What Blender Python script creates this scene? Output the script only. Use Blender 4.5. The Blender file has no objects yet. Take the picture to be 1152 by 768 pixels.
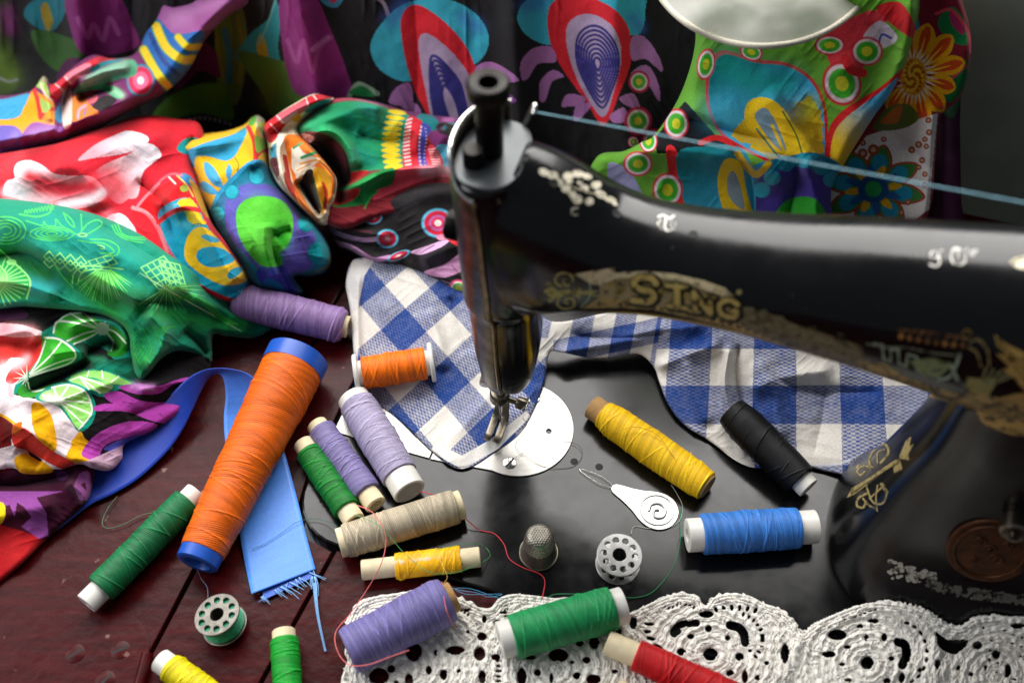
import bpy, bmesh, math, random
import numpy as np
from mathutils import Vector, Matrix
from mathutils.bvhtree import BVHTree

random.seed(7)
S = 0.01                        # all sizes below are in centimetres
sc = bpy.context.scene
COL = sc.collection

# ------------------------------------------------------------------ camera
PITCH = math.radians(53.5)
FOC = 1206.0
CAMH = 45.3
CP, SP = math.cos(PITCH), math.sin(PITCH)

cam_d = bpy.data.cameras.new('camera')
cam = bpy.data.objects.new('camera', cam_d)
COL.objects.link(cam)
cam.location = (0, 0, CAMH * S)
cam.rotation_euler = (math.radians(90) - PITCH, 0, 0)
cam_d.sensor_width = 36
cam_d.lens = FOC * 36 / 1152
cam_d.clip_start = 0.01
cam_d.clip_end = 50
cam_d.dof.use_dof = True
cam_d.dof.focus_distance = 0.505
cam_d.dof.aperture_fstop = 5.8
sc.camera = cam

def ray(px, py):
    u = (np.asarray(px, float) - 576) / FOC
    v = (384 - np.asarray(py, float)) / FOC
    return u, CP + v * SP, -SP + v * CP

def P(px, py, z=0.0):
    """table plan position (cm) of a spot read from the photograph, at height z"""
    dx, dy, dz = ray(px, py)
    t = (z - CAMH) / dz
    return np.stack([dx * t, dy * t, np.asarray(z, float) + 0 * t], -1)

def depth(px, py, z=0.0):
    dx, dy, dz = ray(px, py)
    return (z - CAMH) / dz

# machine frame: s along the arm, n towards the back, origin at the needle
AX = np.array([.954, -.299]); AN = np.array([.299, .954]); AO = np.array([-.62, 28.35])
def MW(s, n, z):
    return (AO[0] + s * AX[0] + n * AN[0], AO[1] + s * AX[1] + n * AN[1], z)
MROT = math.atan2(AX[1], AX[0])

# ------------------------------------------------------------------ colours
def lin(c):
    c = np.asarray(c, float) / 255.0
    return np.where(c <= .04045, c / 12.92, ((c + .055) / 1.055) ** 2.4)
def hx(h):
    h = h.lstrip('#')
    return lin([int(h[i:i + 2], 16) for i in (0, 2, 4)])
def L4(h):
    return tuple(hx(h)) + (1,)

# ------------------------------------------------------------------ noise
_rng = np.random.RandomState(11)
_LAT = _rng.rand(256, 256)
def vnoise(x, y):
    xi = np.floor(x).astype(int); yi = np.floor(y).astype(int)
    fx = x - xi; fy = y - yi
    fx = fx * fx * fx * (fx * (fx * 6 - 15) + 10); fy = fy * fy * fy * (fy * (fy * 6 - 15) + 10)
    a = _LAT[xi & 255, yi & 255]; b = _LAT[(xi + 1) & 255, yi & 255]
    c = _LAT[xi & 255, (yi + 1) & 255]; d = _LAT[(xi + 1) & 255, (yi + 1) & 255]
    return (a * (1 - fx) + b * fx) * (1 - fy) + (c * (1 - fx) + d * fx) * fy
def fbm(x, y, o=3):
    r = 0; a = .5
    for i in range(o):
        r = r + a * (vnoise(x + 17.3 * i, y - 9.1 * i) - .5); x = x * 2.03; y = y * 2.03; a *= .5
    return r

# ------------------------------------------------------------------ 2D curves
def spline(pts, closed=False, n=8):
    p = np.asarray(pts, float)
    if len(p) < 3:
        return p
    out = []
    m = len(p)
    rng = range(m) if closed else range(m - 1)
    for i in rng:
        if closed:
            a, b, c, d = p[(i - 1) % m], p[i], p[(i + 1) % m], p[(i + 2) % m]
        else:
            a, b, c, d = p[max(i - 1, 0)], p[i], p[i + 1], p[min(i + 2, m - 1)]
        for k in range(n):
            t = k / n
            out.append(.5 * ((2 * b) + (c - a) * t + (2 * a - 5 * b + 4 * c - d) * t * t + (3 * b - a - 3 * c + d) * t ** 3))
    if not closed:
        out.append(p[-1])
    return np.array(out)

def inside(poly, x, y):
    r = np.zeros(x.shape, bool)
    x0, y0 = poly.min(0); x1, y1 = poly.max(0)
    idx = np.nonzero((x >= x0) & (x <= x1) & (y >= y0) & (y <= y1))[0]
    if len(idx) == 0:
        return r
    xs = x[idx]; ys = y[idx]; c = np.zeros(len(idx), bool)
    n = len(poly)
    for i in range(n):
        ax, ay = poly[i]; bx, by = poly[(i + 1) % n]
        if ay == by:
            continue
        k = (ay > ys) != (by > ys)
        c ^= k & (xs < (bx - ax) * (ys - ay) / (by - ay) + ax)
    r[idx] = c
    return r

def segdist(poly, x, y, closed=False):
    """distance to a polyline, arc parameter 0..1, side sign"""
    p = np.asarray(poly, float)
    n = len(p) if closed else len(p) - 1
    best = np.full(x.shape, 1e18); par = np.zeros(x.shape); side = np.ones(x.shape)
    ln = [np.hypot(*(p[(i + 1) % len(p)] - p[i])) for i in range(n)]
    tot = sum(ln) or 1; acc = 0
    for i in range(n):
        ax, ay = p[i]; bx, by = p[(i + 1) % len(p)]
        dx, dy = bx - ax, by - ay; l2 = dx * dx + dy * dy
        if l2 < 1e-12:
            continue
        t = np.clip(((x - ax) * dx + (y - ay) * dy) / l2, 0, 1)
        ex = x - ax - t * dx; ey = y - ay - t * dy
        d = ex * ex + ey * ey
        m = d < best
        best = np.where(m, d, best)
        par = np.where(m, (acc + t * ln[i]) / tot, par)
        side = np.where(m, np.where(dx * ey - dy * ex >= 0, 1., -1.), side)
        acc += ln[i]
    return np.sqrt(best), par, side

# ------------------------------------------------------------------ painting a print on a cloth
class Paint:
    def __init__(s, x, y, base):
        s.x, s.y = x, y
        s.c = np.empty((len(x), 3)); s.c[:] = hx(base) if isinstance(base, str) else base
        s.o = (0, 0, 1.0)
        s.clip = None
    def fr(s, x0, y0, k):
        s.o = (x0, y0, k); return s
    def T(s, pts):
        p = np.asarray(pts, float).reshape(-1, 2)
        return np.stack([s.o[0] + p[:, 0] / s.o[2], s.o[1] + p[:, 1] / s.o[2]], -1)
    def put(s, idx, col, a=1.0):
        c = hx(col) if isinstance(col, str) else col
        a = np.asarray(a)
        if a.ndim == 1:
            a = a[:, None]
        s.c[idx] = s.c[idx] * (1 - a) + c * a
    def poly(s, pts, col, smooth=True, a=1.0, wob=0.0):
        p = s.T(pts)
        if smooth:
            p = spline(p, True, 7)
        x, y = s.x, s.y
        if wob:
            x = x + wob * fbm(s.x / 7, s.y / 7); y = y + wob * fbm(s.x / 7 + 50, s.y / 7)
        m = inside(p, x, y)
        idx = np.nonzero(m)[0]
        s.put(idx, col, a)
        return idx
    def grad(s, pts, c1, c2, p1, p2, smooth=True, g=1.0):
        """fill going from c1 at p1 to c2 at p2"""
        p = s.T(pts)
        if smooth:
            p = spline(p, True, 7)
        idx = np.nonzero(inside(p, s.x, s.y))[0]
        a, b = s.T([p1, p2]); d = b - a
        t = np.clip(((s.x[idx] - a[0]) * d[0] + (s.y[idx] - a[1]) * d[1]) / (d @ d), 0, 1) ** g
        s.c[idx] = hx(c1) * (1 - t)[:, None] + hx(c2) * t[:, None]
    def ell(s, cx, cy, rx, ry, col, rot=0, soft=.12, a=1.0):
        (cx, cy), = s.T([(cx, cy)]); rx /= s.o[2]; ry /= s.o[2]
        R = max(rx, ry) * 1.3
        idx = np.nonzero((abs(s.x - cx) < R) & (abs(s.y - cy) < R))[0]
        c, q = math.cos(math.radians(rot)), math.sin(math.radians(rot))
        dx, dy = s.x[idx] - cx, s.y[idx] - cy
        r = np.hypot((dx * c + dy * q) / rx, (-dx * q + dy * c) / ry)
        al = np.clip((1 - r) / soft + .5, 0, 1) * a
        s.put(idx, col, al)
    def rings(s, cx, cy, rx, ry, cols, rot=0):
        """concentric ellipses: cols = [(fraction, colour), ...] from outside in"""
        for f, c in cols:
            s.ell(cx, cy, rx * f, ry * f, c, rot, soft=.1)
    def line(s, pts, w, col, smooth=True, taper=False, closed=False, a=1.0, soft=.6):
        p = s.T(pts); w = w / s.o[2]
        if smooth and len(p) > 2:
            p = spline(p, closed, 7)
        lo = p.min(0) - w - 2; hi = p.max(0) + w + 2
        idx = np.nonzero((s.x > lo[0]) & (s.x < hi[0]) & (s.y > lo[1]) & (s.y < hi[1]))[0]
        if len(idx) == 0:
            return
        d, t, _ = segdist(p, s.x[idx], s.y[idx], closed)
        ww = w / 2
        if taper:
            ww = ww * (1 - t) ** .8 + .05
        al = np.clip((ww - d) / soft + .5, 0, 1) * a
        s.put(idx, col, al)
    def fade(s, pts, col, w, a=1.0):
        """soft smudge around a polyline"""
        p = s.T(pts); w = w / s.o[2]
        if len(p) > 2:
            p = spline(p, False, 6)
        lo = p.min(0) - 3 * w; hi = p.max(0) + 3 * w
        idx = np.nonzero((s.x > lo[0]) & (s.x < hi[0]) & (s.y > lo[1]) & (s.y < hi[1]))[0]
        if len(idx) == 0:
            return
        if len(p) == 1:
            d = np.hypot(s.x[idx] - p[0, 0], s.y[idx] - p[0, 1])
        else:
            d, _, _ = segdist(p, s.x[idx], s.y[idx])
        s.put(idx, col, np.exp(-(d / w) ** 2) * a)

# ------------------------------------------------------------------ mesh helpers
def mesh_np(name, V, F, C=None, smooth=True):
    me = bpy.data.meshes.new(name)
    V = np.ascontiguousarray(V, np.float32); F = np.ascontiguousarray(F, np.int32)
    me.vertices.add(len(V)); me.vertices.foreach_set('co', V.ravel())
    k = F.shape[1]
    me.loops.add(F.size); me.loops.foreach_set('vertex_index', F.ravel())
    me.polygons.add(len(F))
    me.polygons.foreach_set('loop_start', np.arange(0, F.size, k, dtype=np.int32))
    me.polygons.foreach_set('loop_total', np.full(len(F), k, np.int32))
    if smooth:
        me.polygons.foreach_set('use_smooth', np.ones(len(F), bool))
    me.update(); me.validate()
    if C is not None:
        at = me.color_attributes.new('Col', 'FLOAT_COLOR', 'POINT')
        c4 = np.ones((len(V), 4), np.float32); c4[:, :3] = C
        at.data.foreach_set('color', c4.ravel())
    return me

LOCAL = False
def link(name, me, mat=None, parent=None):
    o = bpy.data.objects.new(name, me)
    COL.objects.link(o)
    if mat is not None:
        me.materials.append(mat)
    if parent is not None:
        o.parent = parent
        if not LOCAL:           # shape given in table coordinates
            o.matrix_parent_inverse = parent.matrix_basis.inverted()
    return o

def tag(o, label, cat, group=None, kind=None):
    if label: o['label'] = label
    if cat: o['category'] = cat
    if group: o['group'] = group
    if kind: o['kind'] = kind
    return o

def thing(name, label, cat, group=None, loc=(0, 0, 0), rot=None):
    o = bpy.data.objects.new(name, None)
    o.empty_display_size = .01
    COL.objects.link(o)
    o.location = (loc[0] * S, loc[1] * S, loc[2] * S)
    if rot is not None:
        o.rotation_euler = rot
    return tag(o, label, cat, group)

def rect_cloth(poly, step, smooth=True, nseg=7):
    """grid of points trimmed to an outline (px); returns x, y, quads"""
    pl = spline(poly, True, nseg) if smooth else np.asarray(poly, float)
    x0, y0 = pl.min(0) - step; x1, y1 = pl.max(0) + step
    gx = np.arange(x0, x1 + step, step); gy = np.arange(y0, y1 + step, step)
    X, Y = np.meshgrid(gx, gy); nx = len(gx); ny = len(gy)
    cx = (X[:-1, :-1] + step / 2).ravel(); cy = (Y[:-1, :-1] + step / 2).ravel()
    m = inside(pl, cx, cy)
    i = np.arange((ny - 1) * (nx - 1))[m]
    r = i // (nx - 1); c = i % (nx - 1)
    a = r * nx + c
    Q = np.stack([a, a + nx, a + nx + 1, a + 1], -1)
    x = X.ravel().copy(); y = Y.ravel().copy()
    used = np.unique(Q)
    mp = np.full(len(x), -1); mp[used] = np.arange(len(used))
    x = x[used]; y = y[used]; Q = mp[Q]
    # snap the ragged rim onto the outline
    cnt = np.bincount(Q.ravel(), minlength=len(x))
    rim = np.nonzero(cnt < 4)[0]
    bx, by = x[rim], y[rim]
    best = np.full(len(rim), 1e18); nxp = bx.copy(); nyp = by.copy()
    n = len(pl)
    for k in range(n):
        ax, ay = pl[k]; ex, ey = pl[(k + 1) % n] - pl[k]
        l2 = ex * ex + ey * ey
        if l2 < 1e-12: continue
        t = np.clip(((bx - ax) * ex + (by - ay) * ey) / l2, 0, 1)
        qx, qy = ax + t * ex, ay + t * ey
        d = (qx - bx) ** 2 + (qy - by) ** 2
        mm = d < best
        best = np.where(mm, d, best); nxp = np.where(mm, qx, nxp); nyp = np.where(mm, qy, nyp)
    ok = best < (1.3 * step) ** 2
    x[rim] = np.where(ok, nxp, bx); y[rim] = np.where(ok, nyp, by)
    return x, y, Q, pl

def tps(anchors, x, y):
    A = np.asarray(anchors, float); n = len(A)
    def phi(r): return r
    D = np.hypot(A[:, None, 0] - A[None, :, 0], A[:, None, 1] - A[None, :, 1])
    M = np.zeros((n + 1, n + 1)); M[:n, :n] = phi(D); M[:n, n] = 1; M[n, :n] = 1
    w = np.linalg.solve(M + 1e-9 * np.eye(n + 1), np.r_[A[:, 2], 0])
    out = np.full(x.shape, w[n])
    for i in range(n):
        out += w[i] * np.hypot(np.hypot(x - A[i, 0], y - A[i, 1]), 14.0)
    return out

class Field:
    """height of a cloth above the table as a sum of folds"""
    def __init__(s, x, y, z0):
        s.x, s.y = x, y
        s.z = tps(z0, x, y) if isinstance(z0, (list, tuple)) else np.full(x.shape, float(z0))
        s.o = (0, 0, 1.0)
    def fr(s, x0, y0, k):
        s.o = (x0, y0, k); return s
    def T(s, pts):
        p = np.asarray(pts, float).reshape(-1, 2)
        return np.stack([s.o[0] + p[:, 0] / s.o[2], s.o[1] + p[:, 1] / s.o[2]], -1)
    def rim(s, pl, w, h, power=.5):
        d, _, _ = segdist(pl, s.x, s.y, True)
        u = np.clip(d / w, 0, 1)
        s.z += h * ((1 - (1 - u) ** 2) ** power - 1)
        return s
    def fold(s, pts, w, h, w2=None, ends=.15):
        """ridge (h>0) or valley along a line; w on its left, w2 on its right"""
        p = spline(s.T(pts), False, 5); w = w / s.o[2]; w2 = w if w2 is None else w2 / s.o[2]
        mw = max(w, w2) * 2.6
        lo = p.min(0) - mw; hi = p.max(0) + mw
        idx = np.nonzero((s.x > lo[0]) & (s.x < hi[0]) & (s.y > lo[1]) & (s.y < hi[1]))[0]
        if not len(idx): return s
        d, t, sd = segdist(p, s.x[idx], s.y[idx])
        ww = np.where(sd > 0, w2, w)
        e = 1.0
        if ends > 0:
            e = np.clip(np.minimum(t, 1 - t) / ends, 0, 1); e = e * e * (3 - 2 * e)
        # ridges are rounded, valleys pinch to a crease
        pf = np.exp(-(d / ww) ** 1.7) if h > 0 else np.exp(-((d + .15 * ww) / (ww * .8)) ** 1.15)
        s.z[idx] += h * e * pf
        return s
    def noise(s, scale, h, ax=1.0, rot=0, off=0):
        c, q = math.cos(math.radians(rot)), math.sin(math.radians(rot))
        u = (s.x * c + s.y * q) / scale; v = (-s.x * q + s.y * c) / (scale * ax)
        s.z += h * (.3 if scale < 16 else .75) * fbm(u + off, v + off * .7, 2 if scale < 25 else 1)
        return s

def _crease(s, scale, h, ax=3.0, rot=0, off=0):
    """fine drag lines that run along one direction"""
    c, q = math.cos(math.radians(rot)), math.sin(math.radians(rot))
    u = (s.x * c + s.y * q) / (scale * ax); v = (-s.x * q + s.y * c) / scale
    w = fbm(s.x / 60 + off, s.y / 60, 1)
    r = 1 - np.abs(vnoise(u + 2 * w + off, v + 3 * w) * 2 - 1)
    m = np.clip(vnoise(s.x / 38 + off, s.y / 38 + 7) * 1.6 - .4, 0, 1)
    s.z += .28 * h * (r ** 1.5) * m
    return s
Field.crease = _crease

def build_cloth(name, x, y, Q, z, C, mat, thick=0.0):
    V = P(x, y, z) * S
    me = mesh_np(name, V, Q, C)
    return link(name, me, mat)

def tube_mesh(name, pts, r, n=8, smooth_n=6, closed=False, cap=True):
    p = np.asarray(pts, float)
    if smooth_n > 1 and len(p) > 2:
        p = spline(p, closed, smooth_n)
    m = len(p)
    r = np.full(m, r) if np.isscalar(r) else np.interp(np.linspace(0, 1, m), np.linspace(0, 1, len(r)), r)
    T = np.gradient(p, axis=0)
    if closed:
        T = np.roll(p, -1, 0) - np.roll(p, 1, 0)
    T /= np.linalg.norm(T, axis=1)[:, None] + 1e-12
    up = np.array([0, 0, 1.0])
    if abs(T[0] @ up) > .9: up = np.array([1.0, 0, 0])
    Nn = []; cur = up - (up @ T[0]) * T[0]; cur /= np.linalg.norm(cur)
    for i in range(m):
        cur = cur - (cur @ T[i]) * T[i]; cur /= np.linalg.norm(cur) + 1e-12; Nn.append(cur)
    Nn = np.array(Nn); B = np.cross(T, Nn)
    a = np.linspace(0, 2 * math.pi, n, endpoint=False)
    V = p[:, None, :] + r[:, None, None] * (np.cos(a)[None, :, None] * Nn[:, None, :] + np.sin(a)[None, :, None] * B[:, None, :])
    V = V.reshape(-1, 3)
    F = []
    for i in range(m if closed else m - 1):
        j = (i + 1) % m
        for k in range(n):
            l = (k + 1) % n
            F.append((i * n + k, i * n + l, j * n + l, j * n + k))
    return V * S, np.array(F)

def tube(name, pts, r, mat, parent=None, n=8, smooth_n=6, closed=False):
    V, F = tube_mesh(name, pts, r, n, smooth_n, closed)
    return link(name, mesh_np(name, V, F), mat, parent)

def lathe(name, prof, mat, parent=None, n=48, mtx=None, cap=True):
    """prof: (radius, height) list in cm around local Z"""
    pr = np.asarray(prof, float)
    a = np.linspace(0, 2 * math.pi, n, endpoint=False)
    V = np.stack([pr[:, 0, None] * np.cos(a), pr[:, 0, None] * np.sin(a), np.repeat(pr[:, 1, None], n, 1)], -1).reshape(-1, 3)
    F = []
    for i in range(len(pr) - 1):
        for k in range(n):
            l = (k + 1) % n
            F.append((i * n + k, i * n + l, (i + 1) * n + l, (i + 1) * n + k))
    V = V * S
    if mtx is not None:
        V = V @ np.array(mtx.to_3x3()).T + np.array(mtx.translation)
    me = mesh_np(name, V, np.array(F), smooth=True)
    try:
        me.set_sharp_from_angle(angle=math.radians(40))
    except Exception:
        pass
    return link(name, me, mat, parent)

def frame_mtx(loc, zdir, xhint=(1, 0, 0)):
    z = Vector(zdir).normalized(); x = Vector(xhint); x = (x - x.dot(z) * z)
    if x.length < 1e-4:
        x = Vector((0, 1, 0)); x = x - x.dot(z) * z
    x.normalize(); y = z.cross(x)
    m = Matrix((x, y, z)).transposed().to_4x4()
    m.translation = Vector(loc) * S
    return m

def flat_shape(name, loops, thick, bevel, mat, parent=None, mtx=None, res=2):
    """outline with holes (cm, first loop outer), extruded with a small bevel"""
    cu = bpy.data.curves.new(name, 'CURVE'); cu.dimensions = '2D'; cu.fill_mode = 'BOTH'
    for lp in loops:
        sp = cu.splines.new('POLY'); sp.points.add(len(lp) - 1)
        for q, (a, b) in zip(sp.points, lp): q.co = (a * S, b * S, 0, 1)
        sp.use_cyclic_u = True
    cu.extrude = max(thick / 2 - bevel, 0) * S; cu.bevel_depth = bevel * S; cu.bevel_resolution = res
    cu.offset = -bevel * S
    tmp = bpy.data.objects.new('tmp', cu); COL.objects.link(tmp)
    dg = bpy.context.evaluated_depsgraph_get()
    me = bpy.data.meshes.new_from_object(tmp.evaluated_get(dg))
    bpy.data.objects.remove(tmp); bpy.data.curves.remove(cu)
    me.name = name
    if mtx is not None:
        me.transform(mtx)
    me.polygons.foreach_set('use_smooth', np.ones(len(me.polygons), bool))
    try:
        me.set_sharp_from_angle(angle=math.radians(35))
    except Exception:
        pass
    me.materials.clear()
    return link(name, me, mat, parent)

def circ(cx, cy, r, n=32, ry=None):
    ry = r if ry is None else ry
    return [(cx + r * math.cos(2 * math.pi * i / n), cy + ry * math.sin(2 * math.pi * i / n)) for i in range(n)]

# ------------------------------------------------------------------ materials
def newmat(name):
    m = bpy.data.materials.new(name); m.use_nodes = True
    nt = m.node_tree; b = nt.nodes['Principled BSDF']
    return m, nt, b
def N_(nt, t, **k):
    n = nt.nodes.new(t)
    for a, v in k.items():
        if a in n.inputs: n.inputs[a].default_value = v
        else: setattr(n, a, v)
    return n
def ramp(nt, stops):
    r = nt.nodes.new('ShaderNodeValToRGB'); e = r.color_ramp.elements
    e[0].position, e[0].color = stops[0]; e[1].position, e[1].color = stops[-1]
    for p_, c_ in stops[1:-1]:
        q = e.new(p_); q.color = c_
    return r

def m_cloth(name, rough=.8, weave=900, bump=.25, sheen=.25, spec=.25, attr=True, base=None, transl=0.0):
    m, nt, b = newmat(name); L = nt.links
    tc = N_(nt, 'ShaderNodeTexCoord')
    if attr:
        at = N_(nt, 'ShaderNodeAttribute', attribute_name='Col')
        src = at.outputs['Color']
    else:
        rg = N_(nt, 'ShaderNodeRGB'); rg.outputs[0].default_value = L4(base); src = rg.outputs[0]
    nz = N_(nt, 'ShaderNodeTexNoise'); nz.inputs['Scale'].default_value = 1300; nz.inputs['Detail'].default_value = 3
    L.new(tc.outputs['Object'], nz.inputs['Vector'])
    rp = ramp(nt, [(.25, (.80, .80, .80, 1)), (.75, (1.16, 1.16, 1.16, 1))]); L.new(nz.outputs[0], rp.inputs[0])
    mx = N_(nt, 'ShaderNodeMix', data_type='RGBA', blend_type='MULTIPLY'); mx.inputs['Factor'].default_value = .8
    L.new(src, mx.inputs[6]); L.new(rp.outputs[0], mx.inputs[7]); L.new(mx.outputs[2], b.inputs['Base Color'])
    b.inputs['Roughness'].default_value = rough
    b.inputs['Specular IOR Level'].default_value = spec
    b.inputs['Sheen Weight'].default_value = sheen; b.inputs['Sheen Roughness'].default_value = .4
    w1 = N_(nt, 'ShaderNodeTexWave', wave_type='BANDS', bands_direction='X'); w1.inputs['Scale'].default_value = weave
    w2 = N_(nt, 'ShaderNodeTexWave', wave_type='BANDS', bands_direction='Y'); w2.inputs['Scale'].default_value = weave
    for w in (w1, w2):
        w.inputs['Distortion'].default_value = 1.5; L.new(tc.outputs['Object'], w.inputs['Vector'])
    ad = N_(nt, 'ShaderNodeMath', operation='ADD'); L.new(w1.outputs['Fac'], ad.inputs[0]); L.new(w2.outputs['Fac'], ad.inputs[1])
    n2 = N_(nt, 'ShaderNodeTexNoise'); n2.inputs['Scale'].default_value = 900; L.new(tc.outputs['Object'], n2.inputs['Vector'])
    ad2 = N_(nt, 'ShaderNodeMath', operation='ADD'); L.new(ad.outputs[0], ad2.inputs[0]); L.new(n2.outputs[0], ad2.inputs[1])
    bp = N_(nt, 'ShaderNodeBump'); bp.inputs['Strength'].default_value = bump; bp.inputs['Distance'].default_value = .0003
    L.new(ad2.outputs[0], bp.inputs['Height']); L.new(bp.outputs[0], b.inputs['Normal'])
    if transl:
        b.inputs['Transmission Weight'].default_value = 0
    return m

def m_simple(name, col, rough=.5, metal=0.0, spec=.5, nscale=300, namt=.15, bump=0.0, coat=0.0, rvar=.1):
    m, nt, b = newmat(name); L = nt.links
    tc = N_(nt, 'ShaderNodeTexCoord')
    nz = N_(nt, 'ShaderNodeTexNoise'); nz.inputs['Scale'].default_value = nscale; nz.inputs['Detail'].default_value = 5
    L.new(tc.outputs['Object'], nz.inputs['Vector'])
    c = np.array(hx(col))
    rp = ramp(nt, [(.3, tuple(c * (1 - namt)) + (1,)), (.7, tuple(np.minimum(c * (1 + namt), 1)) + (1,))])
    L.new(nz.outputs[0], rp.inputs[0]); L.new(rp.outputs[0], b.inputs['Base Color'])
    mr = N_(nt, 'ShaderNodeMapRange'); mr.inputs['To Min'].default_value = max(rough - rvar, .02); mr.inputs['To Max'].default_value = min(rough + rvar, 1)
    n2 = N_(nt, 'ShaderNodeTexNoise'); n2.inputs['Scale'].default_value = nscale * .35; n2.inputs['Detail'].default_value = 6
    L.new(tc.outputs['Object'], n2.inputs['Vector']); L.new(n2.outputs[0], mr.inputs[0]); L.new(mr.outputs[0], b.inputs['Roughness'])
    b.inputs['Metallic'].default_value = metal; b.inputs['Specular IOR Level'].default_value = spec
    b.inputs['Coat Weight'].default_value = coat; b.inputs['Coat Roughness'].default_value = .08
    if bump:
        bp = N_(nt, 'ShaderNodeBump'); bp.inputs['Strength'].default_value = bump; bp.inputs['Distance'].default_value = .0004
        L.new(nz.outputs[0], bp.inputs['Height']); L.new(bp.outputs[0], b.inputs['Normal'])
    return m

M = {}
M['cloth'] = m_cloth('printed_cotton', rough=.9, spec=.1, sheen=.12, bump=.4)
M['silk'] = m_cloth('printed_silk', rough=.75, weave=1200, bump=.3, sheen=.15, spec=.18)
M['check'] = m_cloth('checked_linen', rough=.85, weave=700, bump=.3, sheen=.15, spec=.15)
M['satin'] = m_cloth('blue_satin', rough=.42, weave=1500, bump=.1, sheen=.3, spec=.5)
M['lace'] = m_cloth('crochet_cotton', rough=.9, weave=500, bump=.45, sheen=.15, spec=.1)
M['thread'] = m_cloth('wound_thread', rough=.5, weave=1500, bump=.1, sheen=.0, spec=.3)
M['plastic_white'] = m_simple('white_plastic', '#d9d6cf', .4, nscale=120, namt=.05)
M['card'] = m_simple('cream_card', '#dccdaa', .75, nscale=250, namt=.1, bump=.15, spec=.2)
M['card_end'] = m_simple('brown_card', '#b08a5a', .8, nscale=250, namt=.2, bump=.2, spec=.2)
M['plastic_blue'] = m_simple('blue_plastic', '#1a4fae', .35, nscale=120, namt=.08)
M['steel'] = m_simple('polished_steel', '#e2dfd8', .22, 1.0, nscale=160, namt=.1, rvar=.1)
M['steel_plate'] = m_simple('plate_steel', '#9a9894', .34, 1.0, nscale=90, namt=.12, rvar=.12)
def _brush(m):
    nt = m.node_tree; L = nt.links; b = nt.nodes['Principled BSDF']
    tc = N_(nt, 'ShaderNodeTexCoord'); mp = N_(nt, 'ShaderNodeMapping'); mp.inputs['Rotation'].default_value = (0, 0, .3 - MROT); mp.inputs['Scale'].default_value = (60, 2600, 60)
    n = N_(nt, 'ShaderNodeTexNoise'); n.inputs['Scale'].default_value = 1; n.inputs['Detail'].default_value = 4
    bp = N_(nt, 'ShaderNodeBump'); bp.inputs['Strength'].default_value = .25; bp.inputs['Distance'].default_value = .0002
    L.new(tc.outputs['Object'], mp.inputs[0]); L.new(mp.outputs[0], n.inputs['Vector']); L.new(n.outputs[0], bp.inputs['Height']); L.new(bp.outputs[0], b.inputs['Normal'])
_brush(M['steel_plate'])
M['steel_dark'] = m_simple('tarnished_steel', '#6f685c', .35, 1.0, nscale=180, namt=.35, rvar=.15)
M['black_metal'] = m_simple('blackened_steel', '#1c1a18', .35, .8, nscale=200, namt=.4)
M['bronze_edge'] = m_simple('worn_nickel', '#8d7f66', .3, 1.0, nscale=160, namt=.4, rvar=.15)
M['alu'] = m_simple('white_metal', '#a6a6a4', .3, 1.0, nscale=200, namt=.08)
M['hole'] = m_simple('dark_hole', '#050505', .7, nscale=100)
M['brass'] = m_simple('brass_badge', '#4c2b14', .5, .7, nscale=260, namt=.5, bump=.4)
# ================================================================== light
sc.view_settings.view_transform = 'Standard'
sc.view_settings.look = 'None'
sc.view_settings.exposure = 0
world = bpy.data.worlds.new('World'); sc.world = world; world.use_nodes = True
bg = world.node_tree.nodes['Background']
bg.inputs[0].default_value = (.8, .88, 1, 1); bg.inputs[1].default_value = .14

def area(name, loc, target, sx, sy, power, col):
    l = bpy.data.lights.new(name, 'AREA'); l.shape = 'RECTANGLE'; l.size = sx * S; l.size_y = sy * S
    l.energy = power; l.color = col
    o = bpy.data.objects.new(name, l); COL.objects.link(o)
    o.location = [c * S for c in loc]
    d = Vector(target) - Vector(loc)
    o.rotation_euler = d.to_track_quat('-Z', 'Y').to_euler()
    return o
area('window_light', (-4, 95, 80), (0, 27, 0), 130, 70, 27.0, (1, .975, .94))
area('fill_light', MW(-95, -25, 75), (0, 32, 0), 80, 70, 10.0, (.97, .98, 1))  # unseen fill lamp added at the left to lift the back cloths

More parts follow.
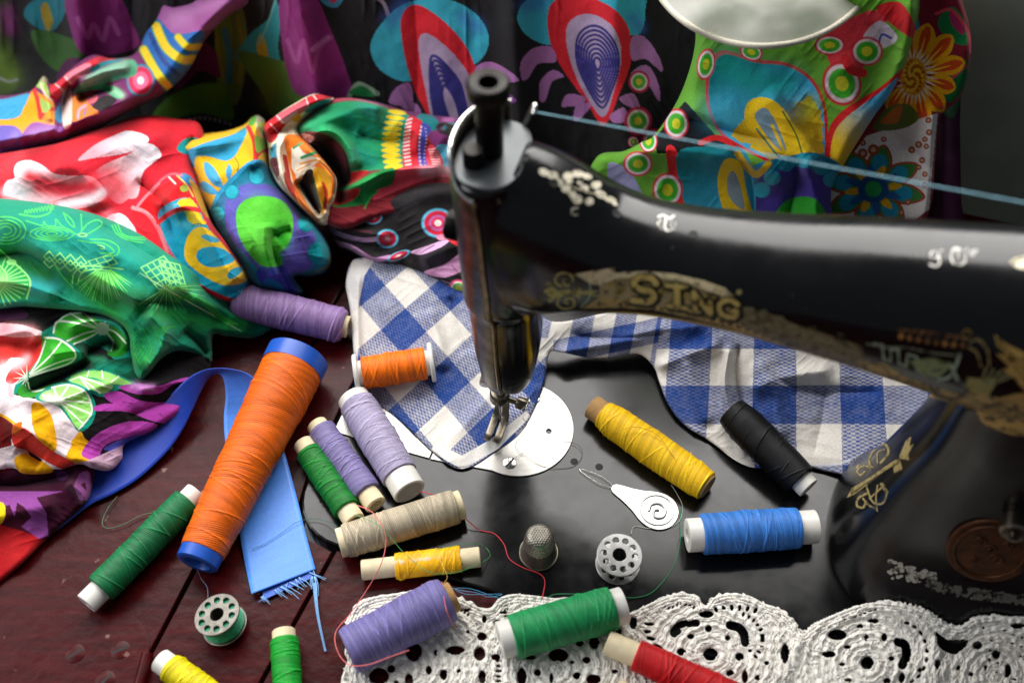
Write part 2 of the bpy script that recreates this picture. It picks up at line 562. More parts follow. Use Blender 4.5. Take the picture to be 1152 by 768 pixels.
# ================================================================== table and wall
def m_table():
    m, nt, b = newmat('maroon_paint'); L = nt.links
    tc = N_(nt, 'ShaderNodeTexCoord')
    mp = N_(nt, 'ShaderNodeMapping'); mp.inputs['Rotation'].default_value = (0, 0, -MROT + 1.2); mp.inputs['Scale'].default_value = (12, 90, 12)
    L.new(tc.outputs['Object'], mp.inputs[0])
    g = N_(nt, 'ShaderNodeTexNoise'); g.inputs['Scale'].default_value = 3; g.inputs['Detail'].default_value = 6; L.new(mp.outputs[0], g.inputs['Vector'])
    rp = ramp(nt, [(.3, L4('#2e0406')), (.6, L4('#400609')), (.85, L4('#500e10'))]); L.new(g.outputs[0], rp.inputs[0])
    # chips and dust
    n2 = N_(nt, 'ShaderNodeTexNoise'); n2.inputs['Scale'].default_value = 140; n2.inputs['Detail'].default_value = 4; L.new(tc.outputs['Object'], n2.inputs['Vector'])
    cr = ramp(nt, [(.69, (0, 0, 0, 1)), (.74, (.55, .55, .55, 1))]); L.new(n2.outputs[0], cr.inputs[0])
    mx = N_(nt, 'ShaderNodeMix', data_type='RGBA'); L.new(cr.outputs[0], mx.inputs['Factor']); L.new(rp.outputs[0], mx.inputs[6]); mx.inputs[7].default_value = L4('#9a7a72')
    L.new(mx.outputs[2], b.inputs['Base Color'])
    n3 = N_(nt, 'ShaderNodeTexNoise'); n3.inputs['Scale'].default_value = 60; n3.inputs['Detail'].default_value = 8; L.new(tc.outputs['Object'], n3.inputs['Vector'])
    mr = N_(nt, 'ShaderNodeMapRange'); mr.inputs['To Min'].default_value = .25; mr.inputs['To Max'].default_value = .42; L.new(n3.outputs[0], mr.inputs[0]); L.new(mr.outputs[0], b.inputs['Roughness'])
    bp = N_(nt, 'ShaderNodeBump'); bp.inputs['Strength'].default_value = .35; bp.inputs['Distance'].default_value = .0008
    n4 = N_(nt, 'ShaderNodeTexNoise'); n4.inputs['Scale'].default_value = 170; n4.inputs['Detail'].default_value = 3; L.new(tc.outputs['Object'], n4.inputs['Vector'])
    L.new(n4.outputs[0], bp.inputs['Height']); L.new(bp.outputs[0], b.inputs['Normal'])
    b.inputs['Specular IOR Level'].default_value = .13
    return m
M['table'] = m_table()

def slab(name, poly, z0, z1, mat, parent, bev=.06):
    """polygon (machine frame) pulled up from z0 to z1 with a small bevel"""
    bm = bmesh.new()
    vs = [bm.verts.new([c * S for c in MW(a, b_, z0)]) for a, b_ in poly]
    f = bm.faces.new(vs)
    r = bmesh.ops.extrude_face_region(bm, geom=[f])
    for v in r['geom']:
        if isinstance(v, bmesh.types.BMVert): v.co.z = z1 * S
    bmesh.ops.recalc_face_normals(bm, faces=bm.faces)
    ed = [e for e in bm.edges if all(abs(v.co.z - z1 * S) < 1e-6 for v in e.verts)]
    bmesh.ops.bevel(bm, geom=ed, offset=bev * S, segments=2, affect='EDGES', profile=.6)
    me = bpy.data.meshes.new(name); bm.to_mesh(me); bm.free()
    return link(name, me, mat, parent)

def rrect(s0, s1, n0, n1, r, k=8, corners=(1, 1, 1, 1)):
    out = []
    for i, (cx, cy, a0) in enumerate(((s1 - r, n1 - r, 0), (s0 + r, n1 - r, 90), (s0 + r, n0 + r, 180), (s1 - r, n0 + r, 270))):
        if not corners[i]:
            out.append(((s1, n1), (s0, n1), (s0, n0), (s1, n0))[i]); continue
        for j in range(k + 1):
            t = math.radians(a0 + 90 * j / k)
            out.append((cx + r * math.cos(t), cy + r * math.sin(t)))
    return out

table = thing('sewing_table', 'dark maroon painted wooden table that the sewing machine is set into', 'table', loc=(0, 25, -2.2))
# boards with real gaps, a well for the bed
slab('board', [(-70, -45), (-11.0, -45), (-11.0, 10.6), (-70, 10.6)], -2.2, -.12, M['table'], table)
slab('board', [(-10.82, -45), (-8.6, -45), (-5.28, -8.75), (-6.9, -8.45), (-7.75, -7.2), (-8.02, -5), (-8.02, 9.15), (-10.82, 9.15)], -2.2, -.12, M['table'], table)
slab('board', [(-8.42, -45), (50, -45), (50, -8.62), (-5.1, -8.62)], -2.2, -.1, M['table'], table)
slab('board', [(-10.82, 9.3), (50, 9.3), (50, 45), (-10.82, 45)], -2.2, -.11, M['table'], table)
slab('board', [(-70, 10.75), (-11.0, 10.75), (-11.0, 45), (-70, 45)], -2.2, -.13, M['table'], table)
# painted hinge let into the left board
hc = np.array(P(110, 738, 0)[:2]) - AO; hs, hn = hc @ AX, hc @ AN
hinge = slab('hinge', [(hs + a, hn + b_) for a, b_ in circ(0, 0, 2.15, 40)], -.5, -.075, M['table'], table, .02)
for qx, qy in ((84, 734), (135, 730), (118, 764)):
    q = P(qx, qy, 0)
    sw = lathe('screw', [(.0, -.1), (.42, -.1), (.42, -.065), (.36, -.045), (0, -.045)], M['table'], hinge, 24, Matrix.Translation((q[0] * S, q[1] * S, 0)))
    V = np.array([[-.33, -.05, -.043], [.33, -.05, -.043], [.33, .05, -.043], [-.33, .05, -.043]]); a_ = random.uniform(0.3, 1.2)
    R_ = np.array([[math.cos(a_), -math.sin(a_), 0], [math.sin(a_), math.cos(a_), 0], [0, 0, 1]])
    link('slot', mesh_np('slot', (V @ R_.T + np.array([q[0], q[1], 0])) * S, np.array([[0, 1, 2, 3]]), smooth=False), M['hole'], sw)
hk = tube('hinge_knuckle', [P(150, 790, .12), P(158, 765, .12), P(166, 735, .12)], .26, M['table'], table, 16)

wall = slab('wall', [(-80, 21.8), (80, 21.8), (80, 24), (-80, 24)], -2.2, 19, m_simple('sage_wall_paint', '#8b9284', .8, nscale=30, namt=.12, spec=.2), None)
tag(wall, None, None, kind='structure')

# ================================================================== sewing machine
def m_enamel(r0=.11, r1=.26, spec=.35):
    m, nt, b = newmat('black_enamel'); L = nt.links
    tc = N_(nt, 'ShaderNodeTexCoord')
    n1 = N_(nt, 'ShaderNodeTexNoise'); n1.inputs['Scale'].default_value = 45; n1.inputs['Detail'].default_value = 8; n1.inputs['Roughness'].default_value = .65
    L.new(tc.outputs['Object'], n1.inputs['Vector'])
    mr = N_(nt, 'ShaderNodeMapRange'); mr.inputs['From Min'].default_value = .3; mr.inputs['From Max'].default_value = .7; mr.inputs['To Min'].default_value = r0; mr.inputs['To Max'].default_value = r1
    L.new(n1.outputs[0], mr.inputs[0]); L.new(mr.outputs[0], b.inputs['Roughness'])
    n2 = N_(nt, 'ShaderNodeTexNoise'); n2.inputs['Scale'].default_value = 500; n2.inputs['Detail'].default_value = 3; L.new(tc.outputs['Object'], n2.inputs['Vector'])
    rp = ramp(nt, [(.72, (.0035, .0035, .004, 1)), (.8, (.05, .047, .045, 1))]); L.new(n2.outputs[0], rp.inputs[0]); L.new(rp.outputs[0], b.inputs['Base Color'])
    n3 = N_(nt, 'ShaderNodeTexNoise'); n3.inputs['Scale'].default_value = 25; n3.inputs['Detail'].default_value = 2; L.new(tc.outputs['Object'], n3.inputs['Vector'])
    bp = N_(nt, 'ShaderNodeBump'); bp.inputs['Strength'].default_value = .06; bp.inputs['Distance'].default_value = .002
    L.new(n3.outputs[0], bp.inputs['Height']); L.new(bp.outputs[0], b.inputs['Normal'])
    b.inputs['Specular IOR Level'].default_value = spec
    return m
M['enamel'] = m_enamel()
M['enamel_arm'] = m_enamel(.15, .28, .4)

mach = thing('sewing_machine', 'old black enamelled sewing machine with worn gold decals, its arm reaching to the right', 'sewing machine', loc=MW(20, 0, 0))

bed_poly = rrect(-7.85, 34, -8.45, 9.0, 2.6, corners=(0, 1, 1, 0))
slab('bed', bed_poly, -1.5, 0.0, M['enamel'], mach, .12)

# --- one casting: head, arm, pillar and its flared foot, fused by a voxel remesh
def loft(bm, rings):
    prev = None
    for ring in rings:
        vs = [bm.verts.new(p) for p in ring]
        if prev is not None:
            n = len(vs)
            for i in range(n):
                bm.faces.new((prev[i], prev[(i + 1) % n], vs[(i + 1) % n], vs[i]))
        else:
            bm.faces.new(list(reversed(vs)))
        prev = vs
    bm.faces.new(prev)

def sup(a, b_, e, n=40):
    out = []
    for i in range(n):
        t = 2 * math.pi * i / n; c, s_ = math.cos(t), math.sin(t)
        out.append((a * math.copysign(abs(c) ** (2 / e), c), b_ * math.copysign(abs(s_) ** (2 / e), s_)))
    return out

bm = bmesh.new()
def interp_rows(rows, m):
    rows = np.asarray(rows, float); t = np.linspace(0, len(rows) - 1, m)
    sp = spline(rows, False, 12); tt = np.linspace(0, len(rows) - 1, len(sp))
    return np.stack([np.interp(t, tt, sp[:, k]) for k in range(rows.shape[1])], -1)
# arm: s, z centre, half height, half depth, n centre, exponent
arm = [(0.45, 14.55, 3.5, 2.05, 0, 3.2), (2.2, 14.6, 3.4, 2.25, 0, 3.0), (3.6, 14.6, 2.95, 2.15, 0, 2.6), (5.2, 14.65, 2.4, 2.05, 0, 2.4), (7, 14.85, 2.12, 2.1, 0, 2.2), (10, 15.2, 2.2, 2.25, 0, 2.2),
       (13, 15.5, 2.6, 2.45, 0, 2.3), (16, 15.7, 3.0, 2.65, 0, 2.4), (19, 15.8, 3.5, 2.8, 0, 2.5), (22, 15.9, 3.8, 2.9, 0, 2.5), (25.6, 15.9, 3.8, 2.9, 0, 2.5)]
rings = []
for s_, zc, hh, hd, nc, e in interp_rows(arm, 60):
    rings.append([MW(s_, nc + a, zc + b_) for a, b_ in sup(hd, hh, e)])
loft(bm, rings)
# head: z, s centre, half s, half n, n centre, exponent
head = [(4.5, .55, .95, 1.05, 2.4), (5.4, .55, 1.15, 1.3, 2.4), (7.5, .55, 1.36, 1.6, 2.4), (9.6, .5, 1.42, 1.68, 2.4), (10.6, .48, 1.46, 1.72, 2.3), (11.3, .42, 1.56, 2.06, 2.3), (12.3, .4, 1.56, 2.1, 2.2), (14, .25, 1.5, 2.1, 2.2), (16, .1, 1.42, 2.05, 2.1), (17.6, -.05, 1.38, 2.0, 2.1), (18.2, -.08, 1.34, 1.95, 2.1)]
rings = []
for z, sc_, hs_, hn_, e in interp_rows(head, 40):
    rings.append([MW(sc_ + a, b_, z + (.0 if z < 17.5 else .12 * (a))) for a, b_ in sup(hs_, hn_, e)])
loft(bm, rings)
# shoulder that swells between the head and the arm
rings = []
for s_, zc, hh, hd, e in interp_rows([(1.1, 15.9, 2.95, 1.8, 2.1), (2.0, 15.75, 2.85, 1.95, 2.1), (3.0, 15.55, 2.6, 2.0, 2.1), (4.0, 15.25, 2.3, 1.95, 2.1), (5.2, 15.0, 1.9, 1.85, 2.1), (6.4, 14.9, 1.75, 1.8, 2.1)], 30):
    rings.append([MW(s_, a, zc + b_) for a, b_ in sup(hd, hh, e)])
loft(bm, rings)
# pillar and foot
pil = [(-.3, 23.4, 7.15, 5.4, 2.6), (.25, 23.4, 7.15, 5.4, 2.6), (.7, 23.4, 7.1, 5.15, 2.6), (1.5, 23.4, 6.95, 4.7, 2.6), (2.6, 23.4, 6.7, 4.1, 2.6), (4.2, 23.4, 6.35, 3.4, 2.7), (6.5, 23.3, 5.85, 2.95, 2.8), (9, 23.2, 5.4, 2.75, 2.8), (12, 23.1, 5.3, 2.75, 2.8), (14.5, 23, 5.3, 2.8, 2.8)]
rings = []
for z, sc_, hs_, hn_, e in interp_rows(pil, 50):
    rings.append([MW(sc_ + a, b_, z) for a, b_ in sup(hs_, hn_, e, 56)])
loft(bm, rings)
for v in bm.verts: v.co *= S
bmesh.ops.recalc_face_normals(bm, faces=bm.faces)
me = bpy.data.meshes.new('casting'); bm.to_mesh(me); bm.free()
tmp = bpy.data.objects.new('tmp', me); COL.objects.link(tmp)
md = tmp.modifiers.new('r', 'REMESH'); md.mode = 'VOXEL'; md.voxel_size = .0011; md.use_smooth_shade = True
md2 = tmp.modifiers.new('s', 'SMOOTH'); md2.iterations = 14; md2.factor = .5
dg = bpy.context.evaluated_depsgraph_get()
cast_me = bpy.data.meshes.new_from_object(tmp.evaluated_get(dg)); cast_me.name = 'arm_casting'
bpy.data.objects.remove(tmp)
cast_me.polygons.foreach_set('use_smooth', np.ones(len(cast_me.polygons), bool))
casting = link('arm_casting', cast_me, M['enamel_arm'], mach)
_co = np.empty(len(cast_me.vertices) * 3, np.float32); cast_me.vertices.foreach_get('co', _co)
bvh = BVHTree.FromPolygons([tuple(c) for c in _co.reshape(-1, 3)], [tuple(p.vertices) for p in cast_me.polygons])

# --- plate, slide and screws let into the bed
plate = []
pc = (.95, .1); R_p = 2.75
for i in range(-34, 35):
    t = math.radians(i * 100 / 34); plate.append((pc[0] + R_p * math.cos(t), pc[1] + R_p * math.sin(t)))
plate = [(-2.6, -2.9)] + plate + [(-2.6, 3.0)]
MM = Matrix.Translation((AO[0] * S, AO[1] * S, 0)) @ Matrix.Rotation(MROT, 4, 'Z')
def MZ(s_, n_, z): return MM @ Matrix.Translation((s_ * S, n_ * S, z * S))
np_ = flat_shape('needle_plate', [plate, circ(2.45, .35, .13, 16)], .12, .03, M['steel_plate'], mach, MZ(0, 0, .03))
sl_ = flat_shape('slide_plate', [[(-7.7, -2.85), (-2.66, -2.88), (-2.66, 2.98), (-7.7, 2.95)]], .12, .03, M['steel_plate'], mach, MZ(0, 0, .028))
def plate_screw(s_, n_, r, rot, parent, z=.1):
    sw = lathe('screw', [(0, -.02), (r, -.02), (r, .03), (r * .8, .055), (0, .06)], M['steel'], parent, 24, MZ(s_, n_, z))
    V = np.array([[-r * .95, -r * .13, .068], [r * .95, -r * .13, .068], [r * .95, r * .13, .068], [-r * .95, r * .13, .068]]) * S
    mm = MZ(s_, n_, z) @ Matrix.Rotation(rot, 4, 'Z')
    V = V @ np.array(mm.to_3x3()).T + np.array(mm.translation)
    link('slot', mesh_np('slot', V, np.array([[0, 1, 2, 3]]), smooth=False), M['hole'], sw)
plate_screw(1.15, -1.95, .32, 1.2, np_)
plate_screw(1.2, 2.0, .32, .4, np_)
for q in ((646, 519), (674, 525)):
    p_ = P(*q); lathe('oil_hole', [(0, .012), (.13, .012), (.19, .006)], M['hole'], mach, 20, Matrix.Translation((p_[0] * S, p_[1] * S, 0)))

# --- face plate (nickel) wrapped round the left of the head
def face_curve(z):
    H_ = np.array(head); q = [np.interp(z, H_[:, 0], H_[:, k]) for k in range(1, 5)]
    out = []
    for t in np.radians(np.linspace(268, 88, 40)):
        c, s_ = math.cos(t), math.sin(t)
        out.append((q[0] + (q[1] + .07) * math.copysign(abs(c) ** (2 / q[3]), c), (q[2] + .07) * math.copysign(abs(s_) ** (2 / q[3]), s_)))
    return np.array(out)
rows = []
zs = np.linspace(4.7, 19.0, 44)
for z in zs:
    c = face_curve(z)
    # upper rim: dips to the front, rises to the back
    lift = 0
    rows.append([MW(a, b_, z if z < 17.2 else 17.2 + (z - 17.2) * np.interp(b_, [-2.1, -1.6, -.9, 0, 2], [.3, .5, .95, 1.0, 1.05])) for a, b_ in c])
rows = np.array(rows); nr, nc_ = rows.shape[:2]
i = np.arange((nr - 1) * (nc_ - 1)); r_ = i // (nc_ - 1); c_ = i % (nc_ - 1); a_ = r_ * nc_ + c_
fp = link('face_plate', mesh_np('face_plate', rows.reshape(-1, 3) * S, np.stack([a_, a_ + 1, a_ + nc_ + 1, a_ + nc_], -1)), M['steel_dark'], mach)
so = fp.modifiers.new('t', 'SOLIDIFY'); so.thickness = .0012; so.offset = 0
edge = [tuple(p_) for p_ in rows[-1]]
tube('plate_rim', edge, .085, M['steel'], fp, 10, 1)
tube('plate_rim', [tuple(p_) for p_ in rows[:, 0]], .09, M['bronze_edge'], fp, 10, 1)
# top plate of the head, the window's reflection painted in as grey
tp = []
for a, b_ in sup(1.28, 1.85, 2.5, 48): tp.append((a - .05, b_))
top = flat_shape('head_top', [tp], .16, .05, m_simple('enamel_reflection_grey', '#3f4346', .3, .3, nscale=60, namt=.25), mach, MZ(0, 0, 18.28))
# presser bar tube with thumb screw collar
lathe('presser_bar_screw', [(.0, 17.9), (.5, 17.9), (.5, 20.75), (.56, 20.8), (.74, 20.95), (.78, 21.2), (.76, 21.45), (.66, 21.55), (.36, 21.5), (.3, 21.2), (.28, 20.2), (0, 20.2)], M['black_metal'], mach, 40, MZ(-.2, .05, 0))
lathe('needle_bar_cap', [(0, 17.9), (.4, 17.9), (.4, 18.95), (.34, 19.05), (0, 19.05)], M['black_metal'], mach, 32, MZ(-.55, -.7, 0))
tube('thread_guide', [MW(.5, 1.7, 18.2), MW(.75, 1.9, 18.9), MW(.95, 1.8, 19.35), MW(1.0, 1.5, 19.2)], .09, M['steel'], mach, 8)
# small tab of the thread guide sticking out to the left
tab = flat_shape('thread_tab', [[(-.1, -.22), (1.25, -.22), (1.5, -.08), (1.5, .12), (1.25, .25), (-.1, .25)], circ(1.22, .02, .12, 16)], .12, .03, M['black_metal'], mach,
                 MM @ Matrix.Translation((-1.15 * S, .9 * S, 18.0 * S)) @ Matrix.Rotation(math.pi - .15, 4, 'Z') @ Matrix.Rotation(-.35, 4, 'X'))
# knurled thumb screw on the face plate
pr = [(0, .0), (.28, 0), (.28, .5)]
kn = lathe('thumb_screw', [(0, 0), (.22, 0), (.22, .35), (.55, .37), (.6, .45), (.6, .95), (.55, 1.02), (0, 1.02)], M['black_metal'], mach, 64, MM @ Matrix.Translation((-.75 * S, -.6 * S, 14.7 * S)) @ Matrix.Rotation(-math.pi / 2, 4, 'Y'))
for k, v in enumerate(kn.data.vertices):
    row, col = divmod(k, 64)
    if row in (4, 5) and col % 2:
        ctr = Vector(MW(-.75, -.6, 14.7)) * S; d = Vector((AX[0], AX[1], 0)); q = v.co - ctr; q -= d * q.dot(d); v.co -= q * .1
# --- presser bar, needle bar, clamp, foot
zt = 5.0
lathe('needle_bar', [(0, 2.4), (.27, 2.4), (.3, 2.5), (.3, zt), (0, zt)], M['steel'], mach, 28, MZ(.08, -.1, 0))
lathe('needle', [(0, .25), (.03, .5), (.05, 1.4), (.09, 1.6), (.09, 2.5), (0, 2.5)], M['steel'], mach, 16, MZ(.1, -.1, 0))
lathe('presser_bar', [(0, 1.5), (.3, 1.5), (.3, zt), (0, zt)], M['steel_dark'], mach, 28, MZ(-.05, .75, 0))
lathe('needle_clamp', [(0, 2.5), (.42, 2.5), (.48, 2.6), (.48, 3.1), (.42, 3.2), (0, 3.2)], M['steel_dark'], mach, 28, MZ(.08, -.1, 0))
lathe('clamp_screw', [(0, 0), (.15, 0), (.15, .55), (.27, .58), (.3, .66), (.3, 1.0), (.26, 1.08), (0, 1.08)], M['steel_dark'], mach, 28, MM @ Matrix.Translation((.35 * S, -.15 * S, 2.8 * S)) @ Matrix.Rotation(math.pi / 2 + .1, 4, 'Y'))
ring_p = [MW(1.35 + .2 * math.cos(t), -.15 + .3 * math.sin(t), 2.8 + .3 * math.cos(t)) for t in np.linspace(0, 2 * math.pi, 16, endpoint=False)]
tube('thread_eyelet', ring_p, .035, M['steel'], mach, 6, 3, True)
lathe('clamp_screw', [(0, 0), (.16, 0), (.16, .5), (.34, .53), (.36, .6), (.36, .85), (.3, .92), (0, .92)], M['steel'], mach, 28, MM @ Matrix.Translation((-.2 * S, .7 * S, 2.6 * S)) @ Matrix.Rotation(-math.pi / 2, 4, 'Y'))
def toe(n0, sgn, ln):
    # a shank that drops and bends forward into a ski-shaped toe
    prof = [(1.0, 2.5), (.75, 1.5), (.3, .62), (-.1, .42), (-.9, .40), (-1.25, .55), (-1.4, .75)]
    pr = spline(prof, False, 6)
    V = []; F = []
    for k, (n_, z_) in enumerate(pr):
        w = np.interp(n_, [-1.4, -1.1, 0, .6, 1.0], [.13, .17, .18, .2, .24])
        c = sgn * np.interp(n_, [-1.4, .2, .7, 1.0], [.24, .24, .1, .0])
        t = .09
        V += [MW(c - w, n_, z_ + t), MW(c + w, n_, z_ + t), MW(c + w, n_, z_ - t), MW(c - w, n_, z_ - t)]
    for k in range(len(pr) - 1):
        for j in range(4):
            F.append((k * 4 + j, k * 4 + (j + 1) % 4, k * 4 + 4 + (j + 1) % 4, k * 4 + 4 + j))
    F.append((0, 3, 2, 1)); e_ = (len(pr) - 1) * 4; F.append((e_, e_ + 1, e_ + 2, e_ + 3))
    V = np.array(V) + 0
    return V, F
fv, ff = [], []
for sg in (-1, 1):
    V, F = toe(0, sg, 0)
    ff += [tuple(i + len(fv) for i in f) for f in F]; fv += list(V)
fo = link('presser_foot', mesh_np('presser_foot', np.array(fv) * S, np.array(ff), smooth=False), M['steel_dark'], mach)
bv = fo.modifiers.new('b', 'BEVEL'); bv.width = .0004; bv.segments = 2
# ================================================================== decals laid on the casting
CAMO = Vector((0, 0, CAMH * S))
def on_casting(px, py, lift=.00012):
    dx, dy, dz = ray(px, py)
    d = Vector((float(dx), float(dy), float(dz))).normalized()
    h = bvh.ray_cast(CAMO, d)
    if h[0] is None: return None
    n = h[1]
    if n.dot(d) > 0: n = -n
    return h[0] + n * lift

def decal(name, outline, fn, mat, parent, step=.7, lift=.00012, smooth=False):
    x, y, Q, pl = rect_cloth(outline, step, smooth)
    pt = Paint(x, y, '#000000'); al = np.zeros(len(x))
    class A_:                       # mask painter that shares the colour painter's calls
        pass
    mk = Paint(x, y, '#000000')
    fn(pt, mk)
    a = mk.c[:, 0]
    wear = fbm(x / 3.2, y / 3.2, 4)
    keep = a > .5
    fq = keep[Q].sum(1) >= 3
    Q = Q[fq]
    used = np.unique(Q); V = np.zeros((len(x), 3)); ok = np.zeros(len(x), bool)
    for i in used:
        h = on_casting(x[i], y[i], lift)
        if h is not None: V[i] = h; ok[i] = True
    Q = Q[ok[Q].all(1)]
    # drop faces that leap across a silhouette
    e = np.linalg.norm(V[Q[:, 0]] - V[Q[:, 2]], axis=1); Q = Q[e < .004]
    used = np.unique(Q); mp = np.full(len(x), -1); mp[used] = np.arange(len(used))
    o = link(name, mesh_np(name, V[used], mp[Q], pt.c[used]), mat, parent)
    return o

def m_decal():
    m, nt, b = newmat('gold_leaf_transfer'); L = nt.links
    at = N_(nt, 'ShaderNodeAttribute', attribute_name='Col'); tc = N_(nt, 'ShaderNodeTexCoord')
    n = N_(nt, 'ShaderNodeTexNoise'); n.inputs['Scale'].default_value = 320; n.inputs['Detail'].default_value = 5; n.inputs['Roughness'].default_value = .7
    L.new(tc.outputs['Object'], n.inputs['Vector'])
    r = ramp(nt, [(.38, (.08, .07, .06, 1)), (.5, (1, 1, 1, 1))]); L.new(n.outputs[0], r.inputs[0])
    mx = N_(nt, 'ShaderNodeMix', data_type='RGBA', blend_type='MULTIPLY'); mx.inputs['Factor'].default_value = 1
    L.new(at.outputs['Color'], mx.inputs[6]); L.new(r.outputs[0], mx.inputs[7]); L.new(mx.outputs[2], b.inputs['Base Color'])
    b.inputs['Metallic'].default_value = .15; b.inputs['Roughness'].default_value = .45; b.inputs['Specular IOR Level'].default_value = .3
    return m
M['decal'] = m_decal()

def both(pt, mk, meth, *a, col=None, **k):
    if meth in ('line',):
        pt.line(a[0], a[1], col, **k); mk.line(a[0], a[1], '#ffffff', **k)
    elif meth == 'poly':
        pt.poly(a[0], col, **k); mk.poly(a[0], '#ffffff', **k)
    elif meth == 'ell':
        pt.ell(*a, col, **k); mk.ell(*a, '#ffffff', **k)

GA, GB, GC, GD = '#cfbd94', '#b8a25c', '#8e7a3c', '#d8ccb0'
def d_band(pt, mk):
    pt.fr(600, 290, 4.43); mk.fr(600, 290, 4.43)
    b = lambda *a, **k: both(pt, mk, *a, **k)
    # worn pale ground, upper ribbon and lower border
    b('poly', [(330, 120), (420, 80), (560, 70), (700, 82), (850, 116), (960, 156), (1030, 215), (1060, 300), (1040, 345), (800, 290), (600, 252), (400, 240), (300, 215), (330, 190)], col='#94845c', smooth=False)
    pt.fade([(450, 110), (700, 130), (900, 190)], '#5c5238', 26, .5)
    b('poly', [(205, 80), (300, 62), (405, 48), (408, 72), (560, 66), (700, 78), (850, 112), (960, 152), (985, 190), (900, 175), (760, 118), (600, 92), (420, 100), (330, 135), (285, 130)], col=GA, smooth=False)
    b('poly', [(350, 190), (480, 215), (640, 245), (800, 272), (1000, 322), (1160, 372), (1320, 430), (1500, 485), (1700, 560), (1700, 600), (1480, 520), (1300, 468), (1150, 412), (980, 350), (800, 302), (600, 258), (420, 250), (240, 252), (300, 215)], col='#a48a55', smooth=False)
    pt.line([(430, 228), (640, 252), (800, 282), (1000, 335), (1300, 440), (1600, 545)], 10, '#4a3a20')
    for i in range(60):
        t = i / 59; xx = 430 + 1250 * t; yy = np.interp(xx, [430, 640, 800, 1000, 1300, 1700], [228, 252, 282, 335, 440, 575])
        pt.ell(xx, yy, 7, 9, '#c8a86a' if i % 2 else '#6b4d22')
    b('poly', [(1030, 235), (1120, 262), (1220, 290), (1320, 335), (1420, 365), (1530, 400), (1640, 440), (1660, 560), (1480, 500), (1300, 445), (1040, 345)], col='#6b6144', smooth=False)
    # letters: dark shadow first then gold
    LET = [([(612, 128), (585, 100), (520, 100), (502, 132), (530, 155), (585, 168), (602, 196), (570, 218), (495, 210)], 30),
           ([(665, 138), (762, 146)], 20), ([(715, 142), (718, 240)], 32), ([(672, 238), (768, 252)], 20),
           ([(800, 172), (806, 262)], 24), ([(800, 176), (882, 278)], 24), ([(880, 190), (886, 282)], 22), ([(855, 188), (905, 196)], 14), ([(780, 262), (830, 270)], 14),
           ([(1018, 232), (985, 212), (945, 218), (925, 248), (945, 285), (1000, 296), (1016, 268), (985, 262)], 24)]
    for p_, w in LET:
        b('line', [(a + 8, c + 5) for a, c in p_], w + 26, col='#0d0d0a')
    for p_, w in LET:
        b('line', p_, w, col=GB)
    b('ell', 430, 165, 22, 22, col=GC); b('ell', 380, 130, 14, 12, col=GC); b('ell', 640, 165, 16, 18, col=GC); b('ell', 765, 188, 16, 18, col=GC)
    b('ell', 1025, 170, 14, 14, col='#9a8c5a'); b('ell', 935, 165, 12, 10, col='#a59362')
    # worn E and R fragments
    for q in ((1080, 250, 18, 8), (1105, 300, 20, 12), (1150, 262, 14, 8), (1190, 330, 26, 12), (1235, 295, 14, 9), (1290, 340, 24, 14), (1330, 380, 30, 10), (1390, 345, 16, 10), (1420, 400, 22, 14), (1470, 420, 26, 10), (1530, 380, 12, 8)):
        b('line', [(q[0] - q[2], q[1] - 6), (q[0] - q[2] * .3, q[1] + 4), (q[0] + q[2] * .4, q[1] - 3), (q[0] + q[2], q[1] + 8)], 6, col='#7d8464')
decal('gold_decal', [(606, 296), (720, 296), (850, 322), (1000, 385), (1060, 425), (1060, 450), (900, 402), (800, 372), (700, 352), (606, 352)], d_band, M['decal'], mach, .55)

def d_scroll(pt, mk):
    pt.fr(600, 290, 4.43); mk.fr(600, 290, 4.43)
    b = lambda *a, **k: both(pt, mk, *a, **k)
    c = '#a39a5a'
    b('line', [(140, 140), (110, 120), (120, 85), (160, 75), (195, 95), (190, 130), (160, 135), (150, 112), (165, 105)], 12, col=c)
    b('line', [(130, 195), (120, 230), (150, 252), (195, 245), (205, 215), (180, 198), (158, 212), (170, 228)], 12, col=c)
    b('line', [(230, 85), (275, 120), (285, 165), (270, 210), (235, 245)], 9, col='#8fa08a')
    b('poly', [(50, 165), (75, 145), (75, 120), (100, 130), (115, 160), (200, 155), (235, 140), (240, 165), (285, 160), (330, 165), (285, 180), (240, 182), (230, 205), (200, 185), (120, 195), (90, 215), (75, 190)], col=c, smooth=False)
    b('ell', 85, 208, 14, 12, col=c); b('ell', 75, 128, 12, 10, col=c)
    b('line', [(280, 185), (330, 190), (340, 215)], 9, col=c)
decal('gold_decal', [(608, 302), (680, 302), (680, 352), (608, 352)], d_scroll, M['decal'], mach, .5)

